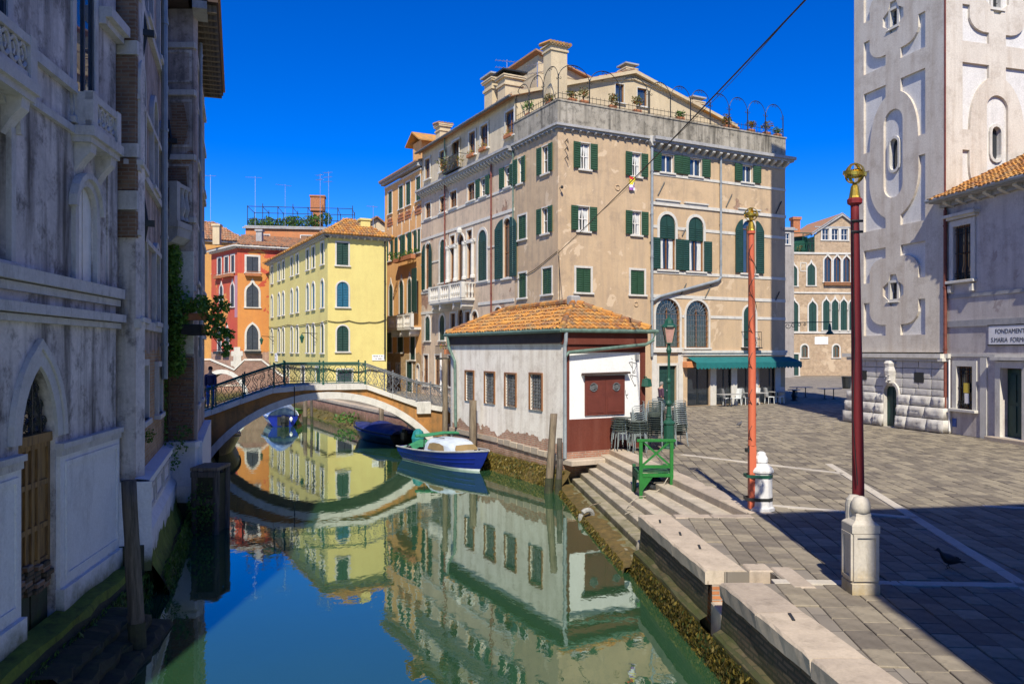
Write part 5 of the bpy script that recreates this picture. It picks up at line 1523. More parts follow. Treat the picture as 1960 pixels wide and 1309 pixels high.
for d0, d1 in ((-.12, .3), (WB-.3, WB+.12)):
    for (a, za), (b, zb) in zip(deck[:-1], deck[1:]):
        n = max(1, round((b-a)/1.15))
        for i in range(n):
            t0, t1 = i/n, (i+1)/n
            p = [(a+(b-a)*t0+.006, za+(zb-za)*t0), (a+(b-a)*t1-.006, za+(zb-za)*t1)]
            mb = MB().prism([(p[0][0], p[0][1]-.20), (p[1][0], p[1][1]-.20), (p[1][0], p[1][1]+.02), (p[0][0], p[0][1]+.02)], d0, d1)
            BRI.put('edge_stone', mb, M['istria'], fb)
for i in range(7):   # treads on the left flight
    u = -4.7 + i*.36
    z = 2.13 + (u+4.86)*.37
    BRI.put('tread', MB().box(u, u+.42, .3, WB-.3, z-.2, z+.06), M['istria_step'], fb)
BRI.put('pier_block', MB().cbox(3.98, 4.62, -.16, .35, 1.78, 2.32, .02), M['istria'], fb)
BRI.put('abutment', MB().prism([(5.0, -.5), (8.5, -.5), (8.5, 1.2), (6.2, 1.2), (5.4, 1.93), (5.0, 1.93)], .3, WB), M['p_bridge'], fb)
mb = MB().prism([(5.15, 1.9), (5.4, 1.9), (6.25, 1.2), (6.25, 1.36), (5.45, 2.08), (5.15, 2.08)], -.1, .35)
BRI.put('edge_stone', mb, M['istria'], fb)
# railings: posts, rails and scroll panels
def rail(d, nodes, root, mat='iron_green', matr='iron_grey', hgt=.95):
    for (a, za), (b, zb) in zip(nodes[:-1], nodes[1:]):
        m = mat if (a+b)/2 < 1.9 else matr
        L = b-a; sl = (zb-za)/L
        mb = MB()
        for h in (.07, hgt-.08, hgt):
            mb.tube([(0, 0, h), (L, 0, h + sl*L)], .022 if h < hgt else .03, 5)
        n = max(1, round(L/.34))
        for i in range(n):
            x = L*(i+.5)/n; z = sl*x
            s = 1 if i % 2 else -1
            w = L/n
            pts = []
            for j in range(15):
                t = j/14
                pts.append((x + s*w*.30*math.sin(t*2*PI), 0, z + .09 + (hgt-.2)*t))
            mb.tube(pts, .013, 4)
            scroll(mb, x - s*w*.1, z + .24, .12, PI/2, 1.0, 0, .011, s, n=10)
            scroll(mb, x + s*w*.1, z + .62, .12, -PI/2, 1.0, 0, .011, s, n=10)
        BRI.put('railing_panel', mb, M[m], root, a, za, d)
    for u, z in nodes:
        m = mat if u < 1.9 else matr
        pb = MB().lathe([(.05, 0), (.05, .12), (.03, .16), (.035, hgt*.75), (.055, hgt*.8), (.03, hgt*.86), (.035, hgt+.06), (.05, hgt+.09), (.0, hgt+.14)], 8)
        BRI.put('railing_post', pb, M[m], root, u, z, d)
nd = [(-6.6, 1.57), (-4.86, 2.15), (-3.6, 2.61), (-2.3, 3.05), (-1.85, 3.15), (-.2, 3.15), (1.65, 3.15), (2.9, 2.7), (4.0, 2.3), (5.2, 2.07), (6.1, 1.32)]
rail(.08, nd, fb); rail(WB-.08, nd, fb)
pb = MB().tube([(0, 0, 0), (0, -.05, -1.0), (0, 0, -1.3)], .02, 4)
BRI.put('hanging_pipe', pb, M['iron'], fb, -1.45, 3.1, -.14)

# ---------------------------------------------------------------- the hut
M['p_white'] = plaster('stained white stucco', (.86, .80, .72), (.78, .71, .63), (.46, .37, .29), .5, .5, .0, (1.5, ((.36, .17, .11), (.42, .24, .16), (.40, .35, .29))), damp=(.05, .85, (.075, .07, .028)))
M['white_clean'] = plaster('clean white stucco', (.80, .79, .77), (.77, .76, .74), (.66, .64, .62), .5, .25)
M['maroon'] = plaster('maroon stucco', (.135, .035, .022), (.115, .030, .020), (.19, .07, .05), .6, .35)
M['maroon_wood'] = simple('maroon painted boards', (.12, .030, .020), .55, .2, 3)
M['fascia'] = simple('dark brown soffit', (.055, .035, .030), .8, .3, 3)
hut = thing('hut', 'white and maroon hut with an orange tiled hip roof standing on the canal edge', 'hut', (1.76, 27.3, 0))
hw = [(-7.7, 2.52, .82, 1.25), (-5.74, 2.52, .86, 1.25), (-3.9, 2.51, .86, 1.27), (-1.9, 2.51, .84, 1.3)]
HL.put('wall', wall_mesh([(-9.8, -.8), (0, -.8), (0, 4.95), (-9.8, 4.95)], [hole(*q) for q in hw]), M['p_white'], hut)
for u, z, w, h in hw:
    wi = window(HL, hut, u, z, w, h, 'rect', 'glass', sur=.07, smat='brown_dark' if 'brown_dark' in M else 'brown_wood', wood='brown_wood', bars=(0, 0), sill=False, proud=.05)
    mb = MB()
    for j in range(1, 7): mb.box(-w/2+w*j/7-.012, -w/2+w*j/7+.012, .02, .045, 0, h)
    for j in range(1, 11): mb.box(-w/2, w/2, .022, .043, h*j/11-.012, h*j/11+.012)
    mb.put('grille', M['iron_grey'], wi)
HW = 3.45
HR.put('wall', MB().box(.003, HW, -.005, .3, PV-.2, 4.95), M['white_clean'], hut)
HR.put('brick_base', MB().box(-.03, HW, -.062, .02, -.6, PV-.012), M['bank_brick'], hut)
HR.put('dado', MB().box(.0, 2.25, -.05, -.004, PV-.01, 2.31), M['maroon'], hut)
HR.put('corner_band', MB().box(0, .22, -.045, -.004, 2.312, 4.95).box(HW-.22, HW, -.045, -.004, PV, 4.95).box(.221, HW-.221, -.044, -.004, 4.62, 4.95), M['maroon'], hut)
HR.put('dado', MB().box(2.26, HW-.225, -.048, -.004, PV, 1.5), M['maroon'], hut)
ks = HR.put('hatch', MB().box(.86, 1.69, -.06, 0, 2.42, 3.8).box(1.70, 2.53, -.06, 0, 2.42, 3.8).box(.93, 1.62, -.075, -.058, 2.5, 3.1).box(1.77, 2.46, -.075, -.058, 2.5, 3.1).box(.93, 1.62, -.075, -.058, 3.68, 3.73).box(1.77, 2.46, -.075, -.058, 3.68, 3.73), M['maroon_wood'], hut)
put('hatch_canopy', MB().prism([(.72, 3.82), (2.68, 3.86), (2.66, 3.93), (.74, 3.9)], -.22, 0).mesh('hatch_canopy', M['fascia']), ks)
for u in (1.2, 2.16):
    mb = MB().tube([(u+.14*math.cos(PI*j/8), -.075, 3.4+.14*math.sin(PI*j/8)) for j in range(16)], .018, 5, closed=True)
    for j in range(-2, 3):
        q = .05*j*1.1; hh = math.sqrt(max(.0, .0196-q*q))
        mb.tube([(u+q-hh*.7, -.075, 3.4-hh*.7+q*.0), (u+q+hh*.7, -.075, 3.4+hh*.7)], .008, 4)
        mb.tube([(u+q-hh*.7, -.072, 3.4+hh*.7), (u+q+hh*.7, -.072, 3.4-hh*.7)], .008, 4)
    put('vent', mb.mesh('vent', M['iron_grey']), ks)
    put('vent_hole', MB().prism([(u+.14*math.cos(PI*j/8), 3.4+.14*math.sin(PI*j/8)) for j in range(16)], -.066, -.05).mesh('vent_hole', M['iron']), ks)
HR.put('rear_wall', MB().box(HW-.3, HW, .0, 9.8, PV-.2, 4.95).box(0.0, HW, 9.6, 9.8, PV-.5, 4.95), M['white_clean'], hut)
HR.put('inner_mass', MB().box(.35, HW-.32, .4, 9.5, 1.0, 4.9), M['core'], hut)
HL.put('soffit_board', MB().prism([(-9.9, 4.92), (.0, 4.92), (.0, 5.36), (-9.9, 5.36)], -.10, .1), M['fascia'], hut)
HR.put('soffit_board', MB().box(-.05, HW+.05, -.12, .1, 4.9, 5.34), M['maroon'], hut)
e = 5.42
P = lambda u, d, z: HR.pos(u, d, z)
RZ = 6.45
tile_roof('roof_tiles', hut, P(-.17, -.2, e), P(HW+.16, -.2, e), P(1.9, 2.1, RZ), P(1.6, 2.1, RZ), 'tiles', .19, .33)
tile_roof('roof_tiles', hut, P(-.17, 9.9, e), P(-.17, -.2, e), P(1.7, 2.1, RZ), P(1.7, 7.6, RZ-.05), 'tiles', .19, .33)
tile_roof('roof_tiles', hut, P(HW+.16, -.2, e), P(HW+.16, 9.9, e), P(1.75, 7.6, RZ-.05), P(1.75, 2.1, RZ), 'tiles', .21, .4)
for a, b in ((P(-.15, -.18, e+.05), P(1.72, 2.1, RZ+.06)), (P(HW+.14, -.18, e+.05), P(1.75, 2.1, RZ+.06)), (P(1.72, 2.1, RZ+.06), P(1.72, 7.7, RZ+.03)), (P(-.15, 9.88, e+.05), P(1.72, 7.6, RZ+.03))):
    ridge('ridge_tile', hut, a, b, 'tiles', .12)
put('ridge_cap', MB().cbox(-.2, .2, -.16, .16, -.1, .22, .05).mesh('ridge_cap', M['istria_grey']), hut, P(1.73, 2.1, RZ+.08)-hut.location, HR.ang)
HL.put('gutter', MB().tube([(-9.95, -.22, e-.05), (.25, -.22, e-.05)], .075, 8), M['copper_pipe'], hut)
HR.put('gutter', MB().tube([(-.25, -.24, e-.05), (HW+.4, -.24, e-.05)], .075, 8), M['copper_pipe'], hut)
HR.put('drainpipe', MB().tube([(-.02, -.22, e-.1), (-.02, -.2, 5.0), (-.03, -.16, 4.8), (-.03, -.16, 1.0)], .065, 8), M['zinc'], hut)
HR.put('drainpipe', MB().tube([(HW+.3, -.24, e-.1), (HW+.2, -.24, 5.05), (HW-.1, -.2, 4.9), (.1, -.18, 4.62), (.0, -.17, 4.5)], .06, 8), M['copper_pipe'], hut)
HL.put('drainpipe', MB().tube([(-9.6, -.22, e-.1), (-9.55, -.2, 4.85), (-9.0, -.14, 4.2), (-8.95, -.12, 1.3)], .065, 8), M['copper_pipe'], hut)
HL.put('footing_stone', MB().box(-9.85, -5.0, -.06, .0, 1.02, 1.22), M['istria_quay'], hut)
mb = MB()
for i in range(9): HL.put('footing_stone', MB().cbox(.01, .50, -.07, .05, -.02, .20+rnd.uniform(-.03, .03), .02), M['istria_quay'], hut, -4.9+i*.54, 1.02 - i*.015)
# sprayed scrawl on the white wall
mb = MB()
for q in ([(2.75,4.26),(2.88,4.27),(2.98,4.23),(3.07,4.22)],[(2.75,4.26),(2.91,4.03),(2.91,3.86)],[(2.88,4.27),(2.9,4.05)],[(3.09,4.53),(3.09,4.14),(2.98,3.97)],[(2.94,3.94),(3.01,3.94),(3.01,3.87),(2.94,3.87),(2.94,3.94)],[(2.77,3.79),(2.88,3.8),(3.09,3.75)],[(2.79,3.79),(2.98,3.45)],[(2.88,3.79),(2.91,3.69)],[(2.98,3.45),(3.05,3.45),(3.03,3.4),(2.98,3.41)],[(2.59,3.27),(2.61,3.1),(2.68,2.96)],[(2.61,3.1),(2.7,3.09),(2.7,3.16)],[(2.86,4.41),(2.9,4.36)],): mb.tube([(u, -.012, z) for u, z in q], .009, 4)
tag(HR.put('scrawl', mb, M['iron'], hut), kind='stuff')
HR.put('meter_box', MB().box(3.02, 3.16, -.08, 0, 4.35, 4.55), M['istria_grey'], hut)
HR.put('green_lamp', MB().lathe([(.02, 0), (.16, -.05), (.2, -.3), (.06, -.34)], 8, 0, -.2).tube([(0, 0, .05), (0, -.2, .02)], .02, 4), M['iron_green'], hut, HW-.06, 3.7)
weed_fringe('hut_seaweed', [tuple(HL.pos(-9.9)[:2]), tuple(HL.pos(.2)[:2])], -.08, .62, .62, 1700, 'weed', .10)
HL.put('weedy_foot', MB().loft([[(-10+i*.42, y + rnd.uniform(-.06, .06), z + rnd.uniform(-.05, .05)) for i in range(26)] for y, z in ((-.75, -.3), (-.45, .05), (-.25, .3), (0, .6))]), M['ledge'], hut)
HR.put('landing_stone', MB().cbox(-.05, 2.2, -.62, -.06, .80, .98, .03), M['istria_quay'], hut)

# ---------------------------------------------------------------- bell tower
M['p_tower'] = plaster('rough pale stucco', (.64, .585, .50), (.57, .515, .44), (.42, .34, .26), .45, .55, .0, fine=.14)
M['p_panel'] = plaster('paler recessed stucco', (.70, .68, .64), (.63, .61, .58), (.45, .43, .4), .7, .3, .0, fine=.16)
tw = thing('bell_tower', 'pale stuccoed bell tower with curved recessed panels and a rusticated foot', 'tower', (18.3, 33.7, PV))
def arcq(cx, cz, r, a0, a1, n=7, rz=None):
    return [(cx + r*math.cos(R(a0+(a1-a0)*i/n)), cz + (rz or r)*math.sin(R(a0+(a1-a0)*i/n))) for i in range(n+1)]
def ccw(p):
    a = sum(p[i-1][0]*p[i][1] - p[i][0]*p[i-1][1] for i in range(len(p)))
    return p if a > 0 else p[::-1]
def panels():
    """recesses about the centre line, in x (from -1.9 to 1.9) and z"""
    L = []
    up = [(-1.9, 17.0), (-.46, 17.0), (-.46, 16.52)] + arcq(-.0, 14.3, 1.48, 108, 172, 7, 2.25)[0:] + [(-1.5, 14.13), (-1.9, 14.13)]
    L += [up, [(-x, z) for x, z in up]]
    lo = [(-1.9, 13.26), (-1.52, 13.26)] + arcq(0, 12.7, 1.52, 182, 250, 7, 1.95) + [(-.46, 10.8), (-.46, 10.36), (-1.9, 10.36)]
    L += [lo, [(-x, z) for x, z in lo]]
    ov = arcq(0, 15.15, .59, 0, 180, 10) + arcq(0, 12.28, .59, 180, 360, 10)
    L.append(ov)
    for z0, s in ((7.42, 1), (19.95, 1)):
        q = [(-1.9, z0+2.04), (-.46, z0+2.04), (-.46, z0+1.55), (-.78, z0+1.54)] + arcq(-.78-.02, z0+.78-.0, .74, 92, 178, 5)[1:-1][::1] + [(-1.5, z0+.78), (-1.5, z0+.47), (-1.9, z0+.47)]
        for sx in (1, -1):
            L.append([(sx*x, z) for x, z in q])
            L.append([(sx*x, 2*z0 - z) for x, z in q])
        ct = [(-.64, z0+.2), (-.3, z0+.42), (-.18, z0+.75), (.18, z0+.75), (.3, z0+.42), (.64, z0+.2), (.64, z0-.2), (.3, z0-.42), (.18, z0-.7), (-.18, z0-.7), (-.3, z0-.42), (-.64, z0-.2)]
        L.append(ct)
    return [ccw(p) for p in L]
pn = panels()
for F, cx in ((TL, -2.92), (TR, 2.88)):
    a, b = (-5.48, 0) if F is TL else (0, 5.8)
    hs_ = [moved(p, cx, 0) for p in pn]
    F.put('wall', wall_mesh([(a, 4.6), (b, 4.6), (b, 33), (a, 33)], hs_, .12), M['p_tower'], tw)
    ins = [moved(shape('rect', .42, .75, 10), cx, z - .38) for z in (7.42, 19.95)] + [moved(arcq(0, .95, .25, 0, 180, 6) + arcq(0, 0, .25, 180, 360, 6), cx, 13.2)]
    F.put('recess_panel', wall_mesh([(a+.6, 5.0), (b-.6, 5.0), (b-.6, 23.5), (a+.6, 23.5)], ins, .2), M['p_panel'], tw, 0, 0, .12)
    for z in (7.42, 19.95):
        fr = F.put('window', MB().ring(offset(shape('rect', .42, .75), .12), shape('rect', .42, .75), .03, .14), M['istria'], tw, cx, z-.38)
        MB().box(-.21, .21, .26, .28, 0, .75).put('pane', M['glass'], fr)
        MB().tube([(-.07, .2, 0), (-.07, .2, .75)], .012, 4).tube([(.07, .2, 0), (.07, .2, .75)], .012, 4).tube([(-.21, .2, .25), (.21, .2, .25)], .012, 4).tube([(-.21, .2, .5), (.21, .2, .5)], .012, 4).put('grille', M['iron'], fr)
        MB().cbox(-.4, .4, -.05, .12, -.16, -.125, .01).put('sill', M['istria'], fr)
    ov = arcq(0, .95, .25, 0, 180, 6) + arcq(0, 0, .25, 180, 360, 6)
    fr = F.put('window', MB().ring(offset(ov, .12), ov, .03, .14), M['istria'], tw, cx, 13.2)
    MB().prism(ov, .27, .29).put('pane', M['glass'], fr)
    F.put('plinth_cornice', MB().box(a-.5 if F is TL else a-.12, b+.12, -.32, .05, 4.36, 4.54).box(a-.3, b+.05, -.2, .05, 4.22, 4.36), M['istria_grey'] if 0 else M['istria'], tw)
TL.put('rear_wall', MB().box(-5.3, -.5, .5, 5.6, PV, 33), M['core'], tw)
TL.put('side_wall', MB().box(-5.48, -5.3, .02, 5.8, PV, 33), M['p_tower'], tw)
# rusticated foot: each block an object
M['rustic'] = stone('rusticated stone', (.58, .56, .52), (.50, .47, .43), (.22, .19, .15), .45, 1.6, moss=(.9, 1.45, (.33, .29, .21)), rand=.1)
def rustic(F, u0, u1, z0, z1, d0, bulge):
    mb = MB()
    n, m = 8, 5
    r2 = rnd
    rows = []
    for j in range(m+1):
        row = []
        for i in range(n+1):
            e_ = min(i, n-i, 1) * min(j, m-j, 1)
            row.append((u0+.015+(u1-u0-.03)*i/n, d0 - (bulge*r2.uniform(.45, 1.2) if e_ else 0), z0+.015+(z1-z0-.03)*j/m))
        rows.append(row)
    mb.loft(rows)
    b = [(u0+.015, z0+.015), (u1-.015, z0+.015), (u1-.015, z1-.015), (u0+.015, z1-.015)]
    mb.add([(x, d0, z) for x, z in b] + [(x, .1, z) for x, z in b], [(i, i+4, (i+1) % 4+4, (i+1) % 4) for i in range(4)])
    F.put('rusticated_block', mb, M['rustic'], tw, smooth=True)
for F in (TL, TR):
    a0, b0 = (-5.5, 0.0) if F is TL else (0.02, 5.8)
    F.put('plinth', MB().box(a0, b0, .02, .4, PV, 4.3), M['mortar'] if 0 else M['rustic'], tw)
    z = PV
    for ci, (hz, out_, bul) in enumerate(((.56, -.30, .11), (.5, -.23, .11), (.46, -.16, .09), (.30, -.10, .02), (.42, -.10, .015), (.46, -.10, .015), (.32, -.10, .012))):
        u = a0 - (.45 if ci < 3 and F is TL else .08)*(1 - ci*.12); k = ci % 2
        while u < b0 - .05:
            w = (.92 if k % 2 else 1.15) * (1 if ci < 3 else .8)
            u1 = min(u + w, b0 + (-out_ if ci < 3 else .1))
            if b0 - u1 < .35: u1 = b0 + (-out_*.9 if ci < 3 else .1)
            dh = (-3.28, -2.48) if F is TL else (99, 99)
            spans = [(u, u1)]
            if z < 3.0 - .1 and u1 > dh[0] and u < dh[1]:
                spans = [(u, dh[0]), (dh[1], u1)]
            for s0, s1 in spans:
                if s1 - s0 > .12: rustic(F, s0, s1, z, z+hz, out_, bul)
            u = u1; k += 1
        z += hz
dsh = shape('round', .8, 1.95)
TL.put('door_reveal', MB().ring(offset(dsh, .12), dsh, -.2, .3), M['rustic'], tw, -2.88, PV)
TL.put('door', MB().prism(offset(dsh, .02), .0, .06).tube([(0, -.02, .1), (0, -.02, 1.8)], .015, 4).lathe([(.02, .95), (.05, 1.0), (.02, 1.05)], 6, .12, -.03), M['slate_green'] if 'slate_green' in M else M['teal_sh'], tw, -2.88, PV)
mask = MB().lathe([(.1, 3.1), (.2, 3.2), (.24, 3.5), (.3, 3.75), (.26, 3.95), (.3, 4.1), (.2, 4.22)], 9, 0, -.16)
for k in range(12): mask.lathe([(.02, 3.2+k*.08), (.09, 3.25+k*.08), (.02, 3.32+k*.08)], 5, .12*math.sin(k*2.1), -.36+.02*(k % 3))
TL.put('carved_mask', mask, M['rustic'], tw, -2.88, 0)
for u in (-4.75, -1.25): TL.put('vent_window', MB().box(-.27, .27, -.125, .0, 3.28, 3.72), M['iron'], tw, u, 0)
TR.put('gutter_pipe', MB().tube([(.02, -.04, 4.7), (.02, -.04, 24)], .035, 5), M['rust_pipe'], tw)

# ---------------------------------------------------------------- house at the right edge
M['p_lilac'] = plaster('grey lilac stucco', (.56, .51, .47), (.49, .445, .415), (.32, .27, .25), .45, .6, .0, spots=((.36, .31, .29), .8, .66))
sh_ = thing('plastered_house', 'grey stuccoed house with a tiled roof and barred windows at the right edge', 'house', SIDE.pos(0, 0, PV))
sw_ = [(.74, 7.58, .98, 2.25, 'rect'), (.88, 2.28, .92, 1.75, 'rect'), (3.4, 1.36, 1.05, 2.65, 'rect'), (5.2, 7.58, .98, 2.25, 'rect')]
SIDE.put('wall', wall_mesh([(-.3, PV), (9, PV), (9, 10.9), (-.3, 10.9)], [hole(*q) for q in sw_]), M['p_lilac'], sh_)
for q in (sw_[0], sw_[3], sw_[1]):
    wi = window(SIDE, sh_, *q, 'glass', sur=.24, wood='brown_wood', bars=(1, 1), proud=.06, smat='istria', sproud=.2)
    w, h = q[2], q[3]
    mb = MB()
    for j in range(1, 7): mb.tube([(-w/2+w*j/7, .03, 0), (-w/2+w*j/7, -.02 if q[1] > 5 else .03, .35), (-w/2+w*j/7, .03, .6), (-w/2+w*j/7, .03, h)], .016, 4)
    for z in (.3, h*.5, h-.3): mb.tube([(-w/2, .03, z), (w/2, .03, z)], .016, 4)
    for j in range(6):
        scroll(mb, -w/2+w*(j+.6)/7, .18, .07, 0, 1, .0, .012); scroll(mb, -w/2+w*(j+.6)/7, h-.15, .06, 0, 1, .02, .012)
    mb.put('grille', M['iron'], wi)
SIDE.put('window_hood', MB().box(-.95, .95, -.28, .02, .1, .22).box(-.85, .85, -.16, .021, 0, .1), M['istria'], sh_, .74, 10.12)
for u in (.12, 1.36): SIDE.put('sill_corbel', MB().prism([(-.1, -.12), (.1, -.12), (.08, -.4), (-.08, -.4)], -.16, .0), M['istria'], sh_, u, 7.5)
for z, h, p in ((7.0, .14, .04), (5.92, .26, .05)): band(SIDE, sh_, -.3, 9, z, h, p, mat='istria_grey', under=0)
band(SIDE, sh_, -.3, 9, 4.55, .12, .05, under=0)
for a_, b_ in ((-.28, .0), (1.75, 2.1)): SIDE.put('ground_pilaster', MB().box(a_, b_, -.05, .02, PV, 4.4), M['istria'], sh_)
d = SIDE.put('door', MB().box(-.5, .5, .2, .26, 0, 2.6).box(-.38, -.06, .17, .21, .2, 1.2).box(.06, .38, .17, .21, .2, 1.2).box(-.38, -.06, .17, .21, 1.35, 2.4).box(.06, .38, .17, .21, 1.35, 2.4), M['teal_sh'], sh_, 3.4, 1.36)
SIDE.put('door_frame', MB().ring(offset(shape('rect', 1.05, 2.65), .26), offset(shape('rect', 1.05, 2.65), .003), -.12, .01).box(-.9, .9, -.25, .02, 2.95, 3.08), M['istria'], sh_, 3.4, 1.36)
SIDE.put('door_step', MB().cbox(-1.0, 5.6, -.4, .02, PV-.1, 1.35, .02), M['istria_quay'], sh_, 3.4, 0)
SIDE.put('notice', MB().box(.78, 1.1, .0, .01, 2.95, 3.35), simple('yellow paper', (.60, .45, .06), .8, .1, 3), sh_); SIDE.put('notice', MB().box(.84, 1.08, .0, .01, 2.5, 2.93), M['white_paint'], sh_)
SIDE.put('notice', MB().box(.15, .38, -.02, .0, 1.5, 1.85), simple('blue poster', (.03, .08, .30), .7, .3, 9), sh_)
downpipe(SIDE, sh_, -.12, 1.3, 10.6, .07, 'rust_pipe', -.14); downpipe(SIDE, sh_, .08, 1.3, 4.3, .035, 'white_paint', -.1)
SIDE.put('eaves', MB().box(-.5, 9, -.62, .05, 10.9, 11.0).box(-.4, 9, -.2, .05, 10.72, 10.9), M['istria_grey'], sh_)
brackets(SIDE, sh_, -.2, 8.8, 10.9, 12, .2, .24, .42, 'istria')
SIDE.put('gutter', MB().tube([(-.6, -.68, 11.02), (9, -.68, 11.02)], .09, 8), M['zinc'], sh_)
tile_roof('roof_tiles', sh_, SIDE.pos(-.5, -.7, 11.02), SIDE.pos(9, -.7, 11.02), SIDE.pos(9, 5.5, 13.9), SIDE.pos(-.1, 5.5, 13.9), 'tiles', .22, .38)
SIDE.put('rear_wall', MB().box(-.2, 9, .3, 6, PV, 10.9), M['core'], sh_)
st = thing('street_sign', 'white plaque reading FONDAMENTA S.MARIA FORMOSA on the grey house wall', 'sign', SIDE.pos(3.35, -.02, 5.28), SIDE.ang)
MB().box(-1.15, 1.15, -.02, .02, -.38, .38).put('board', M['white_paint'], st)
MB().box(-1.2, 1.2, -.03, -.01, .36, .41).box(-1.2, 1.2, -.03, -.01, -.41, -.36).put('border', M['iron'], st)
def lettering(root, text, size, x, z, y=-.024, w=1.0):
    cu = bpy.data.curves.new('lettering', 'FONT'); cu.body = text; cu.size = size; cu.align_x = 'CENTER'; cu.extrude = .002; cu.offset = .0
    cu.materials.append(M['iron'])
    tmp = bpy.data.objects.new('tmp', cu); COL.objects.link(tmp)
    dg = bpy.context.evaluated_depsgraph_get()
    me = bpy.data.meshes.new_from_object(tmp.evaluated_get(dg))
    bpy.data.objects.remove(tmp); bpy.data.curves.remove(cu)
    return put('lettering', me, root, (x, y, z), rot=(R(90), 0, 0), scale=(w, 1, 1))
lettering(st, 'FONDAMENTA', .25, 0, .06, w=.95); lettering(st, 'S.MARIA  FORMOSA', .25, 0, -.27, w=.92)

# ---------------------------------------------------------------- far palazzo across the square
M['brick_far'] = brickwall('old rosy brick', (.42, .27, .155), (.48, .34, .21), (.43, .36, .27), ((.52, .40, .27), .35, .58))
FPF = Frame(37.2, 108, .995, .1)
fp = thing('gothic_palazzo', 'brick palazzo with rows of pointed white windows at the far end of the square', 'palazzo', (37.2, 108, PV))
fpw = [(1.0, 13.4, 1.1, 3.0, 'ogee', 'closed'), (3.55, 13.5, 1.1, 3.1, 'ogee', 'closed'), (1.15, 7.25, 1.1, 4.2, 'ogee', 'closed'), (3.75, 7.25, 1.1, 4.2, 'ogee', 'closed')]
fpw += [(5.7+1.25*i, 7.4, .95, 4.3, 'ogee', 'closed') for i in range(6)] + [(5.9+1.35*i, 14.0, 1.0, 3.6, 'ogee', 'glass') for i in range(5)]
fpw += [(2.6, 3.7, .9, 1.7, 'round', 'glass'), (7.1, 3.7, .9, 1.7, 'round', 'glass'), (1.2, PV+.05, 1.1, 2.9, 'rect', 'closed'), (11.2, 3.7, .9, 1.7, 'round', 'glass')]
fpw += [(5.6+1.35*i, 19.7, .95, 1.55, 'rect', 'glass') for i in range(3)]
FPF.put('wall', wall_mesh([(-.5, PV), (16, PV), (16, 20.2), (10.9, 20.8), (7.9, 23.0), (4.0, 20.4), (4.0, 18.0), (-.5, 17.9)], [hole(u, z, w, h, k) for u, z, w, h, k, s in fpw]), M['brick_far'], fp)
for u, z, w, h, k, s in fpw: window(FPF, fp, u, z, w, h, k, s, sur=.2, shut='teal_sh', wood='brown_wood' if z < 18 else 'white_wood', bars=(1, 1), slats=False, proud=.08)
for a, b, z, h in ((-.5, 16, 18.0, .25), (-.5, 16, 12.6, .2), (-.5, 16, 7.2, .22)): band(FPF, fp, a, b, z, h, .12, under=0)
for u in [6.325+1.25*i for i in range(5)]: FPF.put('column', MB().lathe([(.14, 7.3), (.1, 7.5), (.1, 10.0), (.17, 10.2)], 8, 0, -.12), M['istria'], fp, u, 0)
FPF.put('barge_board', MB().prism([(3.6, 20.3), (7.9, 23.05), (11.2, 20.7), (11.2, 21.0), (7.9, 23.45), (3.6, 20.65)], -.3, .1), M['istria_grey'], fp)
FPF.put('gable_moulding', MB().box(4.0, 11, -.12, .02, 21.4, 21.55), M['istria_grey'], fp)
FPF.put('rear_wall', MB().box(-.4, 16, .3, 10, PV, 17.9).box(4.1, 15.8, .3, 10, 17.9, 20.2), M['core'], fp)
slab(fp, [FPF.pos(7.9, -.3, 23.4), FPF.pos(11.4, -.3, 20.9), FPF.pos(11.4, 10, 20.9), FPF.pos(7.9, 10, 23.4)], mat='tiles_old'); slab(fp, [FPF.pos(3.5, -.3, 20.5), FPF.pos(7.9, -.3, 23.4), FPF.pos(7.9, 10, 23.4), FPF.pos(3.5, 10, 20.5)], mat='tiles_old')
slab(fp, [FPF.pos(.8, 1.5, 20.3), FPF.pos(4.0, 1.5, 20.6), FPF.pos(4, 7, 21.9), FPF.pos(.8, 7, 21.6)], mat='tiles_old')
FPF.put('roof_room', MB().box(.8, 4.0, 2.0, 7, 17.9, 20.4), M['iron_green'], fp)
mb = MB()
for i in range(9): mb.tube([(-.4+4.4*i/8, .0, 18), (-.4+4.4*i/8, 0, 19.2)], .04, 4)
for u in (-.4, .8, 2.4, 4.0): mb.tube([(u, 0, 18), (u, 0, 20.6 if u > 0 else 19.4)], .06, 4)
mb.tube([(-.4, 0, 19.2), (4, 0, 19.2)], .05, 4).tube([(.8, 0, 20.6), (4, 0, 20.6)], .06, 4)
for i in range(14): mb.tube([(2.4+1.6*i/13, .02, 18), (2.4+1.6*((i*5) % 14)/13, .02, 20.6)], .02, 4)
FPF.put('terrace_frame', mb, M['iron_green'], fp)
o = FPF.put('chimney', MB().box(-.5, .5, -.5, .5, -1, 2.4).box(-.65, .65, -.65, .65, 2.4, 2.8), M['terracotta'], fp, 3.2, 20.6, 4)
FPF.put('window_box', MB().box(5.3, 12.0, -.35, 0, 13.5, 13.95), M['brown_wood'], fp)
FPF.put('relief_frame', MB().ring([(2.0, 15.4), (2.9, 15.4), (2.9, 16.6), (2.0, 16.6)], [(2.1, 15.5), (2.8, 15.5), (2.8, 16.5), (2.1, 16.5)], -.06, .01), M['istria'], fp)
t = thing('wall_plaque', 'small white marble plaque between the arched grilles of the gothic palazzo', 'plaque', FPF.pos(5.0, -.03, 6.0), FPF.ang)
MB().box(-.95, .95, -.03, .02, -.5, .5).put('slab', M['white_paint'], t)
bush('terrace_plants', 'green potted plants crowding the iron terrace of the gothic palazzo', FPF.pos(1.0, .6, 18.2), [(-.8, 0, .5, .5), (.2, .2, .7, .5), (1.2, 0, .4, .45), (-.2, .3, 1.2, .4)], 60, .25, 'leaf_dry', 'plants')
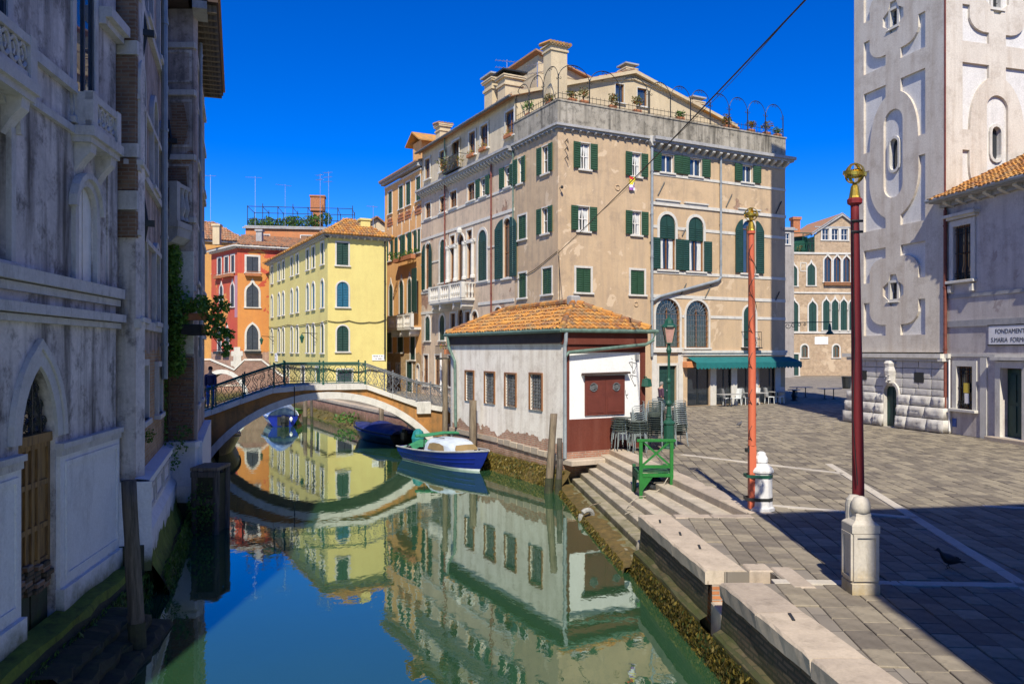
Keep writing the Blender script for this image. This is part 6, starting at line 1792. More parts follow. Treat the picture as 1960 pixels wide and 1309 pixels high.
plainhouse('grey_house', 'slim grey house end between the cafe palazzo and the gothic palazzo', 33.0, 100, R(8), 2.6, 6, 20.0, 'p_grey', 1.0, [(1.6, 18, .8, 1.4, 'rect', 'glass')], 'flat')
# ---------------------------------------------------------------- left side: near palazzo
M['p_left'] = plaster('stained grey stucco', (.72, .66, .63), (.44, .405, .395), (.11, .10, .095), .6, 1.0, .0, spots=((.50, .36, .31), .55, .69))
M['p_left2'] = plaster('patchy rosy grey stucco', (.50, .40, .36), (.32, .265, .25), (.12, .105, .10), .6, .95, .22, (4.7, ((.36, .20, .10), (.42, .27, .16), (.34, .29, .23))))
M['p_left3'] = plaster('cracked stucco over brick', (.52, .44, .41), (.32, .275, .26), (.12, .105, .10), .6, .95, .40)
M['old_brick'] = brickwall('dark old brick', (.20, .11, .07), (.28, .18, .12), (.24, .20, .16))
M['plinth'] = stone('pale plinth stone', (.70, .69, .69), (.63, .62, .62), (.27, .26, .25), .5, 1.1, moss=(.55, 1.0, (.12, .13, .05)))
M['grey_stone'] = stone('grey trim stone', (.57, .55, .54), (.46, .44, .43), (.15, .14, .13), .7, 1.6)
M['door_wood'] = simple('old brown door boards', (.30, .17, .055), .75, .35, 2.5, bump=.5, bsc=30, c2=(.15, .085, .035), stretch=(5, 5, .6))
pa = thing('stucco_palazzo', 'grey stained palazzo with a pointed water door and pale stone plinth at the left edge', 'palazzo', (-7.47, 15, 0))
aw = [(-3.31, .55, 1.2, 3.92, 'gothic'), (-1.54, 5.86, .82, 1.58, 'round'), (-1.55, 8.5, .8, 4.6, 'rect'), (-4.72, 5.9, .9, 2.2, 'round'), (-4.75, 8.6, .9, 4.4, 'rect'), (-8.5, 5.9, .9, 2.2, 'round')]
BA.put('wall', wall_mesh([(-14, -.8), (0, -.8), (0, 17), (-14, 17)], [hole(*q) for q in aw], .4), M['p_left'], pa)
BA.put('inner_mass', MB().box(-14, -.02, .45, 8, -.5, 16.9), M['core'], pa)
BA.put('end_wall', MB().box(-.2, -.001, .01, 8, -.5, 17), M['p_left'], pa)
for q in (aw[1], aw[3], aw[5]):
    wi = window(BA, pa, *q, 'closed' if q[0] > -2 else 'glass', sur=.14, smat='grey_stone', shut='white_wood', wood='brown_wood', bars=(1, 1), proud=.07, sproud=.1, slats=False)
    put('hood_mould', MB().ring([(x, z) for x, z in offset(shape(q[4], q[2], q[3]), .24)[2:]], [(x, z) for x, z in offset(shape(q[4], q[2], q[3]), .145)[2:]], -.13, .01, open=True).mesh('hood_mould', M['grey_stone']), wi)
for q in (aw[2], aw[4]):
    wi = window(BA, pa, *q, 'glass', sur=.16, smat='grey_stone', wood='slate_sh', bars=(1, 0), glassm='glass_sky', proud=.04, sproud=.1)
    for ch_ in wi.children:
        if ch_.name.startswith(('pane', 'sash')): ch_.location.y = -.14 if ch_.name.startswith('pane') else -.115
# water door
dsh = shape('gothic', 1.2, 3.92, 12)
BA.put('door_arch', MB().ring(offset(dsh, .2)[2:], dsh[2:], -.05, .02, open=True), M['grey_stone'], pa, -3.31, .55)
BA.put('door_arch', MB().ring(offset(dsh, .32)[2:], offset(dsh, .205)[2:], -.08, .02, open=True), M['grey_stone'], pa, -3.31, .55)
dr = BA.put('water_door', MB().box(-.6, .6, .10, .16, .95, 2.75), M['door_wood'], pa, -3.31, .55)
mb = MB()
for x in (-.56, -.2, .0, .2, .56): mb.box(x-.035, x+.035, .065, .10, .95, 2.75)
for z in (.97, 1.5, 2.15, 2.72): mb.box(-.6, .6, .068, .098, z-.04, z+.04)
put('door_frame', mb.mesh('door_frame', M['door_wood']), dr)
BA.put('door_transom', MB().box(-.6, .6, .03, .20, 2.76, 2.90), M['door_wood'], pa, -3.31, .55)
gm = MB()
for x, z in ((-.38, 3.05), (-.13, 3.05), (.13, 3.05), (.38, 3.05), (-.26, 3.3), (0, 3.3), (.26, 3.3), (-.12, 3.55), (.12, 3.55)):
    scroll(gm, x, z, .12, 0, 1.2, .08, .012); scroll(gm, x, z, .12, PI, 1.2, .08, .012)
gm.tube([(0, .08, 2.9), (0, .08, 3.85)], .016, 5)
for s_ in (-1, 1): gm.tube([(s_*.3, .08, 2.9), (s_*.28, .08, 3.3), (s_*.12, .08, 3.6)], .014, 5)
BA.put('fanlight_grille', gm, M['iron'], pa, -3.31, .55)
BA.put('fanlight', MB().prism([(x, max(z, 2.9)) for x, z in offset(dsh, .05)], .16, .18), M['glass'], pa, -3.31, .55)
BA.put('brick_sill', MB().box(-.6, .6, .08, .20, .60, .95), M['old_brick'], pa, -3.31, .55)
for k in range(22):
    w = rnd.uniform(.09, .16)
    BA.put('brick', MB().cbox(-w, w*.6, -.05, .05, 0, .075, .012), M['quay_brick'] if k % 3 else brickwall('loose brick', (.36, .17, .09), (.4, .2, .1), (.3, .25, .2)) if k == 0 else M['old_brick'], pa, -3.85+.3*(k % 4)+rnd.uniform(0, .1), 1.12 + .08*(k//4) + rnd.uniform(-.01, .01), .06+rnd.uniform(-.03, .02))
BA.put('lower_door', MB().box(-.58, -.03, .10, .16, -.6, .62).box(.03, .58, .10, .16, -.6, .62), stone('green wet boards', (.05, .075, .05), (.06, .05, .035), (.03, .03, .02), .6, 2.2, moss=(.5, .75, (.06, .09, .015))), pa, -3.31, .55)
# plinth left and right of the door
def plinth(u0, u1):
    BA.put('plinth_block', MB().box(u0, u1, -.06, .0, .62, 3.1).box(u0-.02, u1+.02, -.13, .0, .62, .98), M['plinth'], pa)
    BA.put('plinth_panel', MB().ring([(u0+.18, 1.1), (u1-.12, 1.1), (u1-.12, 2.95), (u0+.18, 2.95)], [(u0+.26, 1.18), (u1-.2, 1.18), (u1-.2, 2.87), (u0+.26, 2.87)], -.085, -.05), M['plinth'], pa)
    BA.put('plinth_cap', MB().box(u0-.03, u1+.03, -.13, .02, 3.16, 3.25).box(u0-.015, u1+.015, -.09, .021, 3.05, 3.16), M['grey_stone'], pa)
plinth(-2.66, .02); plinth(-14, -3.96)
for z, h, p in ((5.84, .18, .16), (5.64, .12, .08), (5.36, .14, .18), (5.20, .10, .09), (9.12, .16, .10), (8.42, .12, .07)):
    if z > 8: BA.put('string_course', MB().box(-14, -6.92, -p, .02, -h, 0).box(-4.08, -2.07, -p, .02, -h, 0), M['grey_stone'], pa, 0, z - .08)
    else: BA.put('string_course', MB().box(-14, .03, -p, .02, -h, 0), M['grey_stone'], pa, 0, z)
BA.put('window_cornice', MB().box(-.95, .03, -.25, .02, 10.6, 10.78).box(-.95, .03, -.14, .02, 10.48, 10.6), M['grey_stone'], pa)
BA.put('corner_pilaster', MB().box(-.5, .0, -.03, .02, 5.86, 9.0), M['p_left'], pa)
def stonebalcony(u0, u1, z0, z1, p):
    b = BA.put('balcony', MB().box(u0-.05, u1+.05, -p-.06, 0, z0-.16, z0).box(u0-.02, u1+.02, -p, 0, z0-.26, z0-.16), M['grey_stone'], pa)
    mb = MB().box(u0, u1, -p-.02, -p+.10, z1-.12, z1).box(u0, u1, -p, -p+.09, z0, z0+.1)
    for u in (u0, u1-.2): mb.box(u, u+.2, -p-.03, -p+.12, z0, z1+.02)
    mb.box(u0, u0+.1, -p+.12, 0, z1-.12, z1).box(u0, u0+.09, -p+.12, 0, z0, z1-.12).box(u1-.1, u1, -p+.12, 0, z1-.12, z1).box(u1-.09, u1, -p+.12, 0, z0, z1-.12)
    n = max(4, int((u1-u0-.4)/.24))
    for i in range(n):
        x = u0+.2 + (u1-u0-.4)*(i+.5)/n; zc_ = (z0+z1)/2
        r = (z1-z0)*.27
        pts = [(x + r*.75*math.cos(2*PI*j/10), -p+.045, zc_ + r*math.sin(2*PI*j/10)) for j in range(10)]
        mb.tube(pts, .038, 5, closed=True)
        mb.tube([(x, -p+.05, zc_-r*.5), (x+.03, -p+.05, zc_), (x-.02, -p+.05, zc_+r*.5)], .03, 5)
    put('parapet', mb.mesh('parapet', M['grey_stone']), b)
    for u in (u0+.2, u1-.2):
        cb = MB()
        poly = [(0, z0-.26), (-p*.9, z0-.26), (-p*.85, z0-.4), (-p*.4, z0-.55), (0, z0-.75)]
        cb.add([(u-.12, y, z) for y, z in poly] + [(u+.12, y, z) for y, z in poly], [tuple(range(5)), tuple(range(9, 4, -1))] + [(i, i+5, (i+1) % 5+5, (i+1) % 5) for i in range(5)])
        put('corbel', cb.mesh('corbel', M['grey_stone']), b)
stonebalcony(-2.05, -.72, 8.36, 8.92, .30); stonebalcony(-6.9, -4.1, 8.36, 8.95, .30)
# mossy foot and sunken steps
BA.put('mossy_ledge', MB().loft([[(-14+i*.5, y + rnd.uniform(-.03, .03), z + rnd.uniform(-.03, .03)) for i in range(29)] for y, z in ((-.62, -.6), (-.55, .25), (-.42, .5), (-.38, .62), (0, .66))], mf=lambda i, j: 0 if i < 2 else 1), [M['dark_moss'], M['moss']], pa)
ws = thing('sunken_steps', 'dark seaweed-covered steps below the pointed water door', 'steps', BA.pos(-3.3, -.6, 0), BA.ang)
for k, (d, z) in enumerate(((-.10, .40), (-.35, .26), (-.62, .12))):
    mb = MB()
    rows = []
    w = 1.5 + .1*k
    for y, zz in ((d-.28, z-.6), (d-.26, z-.06), (d-.2, z), (d+.3, z+.02)):
        rows.append([(-w+2*w*i/14, y + rnd.uniform(-.05, .05) + (.25*abs(i-7)/7)**2, zz + rnd.uniform(-.035, .035)) for i in range(15)])
    mb.loft(rows)
    mb.put('stone_step', M['dark_moss'], ws)
weed_fringe('left_seaweed', [tuple(BA.pos(.3, -.5)[:2]), tuple(BA.pos(-6.5, -.5)[:2])], -.05, .5, -.2, 420, 'weed_dark' if 'weed_dark' in M else 'leaf_dark', .10)

# ---------------------------------------------------------------- left side: middle house
pb_ = thing('arched_house', 'rosy grey house with tall arched windows, brick quoins and a long drainpipe', 'house', (-7.2, 15.2, 0))
QF = Frame(-7.75, 15.2, 1, 0)
bw = [(.55, 8.35, .75, 1.95, 'round'), (2.95, 8.35, .85, 1.95, 'round'), (5.0, 8.35, .85, 1.95, 'round'), (.8, 5.35, .85, 1.7, 'round'), (3.4, 5.35, .85, 1.7, 'round'), (5.2, 5.35, .8, 1.7, 'round'), (1.05, 3.28, .85, 1.1, 'rect'), (1.9, 11.7, .85, 2.4, 'rect'), (4.4, 11.7, .85, 2.4, 'rect'), (4.0, 3.2, .8, 1.1, 'rect')]
BB.put('wall', wall_mesh([(0, -.6), (6.1, -.6), (6.1, 17), (0, 17)], [hole(*q) for q in bw], .3), M['p_left2'], pb_)
for q in bw:
    wi = window(BB, pb_, *q, 'glass', sur=.13, smat='grey_stone', wood='brown_wood', bars=(1, 1), proud=.09, sproud=.14)
    if q[1] < 6:
        w, h = q[2], q[3]
        mb = MB()
        for j in range(1, 5): mb.tube([(-w/2+w*j/5, .04, 0), (-w/2+w*j/5, .04, h - (w*.3 if q[4] == 'round' else 0))], .014, 4)
        for j in range(1, 5): mb.tube([(-w/2, .04, h*.8*j/5), (w/2, .04, h*.8*j/5)], .014, 4)
        mb.put('grille', M['iron'], wi)
QF.put('quoin_wall', MB().box(0, .55, .02, .4, -.6, 17), M['p_left'], pb_)
for z0, z1 in ((6.85, 7.35), (7.75, 8.35), (8.65, 10.3), (10.6, 12.3), (12.6, 14.4)):
    QF.put('brick_quoin', MB().box(.12, .58, -.05, .019, z0, z1), M['old_brick'], pb_)
    BB.put('brick_quoin', MB().box(-.01, .3, -.04, .019, z0, z1), M['old_brick'], pb_)
for z0, z1 in ((7.37, 7.73), (8.37, 8.63), (10.32, 10.58), (12.32, 12.58), (14.42, 14.7)):
    QF.put('stone_quoin', MB().box(.08, .62, -.08, .019, z0, z1), M['grey_stone'], pb_)
for z, h in ((8.30, .16), (5.30, .18), (9.6, .1), (7.0, .1), (11.6, .16), (13.4, .1)): BB.put('string_course', MB().box(0, 6.1, -.09, .02, -h, 0), M['grey_stone'], pb_, 0, z)
BB.put('plinth', MB().loft([[(u, y, z) for u in (-.1, 1.5, 3, 4.5, 6.1)] for y, z in ((-.30, .55), (-.30, 1.25), (-.18, 1.4), (-.16, 2.05), (-.26, 2.1), (-.26, 2.22), (0, 2.26))]).box(-.12, -.08, -.3, .3, .5, 2.2), M['plinth'], pb_)
for u in (.9, 2.6, 4.3): BB.put('plinth_panel', MB().ring([(u-.7, 1.5), (u+.7, 1.5), (u+.7, 1.98), (u-.7, 1.98)], [(u-.6, 1.58), (u+.6, 1.58), (u+.6, 1.9), (u-.6, 1.9)], -.2, -.15), M['grey_stone'], pb_)
BB.put('mossy_foot', MB().loft([[(-.12+i*.3, y + rnd.uniform(-.03, .03), z + rnd.uniform(-.04, .04)) for i in range(24)] for y, z in ((-.75, -.6), (-.6, .05), (-.45, .35), (-.33, .62), (-.28, .95))], mf=lambda i, j: 0 if i < 2 else 1), [M['dark_moss'], M['moss']], pb_)
QF.put('mossy_foot', MB().box(0, .75, -.2, .3, -.6, 1.0), M['dark_moss'], pb_)
weed_fringe('middle_seaweed', [tuple(BB.pos(6.6, -.6)[:2]), tuple(BB.pos(-.1, -.5)[:2])], -.05, .5, -.2, 420, 'leaf_dark', .09)
downpipe(BB, pb_, 4.3, 4.0, 14.5, .075, 'zinc', -.14)
for u, z in ((.35, 10.9), (.5, 7.2), (6.0, 10.2)): BB.put('iron_tie', MB().tube([(0, -.08, -.5), (0, -.16, 0), (.05, -.08, .55)], .035, 5).box(-.05, .05, -.3, -.05, -.06, .06), M['iron'], pb_, u, z)
BB.put('inner_mass', MB().box(.1, 6.1, .35, 6, -.5, 16.9), M['core'], pb_)
bush('wall_plant', 'small weedy tuft growing out of the middle house wall under the barred window', BB.pos(1.6, -.05, 2.95), [(.05, 0, 0, .13), (0, .05, -.12, .1)], 45, .07, 'leaf', 'plant', None, None, False)
bush('wall_plant', 'hanging weeds on the plinth ledge beside the brick projection', BB.pos(5.4, -.3, 2.2), [(0, 0, 0, .3), (.1, .2, .35, .25), (-.05, -.2, -.3, .28), (-.1, -.5, -.15, .2)], 70, .09, 'leaf_dark', 'plant', None, None, False)

# ---------------------------------------------------------------- left side: far projecting house
pc = thing('projecting_house', 'tall peeling house with deep bracketed eaves standing out into the canal', 'house', (-8.41, 21, 0))
CF = Frame(-9.26, 21.0, 1, 0)
CF.put('wall', MB().box(0, .85, 0, .3, 2.0, 13.7), M['p_left3'], pc)
CF.put('brick_base', MB().box(.06, .87, -.03, -.001, 2.35, 4.5), M['old_brick'], pc)
for k in range(26):
    z = 2.4 + .082*k; w = rnd.uniform(.12, .2)
    x = .1
    while x < .8:
        w = rnd.uniform(.12, .26)
        if rnd.random() < .6: CF.put('brick', cached(('cbr', round(w, 1)), lambda: MB().cbox(0, w, -.06, 0, 0, .068, .01).mesh('brick', M['old_brick'])), None, pc, min(x, .85-w), z, -.03+rnd.uniform(0, .02))
        x += w + .02
for z0, z1 in ((11.75, 12.6), (10.05, 11.3), (8.35, 9.6)):
    CF.put('wall_panel', MB().ring([(.05, z0), (.8, z0), (.8, z1), (.05, z1)], [(.1, z0+.06), (.75, z0+.06), (.75, z1-.06), (.1, z1-.06)], -.025, .01), M['p_left'], pc)
CF.put('brick_patch', MB().prism([(.2, 8.6), (.55, 8.5), (.7, 8.9), (.66, 9.5), (.4, 9.75), (.15, 9.5)], -.012, .0), M['old_brick'], pc)
CF.put('brick_patch', MB().prism([(.15, 10.15), (.6, 10.1), (.72, 10.6), (.6, 11.2), (.25, 11.2), (.3, 10.8)], -.012, .0), M['old_brick'], pc)
for z in (12.8, 11.55, 9.85, 8.2): CF.put('string_course', MB().box(-.02, .9, -.07, .02, -.14, 0), M['grey_stone'], pc, 0, z)
CF.put('plinth', MB().box(.05, 1.02, -.25, .2, .72, 1.15).box(.1, .95, -.16, .2, 1.15, 2.15).box(.05, 1.0, -.24, .2, 2.15, 2.3), M['plinth'], pc)
CF.put('mossy_foot', MB().box(.03, 1.0, -.2, .3, -.6, .71), M['dark_moss'], pc)
cw_ = [(1.2, 9.9, .8, 1.6, 'rect'), (3.4, 9.9, .8, 1.6, 'rect'), (5.6, 9.9, .8, 1.6, 'rect'), (1.2, 6.6, .8, 1.9, 'round'), (3.4, 6.6, .8, 1.9, 'round'), (5.6, 6.6, .8, 1.9, 'round'), (1.4, 3.2, .8, 1.5, 'rect'), (4.2, 3.2, .8, 1.5, 'rect')]
BC.put('wall', wall_mesh([(0, -.6), (7.3, -.6), (7.3, 13.7), (0, 13.7)], [hole(*q) for q in cw_], .25), M['p_left3'], pc)
for q in cw_: window(BC, pc, *q, 'closed', sur=.12, smat='grey_stone', shut='slate_sh', proud=.06, slats=False)
for z in (12.8, 11.55, 9.85, 8.2, 6.4, 5.2): BC.put('string_course', MB().box(0, 7.3, -.07, .02, -.14, 0), M['grey_stone'], pc, 0, z)
BC.put('plinth', MB().box(0, 7.3, -.22, .0, .7, 2.25), M['plinth'], pc)
BC.put('mossy_foot', MB().loft([[(-.1+i*.37, y + rnd.uniform(-.03, .03), z + rnd.uniform(-.04, .04)) for i in range(21)] for y, z in ((-.55, -.6), (-.42, .1), (-.3, .5), (-.2, .75))]), M['dark_moss'], pc)
BC.put('eaves', MB().box(-.55, 7.5, -.62, .1, 13.72, 13.86), M['fascia'], pc)
for i in range(17): BC.put('eave_bracket', cached('ebr', lambda: MB().prism([(-.07, 0), (.07, 0), (.07, -.2), (-.07, -.2)], -.58, 0).mesh('eave_bracket', M['pile'])), None, pc, -.3+.46*i, 13.71)
BC.put('eave_bracket', MB().box(-.6, .3, -.35, 0, 13.5, 13.7), M['istria_grey'], pc)
CF.put('eaves', MB().box(-.3, 1.3, -.45, .1, 13.72, 13.86), M['fascia'], pc)
BC.put('roof', MB().prism([(-.6, 13.87), (7.6, 13.87), (7.6, 13.95), (-.6, 13.95)], -.68, 6), M['tiles_old'], pc)
BC.put('inner_mass', MB().box(.25, 7.2, .35, 6, -.5, 13.6), M['core'], pc)
downpipe(BC, pc, 1.9, 4.5, 13.5, .05, 'zinc', -.1)
bl = CF.put('balcony', MB().box(-.06, .82, -.9, 0, 7.82, 7.98).prism([(-.06, 7.82), (.8, 7.82), (.78, 7.6), (.62, 7.45), (.3, 7.38), (-.06, 7.36)], -.85, 0), M['istria_grey'], pc)
mb = MB(); balustrade(mb, -.05, .62, -.8, 7.98, 8.95, 2, .09)
mb.box(.6, .8, -.9, -.7, 7.98, 8.97).box(.68, .8, -.7, 0, 8.85, 8.95)
for j in range(2): mb.lathe([(.08, 8.05), (.05, 8.15), (.1, 8.35), (.05, 8.7), (.08, 8.87)], 7, .73, -.2-.25*j)
put('balustrade', mb.mesh('balustrade', M['istria_grey']), bl)
CF.put('white_niche', MB().box(.45, .86, -.02, 0, 4.6, 7.3), M['p_panel'], pc)
BC.put('window_bar', MB().box(.3, .4, -.1, 0, 4.7, 6.1), M['grey_stone'], pc)
iv = thing('ivy', 'dense green ivy hanging below the stone balcony of the projecting house', 'ivy', (-8.86, 20.7, 4.3))
mb = MB()
for i in range(30):
    z = 3.5*i/29
    leaves(mb, (-.05 + rnd.uniform(-.12, .16) - (.0 if z < 2.4 else .07), rnd.uniform(-.15, .05), z), (.34 if z < 2.0 else .24, .22, .28), 110, .11)
for i in range(10): leaves(mb, (-.22, 0, -.2 - 1.8*i/10), (.12, .12, .2), 40, .09)
leaves(mb, (.22, -.12, 1.1), (.26, .2, .75), 700, .11); leaves(mb, (.12, -.12, 2.6), (.22, .2, .6), 400, .11); leaves(mb, (.18, -.12, .1), (.25, .2, .45), 420, .11)
mb.put('foliage', M['ivy_leaf'], iv); MB().tube([(-.15, .1, -2), (-.1, .1, 0), (.02, .08, 1.8), (-.1, .08, 3.2)], .03, 5).put('stem', M['trunk'], iv)
pl = thing('hanging_planter', 'two window boxes with trailing shrubs on the corner of the projecting house', 'planter', (-8.2, 20.75, 5.1))
MB().cbox(-.35, .25, -.14, .14, .38, .56, .02).put('box', M['terracotta'], pl); MB().cbox(-.3, .2, -.3, .1, .0, .26, .02).put('box', M['iron'], pl)
MB().tube([(-.35, .2, .0), (.35, -.1, .0), (.7, -.2, -.05)], .02, 4).put('rail', M['iron'], pl)
mb = MB()
for x, y, z, r, n in ((-.2, 0, .78, .22, 90), (.1, 0, .8, .24, 90), (.35, -.1, .62, .28, 110), (.55, -.1, .35, .26, 90), (.75, -.1, .75, .16, 40), (.6, -.15, .92, .14, 30), (.65, -.2, .05, .22, 80), (.9, -.2, .0, .16, 40), (.85, -.2, -.3, .14, 35), (.8, -.2, -.5, .10, 22), (.35, 0, .15, .25, 80)):
    leaves(mb, (x, y, z), (r, r, r), int(n*1.5), .13)
mb.put('foliage', M['ivy_leaf'], pl)
sb = MB()
for x, y, z in ((.75, -.1, .8), (.6, -.15, .95), (.9, -.2, 0), (.82, -.2, -.55)): sb.tube([(.1, 0, .5), (x*.6, y, z*.5+.2), (x, y, z)], .012, 4)
sb.put('stem', M['trunk'], pl)
leaves(MB(), (-.05, -.1, .86), (.16, .1, .1), 26, .07).put('blossom', M['flower'], pl)
# wooden landing at the foot of the projecting house
jt = thing('wooden_landing', 'dark mossy wooden landing at the foot of the projecting house', 'landing stage', (-7.85, 20.7, 0))
for i in range(6): MB().cbox(-.36, .34, -.42+.16*i, -.27+.16*i, 1.62, 1.70, .01).put('plank', M['pile'], jt)
for x, y in ((-.28, -.36), (.27, -.36), (.27, .4)): MB().tube([(x, y, -.8), (x+.02, y, 1.62)], .09, 8).put('post', M['pile_dark'], jt)
MB().box(-.34, .32, -.45, -.36, 1.46, 1.6).put('beam', M['pile_dark'], jt); MB().box(-.3, .28, -.42, -.36, .75, .9).put('beam', M['pile_dark'], jt)
MB().box(-.33, .27, -.38, .45, -.5, 1.5).put('stone_block', M['dark_moss'], jt)
leaves(MB(), (-.05, -.35, .6), (.42, .25, .75), 900, .09).put('seaweed', M['leaf_dark'], jt)['kind'] = 'stuff'
BL = Frame(-10.7, 27.7, -2.4, 6.5)
bankwall((-10.7, 27.7), (-13.1, 34.4)) if False else BL.put('quay_face', MB().box(0, 7.5, 0, .4, -.8, 1.5), M['bank_brick'], bank)
# ---------------------------------------------------------------- mooring piles
def pile(x, y, z1, r, lean, label, mat='pile', group=None, cap=False):
    t = thing('mooring_pile', label, 'mooring pile', (x, y, 0), 0, group)
    mb = MB()
    n = 9; pts = []
    rows = []
    for i in range(n):
        t_ = i/(n-1); z = -.9 + (z1+.9)*t_
        rr = r*(1.08 - .14*t_)*rnd.uniform(.97, 1.04)
        rows.append([(lean[0]*z + rr*math.cos(2*PI*j/10)*rnd.uniform(.96, 1.05), lean[1]*z + rr*math.sin(2*PI*j/10)*rnd.uniform(.96, 1.05), z) for j in range(10)])
    mb.loft(rows, closed=True)
    k = len(mb.v) - 10
    mb.f.append(list(range(k, k+10))); mb.m.append(0)
    mb.put('shaft', M[mat], t, smooth=True)
    MB().loft([[(lean[0]*z + r*1.13*math.cos(2*PI*j/10)*rnd.uniform(.95, 1.1), lean[1]*z + r*1.13*math.sin(2*PI*j/10)*rnd.uniform(.95, 1.1), z) for j in range(10)] for z in (-.9, -.3, .1, .3, .5)], closed=True).put('weed_collar', M['dark_moss'], t)
    return t
G = 'mooring piles in the canal'
pile(-5.78, 12.3, 2.68, .115, (-.065, .02), 'thick dark leaning mooring pile in front of the pale palazzo plinth', 'pile_dark', G)
pile(-2.98, 35.4, 4.3, .12, (.0, 0), 'tall pale mooring pile between the footbridge and the hut', 'pile', G)
pile(-1.62, 33.0, 2.62, .15, (.0, 0), 'mooring pile behind the cabin boat roof', 'pile', G)
pile(1.20, 26.2, 2.6, .12, (.07, .03), 'tall leaning mooring pile at the maroon hut corner', 'pile', G)
pile(1.56, 26.6, 1.75, .09, (.02, .02), 'thin dark mooring pile hiding in the shade of the leaning one at the hut corner', 'pile_dark', G)
pile(1.50, 26.0, 1.15, .10, (.06, 0), 'short mossy mooring stub beside the foot of the stone steps', 'pile_dark', G)
pile(-13.1, 50.3, 1.95, .13, (.02, 0), 'mooring pile at the right side of the blue tarp boat', 'pile', G)
pile(-12.7, 50.5, 2.1, .08, (-.02, 0), 'thin dark mooring pile beside the blue tarp boat', 'pile_dark', G)
pile(-7.0, 42.6, 1.6, .15, (.0, 0), 'mooring pile behind the navy covered boat', 'pile', G)
pile(-14.6, 52.5, 1.7, .08, (.0, 0), 'thin mooring pole beyond the blue tarp boat', 'pile_dark', G)

# ---------------------------------------------------------------- boats
def hullrows(L, B, H, n=14, bow=2.4, sternw=.86, rise=.35, flare=.8):
    rows = []
    for i in range(n+1):
        s = i/n
        b = B/2*(sternw + (1-sternw)*min(1, s/.3)) if s < .3 else B/2
        if s > .45: b = B/2*max(0.02, 1 - ((s-.45)/.55)**bow)
        h = H*(.86 + rise*s*s*1.0)
        x = L*s
        xo = .12*L*max(0, (s-.6)/.4)**1.5      # raked stem: lower points lie further back
        r = [(x, b, h), (x, b*.985, h-.06), (x - xo*.25, b*(.95-.1*s), h*.62), (x - xo*.55, b*flare*(1-.12*s), h*.30), (x - xo*.8, b*flare*.9*(1-.15*s), h*.10), (x - xo, b*.45, -.14), (x - xo, 0, -.20)]
        rows.append(r + [(a, -c, d) for a, c, d in r[-2::-1]])
    return rows
def hull_obj(rows, mats, root, deckm, mf):
    mb = MB(); mb.loft(rows, mf=mf)
    k = len(rows[0])
    mb.f.append(list(range(k))); mb.m.append(0)
    mb.put('hull', mats, root, smooth=False)
    tp = MB()
    tp.loft([[(r[0][0], r[0][1]*.96, r[0][2]-.03), (r[0][0], 0, r[0][2]+.01), (r[-1][0], r[-1][1]*.96, r[-1][2]-.03)] for r in rows])
    tp.put('deck', deckm, root)
    g = MB()
    g.tube([(r[0][0], r[0][1]+.01, r[0][2]) for r in rows], .035, 6); g.tube([(r[-1][0], r[-1][1]-.01, r[-1][2]) for r in rows], .035, 6)
    return g
blue = simple('blue boat paint', (.006, .018, .20), .25, .15, 2, spec=.6, bump=.05)
navy = simple('navy tarpaulin', (.012, .022, .12), .65, .3, 3, bump=.4, bsc=9)
white_g = simple('white gelcoat', (.62, .66, .70), .3, .1, 2, bump=.05)
red_p = simple('red boot paint', (.30, .05, .03), .5, .2, 3)
tan = simple('tan window cover', (.23, .16, .075), .5, .2, 2)
gtarp = simple('green tarpaulin', (.03, .18, .085), .6, .25, 4, bump=.4, bsc=12)
teal = simple('teal engine cover', (.01, .17, .18), .65, .25, 4, bump=.5, bsc=10)
black_p = simple('black boat paint', (.010, .010, .012), .3, .2, 2, spec=.6)
wood_v = simple('varnished wood', (.22, .10, .035), .4, .3, 3)

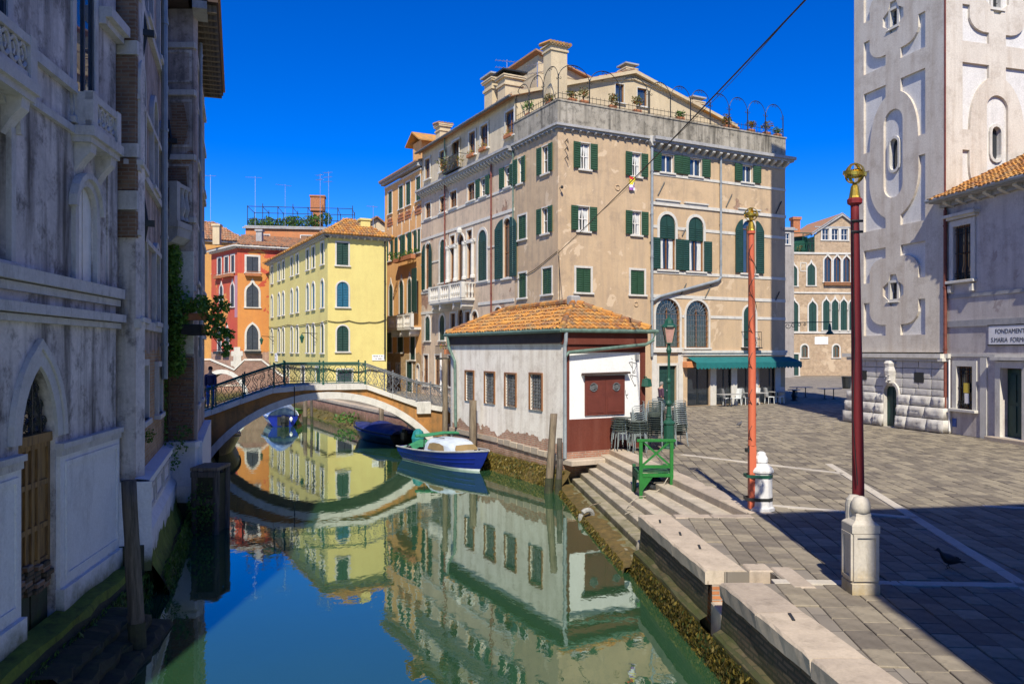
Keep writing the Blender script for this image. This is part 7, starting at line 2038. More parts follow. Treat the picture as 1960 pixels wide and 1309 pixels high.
cb = thing('cabin_boat', 'blue and white cabin boat with green covers and tan cabin windows by the hut', 'boat', (-4.30, 34.9, 0), math.atan2(-4.25, 3.25))
rows = hullrows(5.6, 2.0, .66, rise=.42)
g = hull_obj(rows, [blue, white_g, red_p], cb, simple('grey deck paint', (.36, .38, .40), .4, .15, 3), lambda i, j: 0 if (j < 4 or j > 7) else 1)
g.put('rubbing_strake', M['istria_grey'], cb)
sb = MB()
for sd in (1, -1):
    for k, o in ((.45, .014), (.8, .014)):
        sb.tube([(r[1][0]*(1-k)+r[3][0]*k, sd*(abs(r[1][1])*(1-k)+abs(r[3][1])*k + o), r[1][2]*(1-k)+r[3][2]*k) for r in rows[:-1]], .02, 5)
sb.put('hull_ridge', blue, cb)
def cabin(root, x0, x1, w, z0, h, mat):
    mb = MB()
    rows_ = []
    for x, k, hh in ((x0, .92, .80), (x0+.25, .97, 1.0), (x0+(x1-x0)*.5, 1.0, 1.04), (x1-.75, .96, 1.0), (x1-.42, .93, .86)):
        ww = w/2*k
        rows_.append([(x, ww, z0), (x, ww*.90, z0+h*hh*.62), (x, ww*.72, z0+h*hh*.92), (x, ww*.35, z0+h*hh*1.0), (x, 0, z0+h*hh*1.02), (x, -ww*.35, z0+h*hh), (x, -ww*.72, z0+h*hh*.92), (x, -ww*.90, z0+h*hh*.62), (x, -ww, z0)])
    xe = x1
    rows_.append([(xe+.02, w/2*.80, z0), (xe-.12, w/2*.72, z0+h*.42), (xe-.27, w/2*.60, z0+h*.70), (xe-.33, w/2*.3, z0+h*.76), (xe-.34, 0, z0+h*.77), (xe-.33, -w/2*.3, z0+h*.76), (xe-.27, -w/2*.60, z0+h*.70), (xe-.12, -w/2*.72, z0+h*.42), (xe+.02, -w/2*.80, z0)])
    mb.loft(rows_)
    mb.f.append(list(range(9))); mb.m.append(0)
    n = len(mb.v); mb.f.append(list(range(n-9, n))[::-1]); mb.m.append(0)
    c = mb.put('cabin', mat, root, smooth=False)
    return c
M_cab = simple('grey-white cabin paint', (.46, .52, .60), .35, .15, 2, bump=.05)
cn = cabin(cb, 2.0, 4.15, 1.5, .58, .52, M_cab)
for sd in (1, -1):
    y = lambda z: sd*(.775*.98 - .08*(z-.58)/.42 + .012)
    MB().loft([[(2.35, y(.68), .68), (2.75, y(.66), .66), (3.2, y(.66), .66), (3.62, y(.68), .68)], [(2.45, y(.90), .90), (2.75, y(.95), .95), (3.2, y(.95), .95), (3.52, y(.88), .88)]]).put('side_window', tan, cn)
MB().loft([[(4.19, .52, .62), (4.21, 0, .62), (4.19, -.52, .62)], [(4.075, .53, .80), (4.09, 0, .80), (4.075, -.53, .80)], [(3.985, .43, .925), (4.0, 0, .94), (3.985, -.43, .925)]]).put('windscreen', tan, cn)
MB().tube([(2.3, .45, 1.13), (3.2, .47, 1.16)], .018, 5).tube([(2.3, -.45, 1.13), (3.2, -.47, 1.16)], .018, 5).put('handrail', M['iron'], cn)
MB().tube([(1.75, -.95, 1.14), (1.85, .3, 1.21), (1.9, 1.0, 1.17)], .065, 8).tube([(2.02, -.9, 1.14), (2.07, .3, 1.22), (2.1, .95, 1.17)], .05, 8).put('roof_roll', gtarp, cb)
for q_ in (.72, -.72): MB().tube([(2.0, q_, .55), (2.05, q_*.97, 1.15)], .02, 5).put('roof_strut', M['iron'], cb)
mb = MB()
mb.loft([[(.35+.16*i, y*(.9), .60 + .10*math.sin(i*1.1+y*3) + .16*(1-abs(y))) for y in (-.9, -.6, -.3, 0, .3, .6, .9)] for i in range(11)])
mb.put('tarpaulin', gtarp, cb)
MB().lathe([(.10, .35), (.24, .5), (.30, .85), (.22, 1.12), (.08, 1.25)], 9, .1, .15).put('engine_cover', teal, cb)
MB().tube([(-.1, .4, .55), (-.35, .55, .62), (-.45, .6, .5)], .02, 4).put('tiller', M['pile_dark'], cb)
MB().box(4.7, 4.76, -.05, .05, .70, .80).box(4.95, 5.0, -.03, .03, .72, .84).put('bow_cleat', M['iron'], cb)

def covered(name, label, loc, ang, L, B, H, hullm, tarpm, humps, cat='boat', low=None, trim=None):
    t = thing(name, label, cat, loc, ang)
    rw = hullrows(L, B, H, rise=.5)
    g = hull_obj(rw, [hullm, low or hullm, hullm], t, hullm, lambda i, j: 1 if j in (2, 9) else 0)
    g.put('gunwale', trim or M['iron'], t)
    mb = MB()
    rws = []
    for i, r in enumerate(rw):
        s = i/(len(rw)-1)
        b = abs(r[0][1])
        hh = humps(s)
        row = []
        for k in range(9):
            v = -1 + 2*k/8
            row.append((r[0][0], b*1.05*v, r[0][2] - .10*(abs(v) > .95) + hh*(1-abs(v)**1.7) + rnd.uniform(-.02, .02)))
        rws.append(row)
    mb.loft(rws)
    k = 9
    mb.f.append(list(range(k))); mb.m.append(0)
    mb.put('tarpaulin', tarpm, t, smooth=True)
    return t
nb = covered('covered_boat', 'dark boat under a navy tarpaulin moored beneath the right half of the footbridge', (-5.35, 39.6, 0), math.atan2(3.4, -2.7), 5.2, 1.9, .62, black_p, navy, lambda s: .42*math.sin(min(1, s*1.15+.12)*PI)**.7 + .06*math.sin(s*17))
MB().lathe([(.05, .1), (.18, .3), (.2, .65), (.1, .8)], 8, -.25, .2).put('engine', M['iron'], nb)
bb = covered('motorboat', 'bright blue motorboat under a pale blue plastic cover beyond the footbridge', (-14.1, 49.0, 0), math.atan2(1.0, -.42), 5.0, 2.1, .80, blue, simple('pale blue plastic cover', (.10, .17, .34), .35, .45, 2.5, bump=.5, bsc=7, c2=(.28, .36, .50)), lambda s: .75*math.exp(-((s-.22)/.2)**2) + .25*(1-s), low=white_g, trim=white_g)
eng = MB().lathe([(.08, -.2), (.12, .2), (.2, .3), (.22, .55), (.12, .68)], 8, -.22, 0); eng.put('engine', M['iron'], bb)
MB().box(-.03, .01, -.35, .35, .05, .6).put('engine_well', M['iron'], bb)
MB().lathe([(.02, .3), (.1, .42), (.1, .5), (.02, .6)], 8, -.25, -.45).put('fender', M['white_paint'], bb)
gb = covered('green_boat', 'light green boat with a red waterline moored behind the bright blue motorboat', (-16.6, 57.0, 0), math.atan2(-1.0, .52), 5.6, 1.8, .6, simple('green boat paint', (.10, .32, .03), .4, .2, 3), simple('green deck cover', (.10, .30, .05), .7, .25, 3), lambda s: .15*math.sin(s*PI), low=red_p)
kb = covered('black_boat', 'black boat with dark blue cover shaded under the left end of the footbridge', (-14.3, 39.6, 0), math.atan2(-1, .30), 5.0, 1.6, .75, black_p, navy, lambda s: .35*math.sin(s*PI)**.6)
MB().box(4.3, 4.75, -.18, .18, .55, .78).put('bow_board', wood_v, kb)

# ---------------------------------------------------------------- flagpoles
M['pole_red_shaded'] = simple('flaking red pole paint darkened for shade', (.22, .018, .018), .6, .4, 2.0, c2=(.15, .012, .018), stretch=(3, 3, .3), bump=.25)  # red kept extra dark to put the pole's shade into its paint
M['pole_orange'] = simple('faded orange pole paint', (.54, .13, .06), .6, .3, 2.0, c2=(.48, .10, .05), stretch=(3, 3, .3), bump=.2)
M['gilt'] = simple('gilded metal', (.62, .42, .07), .32, .3, 6, .85)
M['ped_stone'] = stone('pedestal stone', (.52, .475, .40), (.44, .40, .34), (.24, .19, .12), .6, 2.4, moss=(1.15, 1.55, (.36, .27, .13)))
def armillary(root, x, y, z, r, tilt):
    c = MB().lathe([(.09, 0), (.08, .03), (.055, .18), (.035, .205), (.02, .22)], 12, x, y)
    o = c.put('finial_cone', M['gilt'], root, (0, 0, z), smooth=False)
    def ringband(r_, w, rot):
        n = 28
        mb = MB()
        for dr, in ((0,),):
            a = [(r_*math.cos(2*PI*j/n), r_*math.sin(2*PI*j/n), -w/2) for j in range(n)]
            b = [(r_*math.cos(2*PI*j/n), r_*math.sin(2*PI*j/n), w/2) for j in range(n)]
            c_ = [((r_-.014)*math.cos(2*PI*j/n), (r_-.014)*math.sin(2*PI*j/n), w/2) for j in range(n)]
            d = [((r_-.014)*math.cos(2*PI*j/n), (r_-.014)*math.sin(2*PI*j/n), -w/2) for j in range(n)]
            k = len(mb.v); mb.v += a + b + c_ + d
            for q in range(4):
                q2 = (q+1) % 4
                for j in range(n):
                    j2 = (j+1) % n
                    mb.f.append([k+q*n+j, k+q*n+j2, k+q2*n+j2, k+q2*n+j]); mb.m.append(0)
        return put('armillary_ring', mb.mesh('armillary_ring', M['gilt']), root, (x, y, z+.21+r), rot=rot)
    ringband(r, .045, (R(90), 0, R(tilt))); ringband(r*.97, .045, (R(90), 0, R(tilt+90))); ringband(r*1.06, .05, (R(8), R(6), 0)); ringband(r*.93, .03, (R(30), R(-18), 0))
f1 = thing('flagpole', 'red flagpole, its colour darkened for shade, with a gilded ring sphere behind a carved square stone bollard', 'flagpole', (5.06, 11.55, PV), 0, 'red flagpoles on the square')
mb = MB()
mb.loft([[(.085*k*math.cos(2*PI*j/14) + dx, .085*k*math.sin(2*PI*j/14), z) for j in range(14)] for z, k, dx in ((.1, 1.02, 0), (1.6, 1.0, -.008), (3.4, .90, -.03), (5.72, .70, -.06))], closed=True)
mb.put('pole', M['pole_red_shaded'], f1, (.13, .36, 0), smooth=True)
MB().lathe([(.06, 5.66), (.105, 5.69), (.11, 5.75), (.06, 5.79)], 12, .07, .36).put('collar', M['pole_red_shaded'], f1)
armillary(f1, .07, .36, 5.77, .158, 35)
pd = MB()
pd.cbox(-.20, .20, -.185, .185, 0, .17, .015).box(-.185, .185, -.17, .17, .17, .88)
pd.cbox(-.20, .20, -.185, .185, .88, 1.00, .012)
p1 = pd.put('bollard', M['ped_stone'], f1)
fr = MB()
for sd in (0, 1):
    o = [(-.18, .2), (.18, .2), (.18, .87), (-.18, .87)]; i = [(-.13, .25), (.13, .25), (.13, .82), (-.13, .82)]
    if sd == 0: fr.ring(o, i, -.20, -.165)
    else:
        k = MB().ring([(-.165, .2), (.165, .2), (.165, .87), (-.165, .87)], [(-.115, .25), (.115, .25), (.115, .82), (-.115, .82)], -.212, -.18)
        fr.add([(y, -x, z) for x, y, z in k.v], k.f)
put('panel_frame', fr.mesh('panel_frame', M['ped_stone']), p1)
nk = MB()
prof = [(.195, .998), (.18, 1.01), (.13, 1.05), (.11, 1.10), (.108, 1.15)]
nk.loft([[(sx*r, sy*r*.92, z) for sx, sy in ((-1, -1), (1, -1), (1, 1), (-1, 1))] for r, z in prof], closed=True)
nk.put('shoulder', M['ped_stone'], f1)
kn = MB()
kn.loft([[(r*math.cos(2*PI*j/20), r*.95*math.sin(2*PI*j/20), z) for j in range(20)] for r, z in ((.10, 1.145), (.132, 1.155), (.136, 1.23), (.126, 1.30), (.095, 1.355), (.04, 1.382), (.001, 1.386))], closed=True)
kn.put('knob', M['ped_stone'], f1, smooth=True)
MB().loft([[(-.03+.12*k*math.cos(2*PI*j/16), .15+.13*k*math.sin(2*PI*j/16), z) for j in range(16)] for z, k in ((.99, 1), (1.22, 1), (1.31, .9), (1.37, .55), (1.38, .05))], closed=True).put('pole_clasp', M['ped_stone'], f1)
MB().tube([(.02, .30, 5.4), (.03, .27, 3.6), (.0, .26, 2.5), (.06, .24, 1.5)], .009, 4).put('chain', M['iron'], f1)
for q_ in (5.42, 5.26): MB().tube([(.075-.08, .30, q_), (.075+.09, .30, q_)], .02, 5).put('pulley', M['iron'], f1)
f2 = thing('flagpole', 'orange-red flagpole strapped to a white octagonal bollard at the top of the steps', 'flagpole', (5.46, 17.42, PV), 0, 'red flagpoles on the square')
mb = MB()
mb.loft([[(.09*math.cos(2*PI*(j+.5)/4)*1.15*k, .09*math.sin(2*PI*(j+.5)/4)*1.15*k, z) for j in range(4)] for z, k in ((.05, 1), (1.42, 1))], closed=True)
mb.put('pole_foot', M['pole_orange'], f2, (-.22, -.05, 0))
mb = MB()
mb.loft([[(.088*k*math.cos(2*PI*j/14) + dx, .088*k*math.sin(2*PI*j/14), z) for j in range(14)] for z, k, dx in ((1.42, 1.0, 0), (3.2, .95, -.0), (6.05, .70, -.02))], closed=True)
mb.put('pole', M['pole_orange'], f2, (-.22, -.05, 0), smooth=True)
MB().lathe([(.06, 6.02), (.09, 6.04), (.09, 6.09), (.05, 6.12)], 12, -.24, -.05).put('collar', M['pole_orange'], f2)
armillary(f2, -.24, -.05, 6.10, .15, 60)
oc = MB().lathe([(.28, 0), (.28, .07), (.24, .10), (.235, .14), (.225, .80), (.26, .84), (.26, .88), (.23, .94), (.17, .99), (.12, 1.03)], 8)
oc.put('bollard', stone('whitewashed stone', (.66, .65, .64), (.55, .55, .55), (.20, .17, .15), .6, 2.0), f2)
MB().lathe([(.11, 1.02), (.14, 1.06), (.14, 1.13), (.10, 1.20), (.09, 1.25), (.05, 1.28)], 9).put('knob', M['white_paint'], f2)
def strap(z, m):
    n = 18
    ro = [(.245*math.cos(2*PI*j/n)*1.0 - .04, .225*math.sin(2*PI*j/n), z) for j in range(n)]
    pts = [(-.35, -.16), (.16, -.20), (.22, -.1), (.22, .1), (.1, .22), (-.1, .22), (-.35, .1)]
    MB().ring([(x, y) for x, y in pts], [(x*.96, y*.94) for x, y in pts], 0, .07).put('strap', m, f2, (0, 0, z), rot=(R(90), 0, 0))
strap(.72, M['iron_green']); strap(.22, M['iron'])
MB().tube([(-.22+.1*math.cos(a*.9)*.95, -.05-.1*abs(math.sin(a*.45)), 1.3+4.5*a/40) for a in range(41)], .008, 4).put('chain', M['iron'], f2)
MB().box(-.36, -.28, -.12, .02, 1.28, 1.36).put('cleat', M['iron'], f2)

# ---------------------------------------------------------------- street lamp
lp = thing('street_lamp', 'green cast-iron street lamp with a pinkish glass lantern among the stacked chairs', 'street lamp', (5.58, 28.3, PV))
MB().lathe([(.22, 0), (.22, .05), (.20, .08), (.19, .85), (.22, .88), (.22, .93), (.17, .98), (.12, 1.02), (.10, 1.12), (.12, 1.16), (.09, 1.2), (.06, 1.5), (.10, 1.55), (.12, 1.62), (.06, 1.72), (.05, 2.3), (.085, 2.36), (.085, 2.42), (.05, 2.5), (.045, 3.35), (.08, 3.42), (.10, 3.5), (.06, 3.6), (.05, 3.72)], 10).put('post', M['iron_green'], lp)
ln = MB().loft([[(r*sx, r*sy, z) for sx, sy in ((-1, -1), (1, -1), (1, 1), (-1, 1))] for r, z in ((.10, 3.75), (.19, 4.30))], closed=True)
lo_ = ln.put('lantern_glass', simple('pinkish lantern glass', (.42, .24, .20), .25, .15, 3, spec=.6), lp)
fr = MB()
for sx, sy in ((-1, -1), (1, -1), (1, 1), (-1, 1)): fr.tube([(.105*sx, .105*sy, 3.74), (.197*sx, .197*sy, 4.31)], .014, 4)
for r, z in ((.11, 3.74), (.2, 4.31)): fr.tube([(r*sx, r*sy, z) for sx, sy in ((-1, -1), (1, -1), (1, 1), (-1, 1))], .02, 4, closed=True)
fr.put('lantern_frame', M['iron_green'], lp)
MB().lathe([(.29, 4.32), (.27, 4.36), (.17, 4.44), (.15, 4.55), (.1, 4.6), (.03, 4.66), (.02, 4.76)], 8).put('lantern_cap', M['iron_green'], lp)

# ---------------------------------------------------------------- stacked chairs and tables
alu = simple('brushed aluminium tube', (.30, .35, .35), .4, .25, 6, .5, bump=.05)
slat = simple('grey green slats', (.07, .09, .08), .5, .25, 5, .3)
def chair_parts():
    fr = MB()
    for s in (-1, 1):
        x = .26*s
        fr.tube([(x*1.04, -.26, 0), (x*.98, -.23, .62), (x, -.15, .67), (x, .1, .68), (x*.98, .2, .72)], .014, 5)
        fr.tube([(x*.95, .27, 0), (x*.86, .19, .44), (x*.9, .24, .80)], .014, 5)
        fr.tube([(x*.93, -.24, .42), (x*.88, .19, .42)], .012, 5)
    fr.tube([(.26*.9, .24, .80)] + [(.235*math.cos(PI*j/8), .24+.06*math.sin(PI*j/8), .80+.03*math.sin(PI*j/8)) for j in range(1, 8)] + [(-.26*.9, .24, .80)], .014, 5)
    st = MB()
    for i in range(7):
        y = -.22 + .062*i
        st.box(-.235, .235, y, y+.045, .435 - .006*i, .447 - .006*i)
    bk = MB()
    for z in (.56, .64, .72):
        bk.loft([[(.225*math.cos(PI*j/6), .225+.055*math.sin(PI*j/6)+.01, zz) for j in range(7)] for zz in (z, z+.045)])
    return fr.mesh('frame', alu), st.mesh('seat', slat), bk.mesh('backrest', slat)
FR, ST, BK = chair_parts()
ORD = ['first', 'second', 'third', 'fourth', 'fifth', 'sixth', 'seventh', 'eighth', 'ninth', 'tenth', 'eleventh', 'twelfth', 'thirteenth', 'fourteenth', 'fifteenth']
proto = [None]
def chair_stack(x, y, rz, n, where):
    for i in range(n):
        lab = 'aluminium chair, %s from the ground in the stack %s' % (ORD[i], where)
        if proto[0] is None:
            t = thing('cafe_chair', lab, 'chair', (0, 0, 0), 0, 'stacked aluminium cafe chairs')
            put('frame', FR, t); put('seat', ST, t); put('backrest', BK, t)
            proto[0] = t
        else: t = copy_tree(proto[0])
        t['label'] = lab
        dx, dy = -.0*math.sin(rz), 0
        o = .012*i
        t.location = (x + o*math.sin(rz) + rnd.uniform(-.008, .008), y - o*math.cos(rz) + rnd.uniform(-.008, .008), PV + .075*i)
        t.rotation_euler = (0, 0, rz + R(rnd.uniform(-2, 2)))
chair_stack(4.98, 27.75, R(-15), 13, 'directly left of the street lamp')
chair_stack(4.55, 28.75, R(-70), 12, 'against the white hut wall')
chair_stack(5.35, 28.85, R(20), 13, 'hidden behind the street lamp')
chair_stack(6.10, 29.2, R(-160), 12, 'right of the street lamp')
def table_parts():
    tp = MB().lathe([(.33, .715), (.345, .72), (.345, .74), (.33, .745)], 20)
    lg = MB()
    for k in range(4):
        a = PI/2*k + PI/4
        lg.tube([(.33*math.cos(a), .33*math.sin(a), 0), (.28*math.cos(a), .28*math.sin(a), .45), (.22*math.cos(a), .22*math.sin(a), .71)], .016, 5)
    rg = MB().tube([(.26*math.cos(2*PI*j/14), .26*math.sin(2*PI*j/14), .62) for j in range(14)], .014, 5, closed=True)
    return tp.mesh('tabletop', slat), lg.mesh('leg_frame', alu), rg.mesh('ring', alu)
TP, LG, RG = table_parts()
def table_stack(x, y, n, where, z0=0):
    for i in range(n):
        t = thing('bistro_table', 'round bistro table, %s from the ground in the stack %s' % (ORD[i], where), 'table', (x + rnd.uniform(-.02, .02), y + rnd.uniform(-.02, .02), PV + .082*i), rnd.uniform(0, 1.5), 'stacked bistro tables by the hut')
        put('tabletop', TP, t); put('leg_frame', LG, t); put('ring', RG, t)
table_stack(3.80, 27.75, 6, 'against the maroon hut wall')
table_stack(4.33, 27.3, 5, 'nearer the green stand')

# ---------------------------------------------------------------- green landing stand on the steps
gp = simple('bright green paint', (.014, .14, .022), .5, .25, 4, bump=.15)
gpd = simple('weathered green paint', (.015, .08, .03), .65, .3, 4)
gs = thing('landing_stand', 'bright green wooden stand with a crossed rail standing on the stone steps', 'boarding stand', (3.5, 21.75, PV))
for x, z0 in ((.02, -.72), (.86, -.20)): MB().cbox(x-.045, x+.045, -.045, .045, z0, 1.0, .01).put('post', gp, gs)
for x, z0 in ((-.02, -.55), (.86, .0)): MB().cbox(x-.045, x+.045, .90, .99, z0, .26, .01).put('post', gpd, gs)
MB().cbox(-.09, .97, -.055, .06, 1.0, 1.07, .012).put('top_rail', gp, gs)
MB().box(.07, .81, -.03, .03, .28, .36).put('lower_rail', gp, gs)
MB().box(.07, .81, -.05, -.01, .04, .14).put('apron_rail', gp, gs)
for a, b in (((.07, .36), (.81, 1.0)), ((.81, .36), (.07, 1.0))):
    dx, dz = b[0]-a[0], b[1]-a[1]; l = math.hypot(dx, dz); nx, nz = -dz/l*.028, dx/l*.028
    o = -.022 if a[0] < .5 else .0
    MB().prism([(a[0]-nx, a[1]-nz), (b[0]-nx, b[1]-nz), (b[0]+nx, b[1]+nz), (a[0]+nx, a[1]+nz)], o, o+.02).put('brace', gp, gs)
for i in range(5): MB().cbox(-.06, .92, .05+.185*i, .225+.185*i, .145, .185, .008).put('deck_board', gpd, gs)
MB().prism([(.06, -.35), (.06, .04), (.35, .04)], -.03, .02).put('knee', gp, gs)
MB().box(-.065, .0, .0, .95, -.05, .13).put('side_rail', gpd, gs)
MB().prism([(0, 0), (.14, 0), (.5, .5), (.36, .5)], -.02, .02).put('side_brace', gpd, gs, (-.03, .9, -.5), R(-90))
ty = thing('tyre', 'old black tyre lying under the green landing stand', 'tyre', (3.98, 22.25, .98))
MB().tube([(.27*math.cos(2*PI*j/18), .27*math.sin(2*PI*j/18), 0) for j in range(18)], .10, 8, closed=True).put('tread', M['iron'], ty, rot=(R(20), R(25), 0))
MB().tube([(.20*math.cos(2*PI*j/18), .20*math.sin(2*PI*j/18), 0) for j in range(18)], .07, 6, closed=True).put('sidewall', M['iron'], ty, rot=(R(20), R(25), 0))
rp = thing('mooring_rope', 'thin pale rope looped from the green stand over the lower steps', 'rope', (3.5, 21.7, .5))
MB().tube([(.75, 0, .72), (.55, -.1, .45), (.2, -.12, .25), (-.1, -.1, .22), (-.35, -.3, .06), (-.5, -.7, .0), (-.35, -1.0, .02), (-.6, -1.3, .0)], .012, 5).put('strand', simple('pale rope', (.36, .32, .25), .9), rp)
tf = thing('boat_fender', 'weathered pale tyre fender hung on the brown ledge below the steps', 'fender', (2.05, 21.9, .12))
MB().tube([(.19*math.cos(2*PI*j/16), 0, .19*math.sin(2*PI*j/16)) for j in range(16)], .075, 8, closed=True).put('ring', stone('chalky rubber', (.34, .33, .30), (.25, .25, .23), (.08, .08, .07), .6, 5), tf, rot=(R(12), R(0), R(28)))
MB().tube([(0, 0, .18), (.12, .05, .3), (.4, .1, .36)], .014, 4).put('rope', M['pile'], tf)
rs = thing('corner_stone', 'rounded pale rubbing stone at the end of the lowest steps', 'stone', (2.86, 17.15, 0))
MB().loft([[(.20*k*math.cos(2*PI*j/12), .26*k*math.sin(2*PI*j/12), z) for j in range(12)] for z, k in ((-.5, 1), (.15, 1.02), (.45, .95), (.58, .75), (.63, .3))], closed=True).put('block', M['istria_step'], rs, smooth=True)

# ---------------------------------------------------------------- cafe tables and white chairs
tabm = simple('pale grey table top', (.34, .33, .30), .5, .15, 4)
def cafe_table(x, y, w, label, ang=R(26), legs=2, d=.7, mat=None):
    t = thing('cafe_table', label, 'table', (x, y, PV), ang, 'outdoor tables of the cafe')
    MB().cbox(-w/2, w/2, -d/2, d/2, .74, .78, .01).put('tabletop', mat or tabm, t)
    for k in range(legs):
        xx = 0 if legs == 1 else (-w*.22 + w*.44*k)
        MB().lathe([(.18, 0), (.16, .03), (.035, .06), (.035, .70), (.1, .735)], 8, xx, 0).put('pedestal', M['iron'], t)
cafe_table(13.5, 49.4, 1.5, 'pale table outside the first cafe window, left of the orange flagpole', legs=1)
cafe_table(15.6, 50.9, 1.5, 'pale table behind the orange flagpole', legs=1)
cafe_table(17.5, 52.4, 1.3, 'pale table at the dark right corner of the cafe', legs=1)
cafe_table(21.3, 58.6, 1.5, 'grey table in the tower shade, left one of the far pair', R(5))
cafe_table(22.6, 56.7, 1.5, 'grey table in the tower shade, right one of the far pair', R(5))
cafe_table(19.2, 60.5, 1.2, 'table end just showing past the cafe corner', R(5))
rt = thing('round_table', 'round topped table on a thick dark pedestal past the cafe corner', 'table', (19.5, 55.0, PV))
MB().lathe([(.42, .74), (.43, .75), (.43, .78), (.42, .785)], 18).put('tabletop', tabm, rt)
MB().lathe([(.26, 0), (.26, .04), (.12, .1), (.2, .35), (.1, .62), (.16, .74)], 9).put('pedestal', M['iron'], rt)
wp = simple('white moulded plastic', (.62, .64, .62), .45, .08, 3)
def white_chair(u, d, rz, label):
    p = CMP.pos(u, d, PV)
    t = thing('white_chair', label, 'chair', p, CMP.ang + rz, 'white chairs of the cafe')
    MB().cbox(-.22, .22, -.24, .22, .43, .47, .015).put('seat', wp, t)
    MB().loft([[(-.21, .2+.0, .46), (0, .225, .46), (.21, .2, .46)], [(-.2, .25, .75), (0, .28, .75), (.2, .25, .75)], [(-.19, .31, 1.05), (0, .34, 1.07), (.19, .31, 1.05)]]).loft([[(.19, .33, 1.05), (0, .36, 1.07), (-.19, .33, 1.05)], [(.21, .22, .46), (0, .245, .46), (-.21, .22, .46)]]).put('backrest', wp, t)
    for x, y in ((-.19, -.2), (.19, -.2), (-.19, .19), (.19, .19)): MB().tube([(x*1.1, y*1.1, 0), (x, y, .43)], .022, 6).put('leg', wp, t)
for i, (u, rz, lb) in enumerate(((12.15, R(70), 'white chair in front of the first dark cafe window'), (12.75, R(-80), 'white chair turned away at the right side of the first cafe window'), (13.75, R(80), 'white chair nearly hidden by the left side of the orange flagpole'), (14.35, R(-75), 'white chair with its back to the orange flagpole'), (15.75, R(80), 'white chair just right of the orange flagpole'), (16.5, R(-80), 'white high-backed chair in front of the last cafe window'))):
    white_chair(u, -.55 - .15*(i % 2), rz, lb)
bn = thing('litter_bin', 'dark litter bin at the sunny end of the square beside the tower', 'bin', (30.7, 73, PV))
MB().lathe([(.32, 0), (.36, .1), (.42, 1.0), (.36, 1.02), (.34, .9)], 10).put('body', M['iron'], bn); MB().lathe([(.44, .98), (.45, 1.0), (.45, 1.06), (.43, 1.08)], 10).put('rim', M['iron'], bn)

# ---------------------------------------------------------------- overhead cable, hanging lamp arm, plaques
oc_ = thing('overhead_cable', 'long black overhead cable crossing the sky down to the beige house corner', 'cable', (2.62, 45.1, 10.2))
a = Vector((0, 0, 0)); b = Vector((6.2-2.62, -1.8-45.1, 11.25-10.2))
MB().tube([a + (b-a)*(i/30) - Vector((0, 0, .25*math.sin(PI*i/30))) for i in range(31)], .018, 5).put('strand', M['iron'], oc_)
MB().tube([a + (b-a)*(i/30) - Vector((.05*math.sin(i), 0, .25*math.sin(PI*i/30)+.05)) for i in range(31)], .008, 4).put('tie_wire', M['iron'], oc_)
rg = thing('hanging_cloth', 'small colourful cloth hanging below the green shuttered window', 'cloth', CMP.pos(5.05, -.14, 15.02), CMP.ang)
mb = MB(); mb.loft([[(-.2+.1*i + .03*math.sin(j*1.7), -.03*math.sin(i*2+j), -.16*j) for i in range(5)] for j in range(6)], mf=lambda i, j: (0, 1, 1, 2, 3)[i] if j < 3 else (1, 1, 2, 3, 2)[i])
mb.put('fabric', [simple('red cloth', (.6, .04, .03), .9), simple('yellow cloth', (.75, .6, .05), .9), simple('white cloth', (.75, .75, .78), .9), simple('violet cloth', (.3, .12, .4), .9)], rg)
MB().tube([(-.22, 0, .02), (.22, 0, .0)], .012, 4).put('line', M['iron'], rg)
la = thing('bracket_lamp', 'scrolled green iron bracket with a small bell lamp past the cafe corner', 'lamp', CMP.pos(17.85, .3, 6.55))
MB().tube([(0, 0, 0), (3.4, .2, .05)], .03, 5).put('arm', M['iron_green'], la)
mb = MB()
for k in range(4): scroll(mb, .35+.38*k, -.22+.04*k, .2-.03*k, k*1.2, 1.2, .02, .022, 1 if k % 2 else -1)
mb.put('scrollwork', M['iron_green'], la)
MB().lathe([(.05, -.05), (.1, -.3), (.12, -.55), (.28, -.75), (.27, -.8)], 10, 3.25, .2).put('bell_shade', M['iron_green'], la)
def plaque(name, label, F, u, z, w, h, rows_):
    t = thing(name, label, 'sign', F.pos(u, -.03, z), F.ang)
    MB().box(-w/2, w/2, -.02, .02, -h/2, h/2).put('board', M['white_paint'], t)
    mb = MB()
    for k, r in enumerate(rows_):
        x = -w*.40
        zz = h*.22 - h*.42*k
        for c in r:
            if c != ' ': mb.box(x, x+w*.05*c_w(c), -.024, -.019, zz-h*.09, zz+h*.09)
            x += w*.075
    mb.put('lettering', simple('faded lettering', (.12, .12, .12), .8), t)
def c_w(c): return .6 if c in 'il' else 1.0
plaque('street_plaque', 'small white street plaque on the yellow house beside its dark drainpipe', YR, 3.95, 4.12, 1.0, .46, ('nnlnn n nn', '  ln nnnn'))
plaque('street_plaque', 'pale notice board on the shaded long side of the yellow house', YL, -19.2, 4.0, 1.3, .8, ('nnnn', 'nnn'))

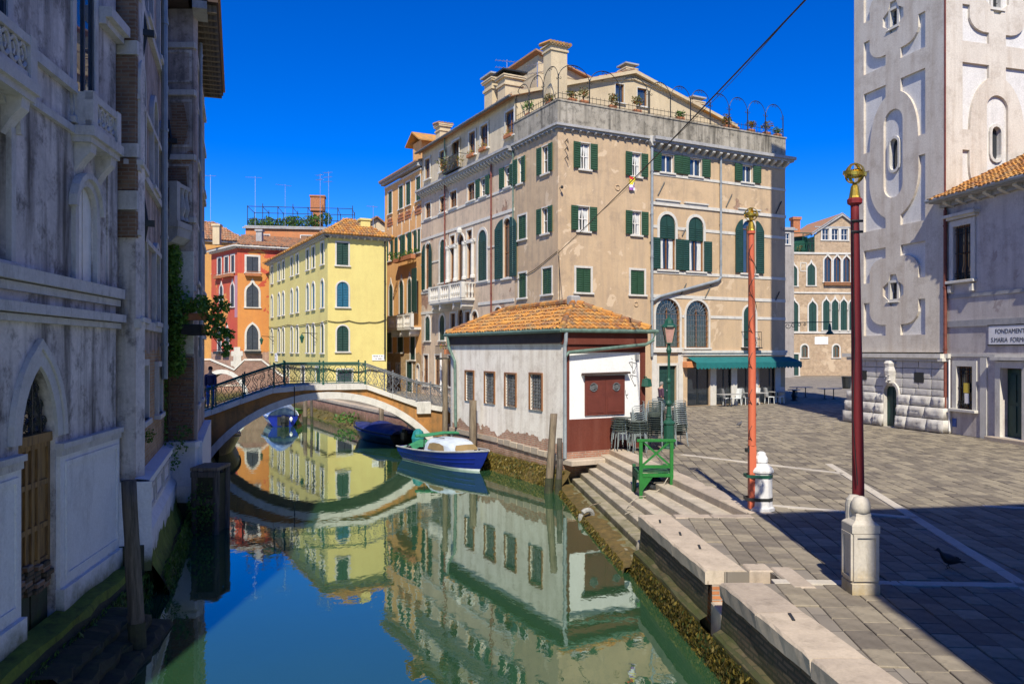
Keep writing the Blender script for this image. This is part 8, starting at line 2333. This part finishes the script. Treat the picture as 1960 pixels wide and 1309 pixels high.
# ---------------------------------------------------------------- pigeons
dark_f = simple('dark feathers', (.018, .018, .022), .6, .4, 20); grey_f = simple('grey feathers', (.08, .08, .09), .6, .4, 20)
def pigeon(x, y, rz, label, s=1.0, m=dark_f):
    t = thing('pigeon', label, 'pigeon', (x, y, PV), rz, 'pigeons on the square')
    t.scale = (s, s, s)
    rings = ((-.19, .085, .014, .006), (-.13, .095, .030, .016), (-.07, .110, .055, .048), (-.01, .120, .070, .066), (.05, .135, .066, .064), (.085, .170, .042, .046), (.10, .205, .027, .030), (.115, .228, .028, .027), (.135, .232, .020, .020), (.146, .229, .008, .008), (.168, .222, .003, .003))
    MB().loft([[(cx + (.0), a*math.cos(2*PI*j/10), cz + b*math.sin(2*PI*j/10)) for j in range(10)] for cx, cz, a, b in rings], closed=True).put('body', m, t, smooth=True)
    for sd in (-1, 1): MB().loft([[(.05, sd*.05, .165), (.05, sd*.062, .135)], [(-.03, sd*.058, .165), (-.03, sd*.066, .125)], [(-.13, sd*.03, .135), (-.13, sd*.032, .12)]]).put('wing', m, t)
    for sd in (-1, 1): MB().tube([(.0, sd*.022, .07), (.012 + .02*sd, sd*.024, .04), (.005+.02*sd, sd*.024, .004), (.035+.02*sd, sd*.026, .003)], .005, 5).put('leg', m, t)
pigeon(7.0, 12.75, R(172), 'black pigeon walking on the shaded paving right of the stone bollard', 1.3)
pigeon(10.35, 36.2, R(30), 'small grey pigeon far out on the sunlit paving left of the orange flagpole', 1.1, grey_f)

# ---------------------------------------------------------------- people
skin = simple('skin', (.42, .24, .16), .6, .05, 5, bump=0)
def skinned(name, verts, edges, radii, mat, root, sub=1):
    me = bpy.data.meshes.new(name); me.from_pydata(verts, edges, []); me.materials.append(mat)
    o = put(name, me, root)
    md = o.modifiers.new('skin', 'SKIN'); md.use_smooth_shade = True
    for i, r in enumerate(radii):
        d = me.skin_vertices[0].data[i]; d.radius = r if isinstance(r, tuple) else (r, r); d.use_root = (i == 0)
    o.modifiers.new('smooth', 'SUBSURF').levels = sub; o.modifiers['smooth'].render_levels = sub
    return o
def person(loc, rz, label, top, legs_c, hair_c, pose, hat=None):
    """pose: swing of right and left arm and stride (metres at hand and foot)"""
    t = thing('person', label, 'person', loc, rz)
    sw, st = pose
    V = [(0, 0, .95), (0, .0, 1.12), (0, -.01, 1.32), (0, -.01, 1.44), (0, .03, 1.53), (0, .055, 1.60), (0, .06, 1.70),
         (.17, -.01, 1.40), (.21, .03-sw*.3, 1.14), (.20, .10-sw, .92), (.20, .13-sw, .84), (-.17, -.01, 1.40), (-.21, .03+sw*.3, 1.14), (-.20, .10+sw, .92), (-.20, .13+sw, .84),
         (.09, 0, .90), (.10, .04+st*.5, .50), (.10, st*.8-.02, .08), (.11, st*.8+.13, .03), (-.09, 0, .90), (-.10, .04-st*.5, .50), (-.10, -st*.8-.02, .08), (-.11, -st*.8+.13, .03)]
    E = [(0, 1), (1, 2), (2, 3), (3, 4), (4, 5), (5, 6), (3, 7), (7, 8), (8, 9), (9, 10), (3, 11), (11, 12), (12, 13), (13, 14), (0, 15), (15, 16), (16, 17), (17, 18), (0, 19), (19, 20), (20, 21), (21, 22)]
    rad = [(.14, .10), (.14, .11), (.16, .12), (.12, .09), .055, .085, .075, .065, .048, .036, .040, .065, .048, .036, .040, .085, .06, .045, .04, .085, .06, .045, .04]
    skinned('body', V, E, rad, skin, t)
    JV = [V[0], V[1], V[2], V[3], V[7], V[8], V[9], V[11], V[12], V[13]]
    skinned('jacket', [(0, 0, .88)] + JV[1:], [(0, 1), (1, 2), (2, 3), (3, 4), (4, 5), (5, 6), (3, 7), (7, 8), (8, 9)], [(.18, .135), (.175, .14), (.185, .145), (.13, .10), .085, .068, .055, .085, .068, .055], top, t)
    skinned('trousers', [(0, 0, .95)] + [V[i] for i in (15, 16, 17, 19, 20, 21)], [(0, 1), (1, 2), (2, 3), (0, 4), (4, 5), (5, 6)], [(.15, .11), .10, .075, .062, .10, .075, .062], legs_c, t)
    for i in (18, 22): MB().cbox(-.045, .045, -.17, .08, -.03, .05, .02).put('shoe', M['iron'], t, V[i])
    MB().loft([[(r*math.cos(2*PI*j/12), .045 + r*1.12*math.sin(2*PI*j/12) - o, z) for j in range(12)] for r, z, o in ((.083, 1.62, .035), (.094, 1.68, .02), (.090, 1.74, .01), (.06, 1.79, .0), (.01, 1.805, 0))], closed=True).put('hair', hair_c, t, smooth=True)
    MB().loft([[(.012*math.cos(2*PI*j/6), .135+.0, 1.66+.012*math.sin(2*PI*j/6)) for j in range(6)], [(.004*math.cos(2*PI*j/6), .165, 1.645+.004*math.sin(2*PI*j/6)) for j in range(6)]], closed=True).put('nose', skin, t)
    for sx in (-1, 1): MB().lathe([(.002, -.006), (.009, 0), (.002, .006)], 6).put('eye', M['iron'], t, (.032*sx, .137, 1.685))
    MB().box(-.024, .024, .0, .006, -.004, .004).put('mouth', red_p, t, (0, .138, 1.615))
    return t
person((8.05, 43.0, PV), R(-70), 'person in a plum jacket and dark trousers walking past the green door', simple('plum jacket', (.075, .035, .06), .85, .2, 8), simple('dark trousers', (.012, .013, .03), .85), simple('grey hair', (.22, .21, .19), .9), (.10, .14))
pz = BRI.pos(-4.95, .6, 2.15)
person((pz.x, pz.y, 2.2), R(200), 'person in blue jeans and a dark blue top at the left end of the footbridge', simple('dark blue top', (.02, .022, .07), .85, .2, 8), simple('blue jeans', (.03, .10, .34), .85, .2, 12), simple('dark hair', (.02, .014, .01), .8), (.05, .04))
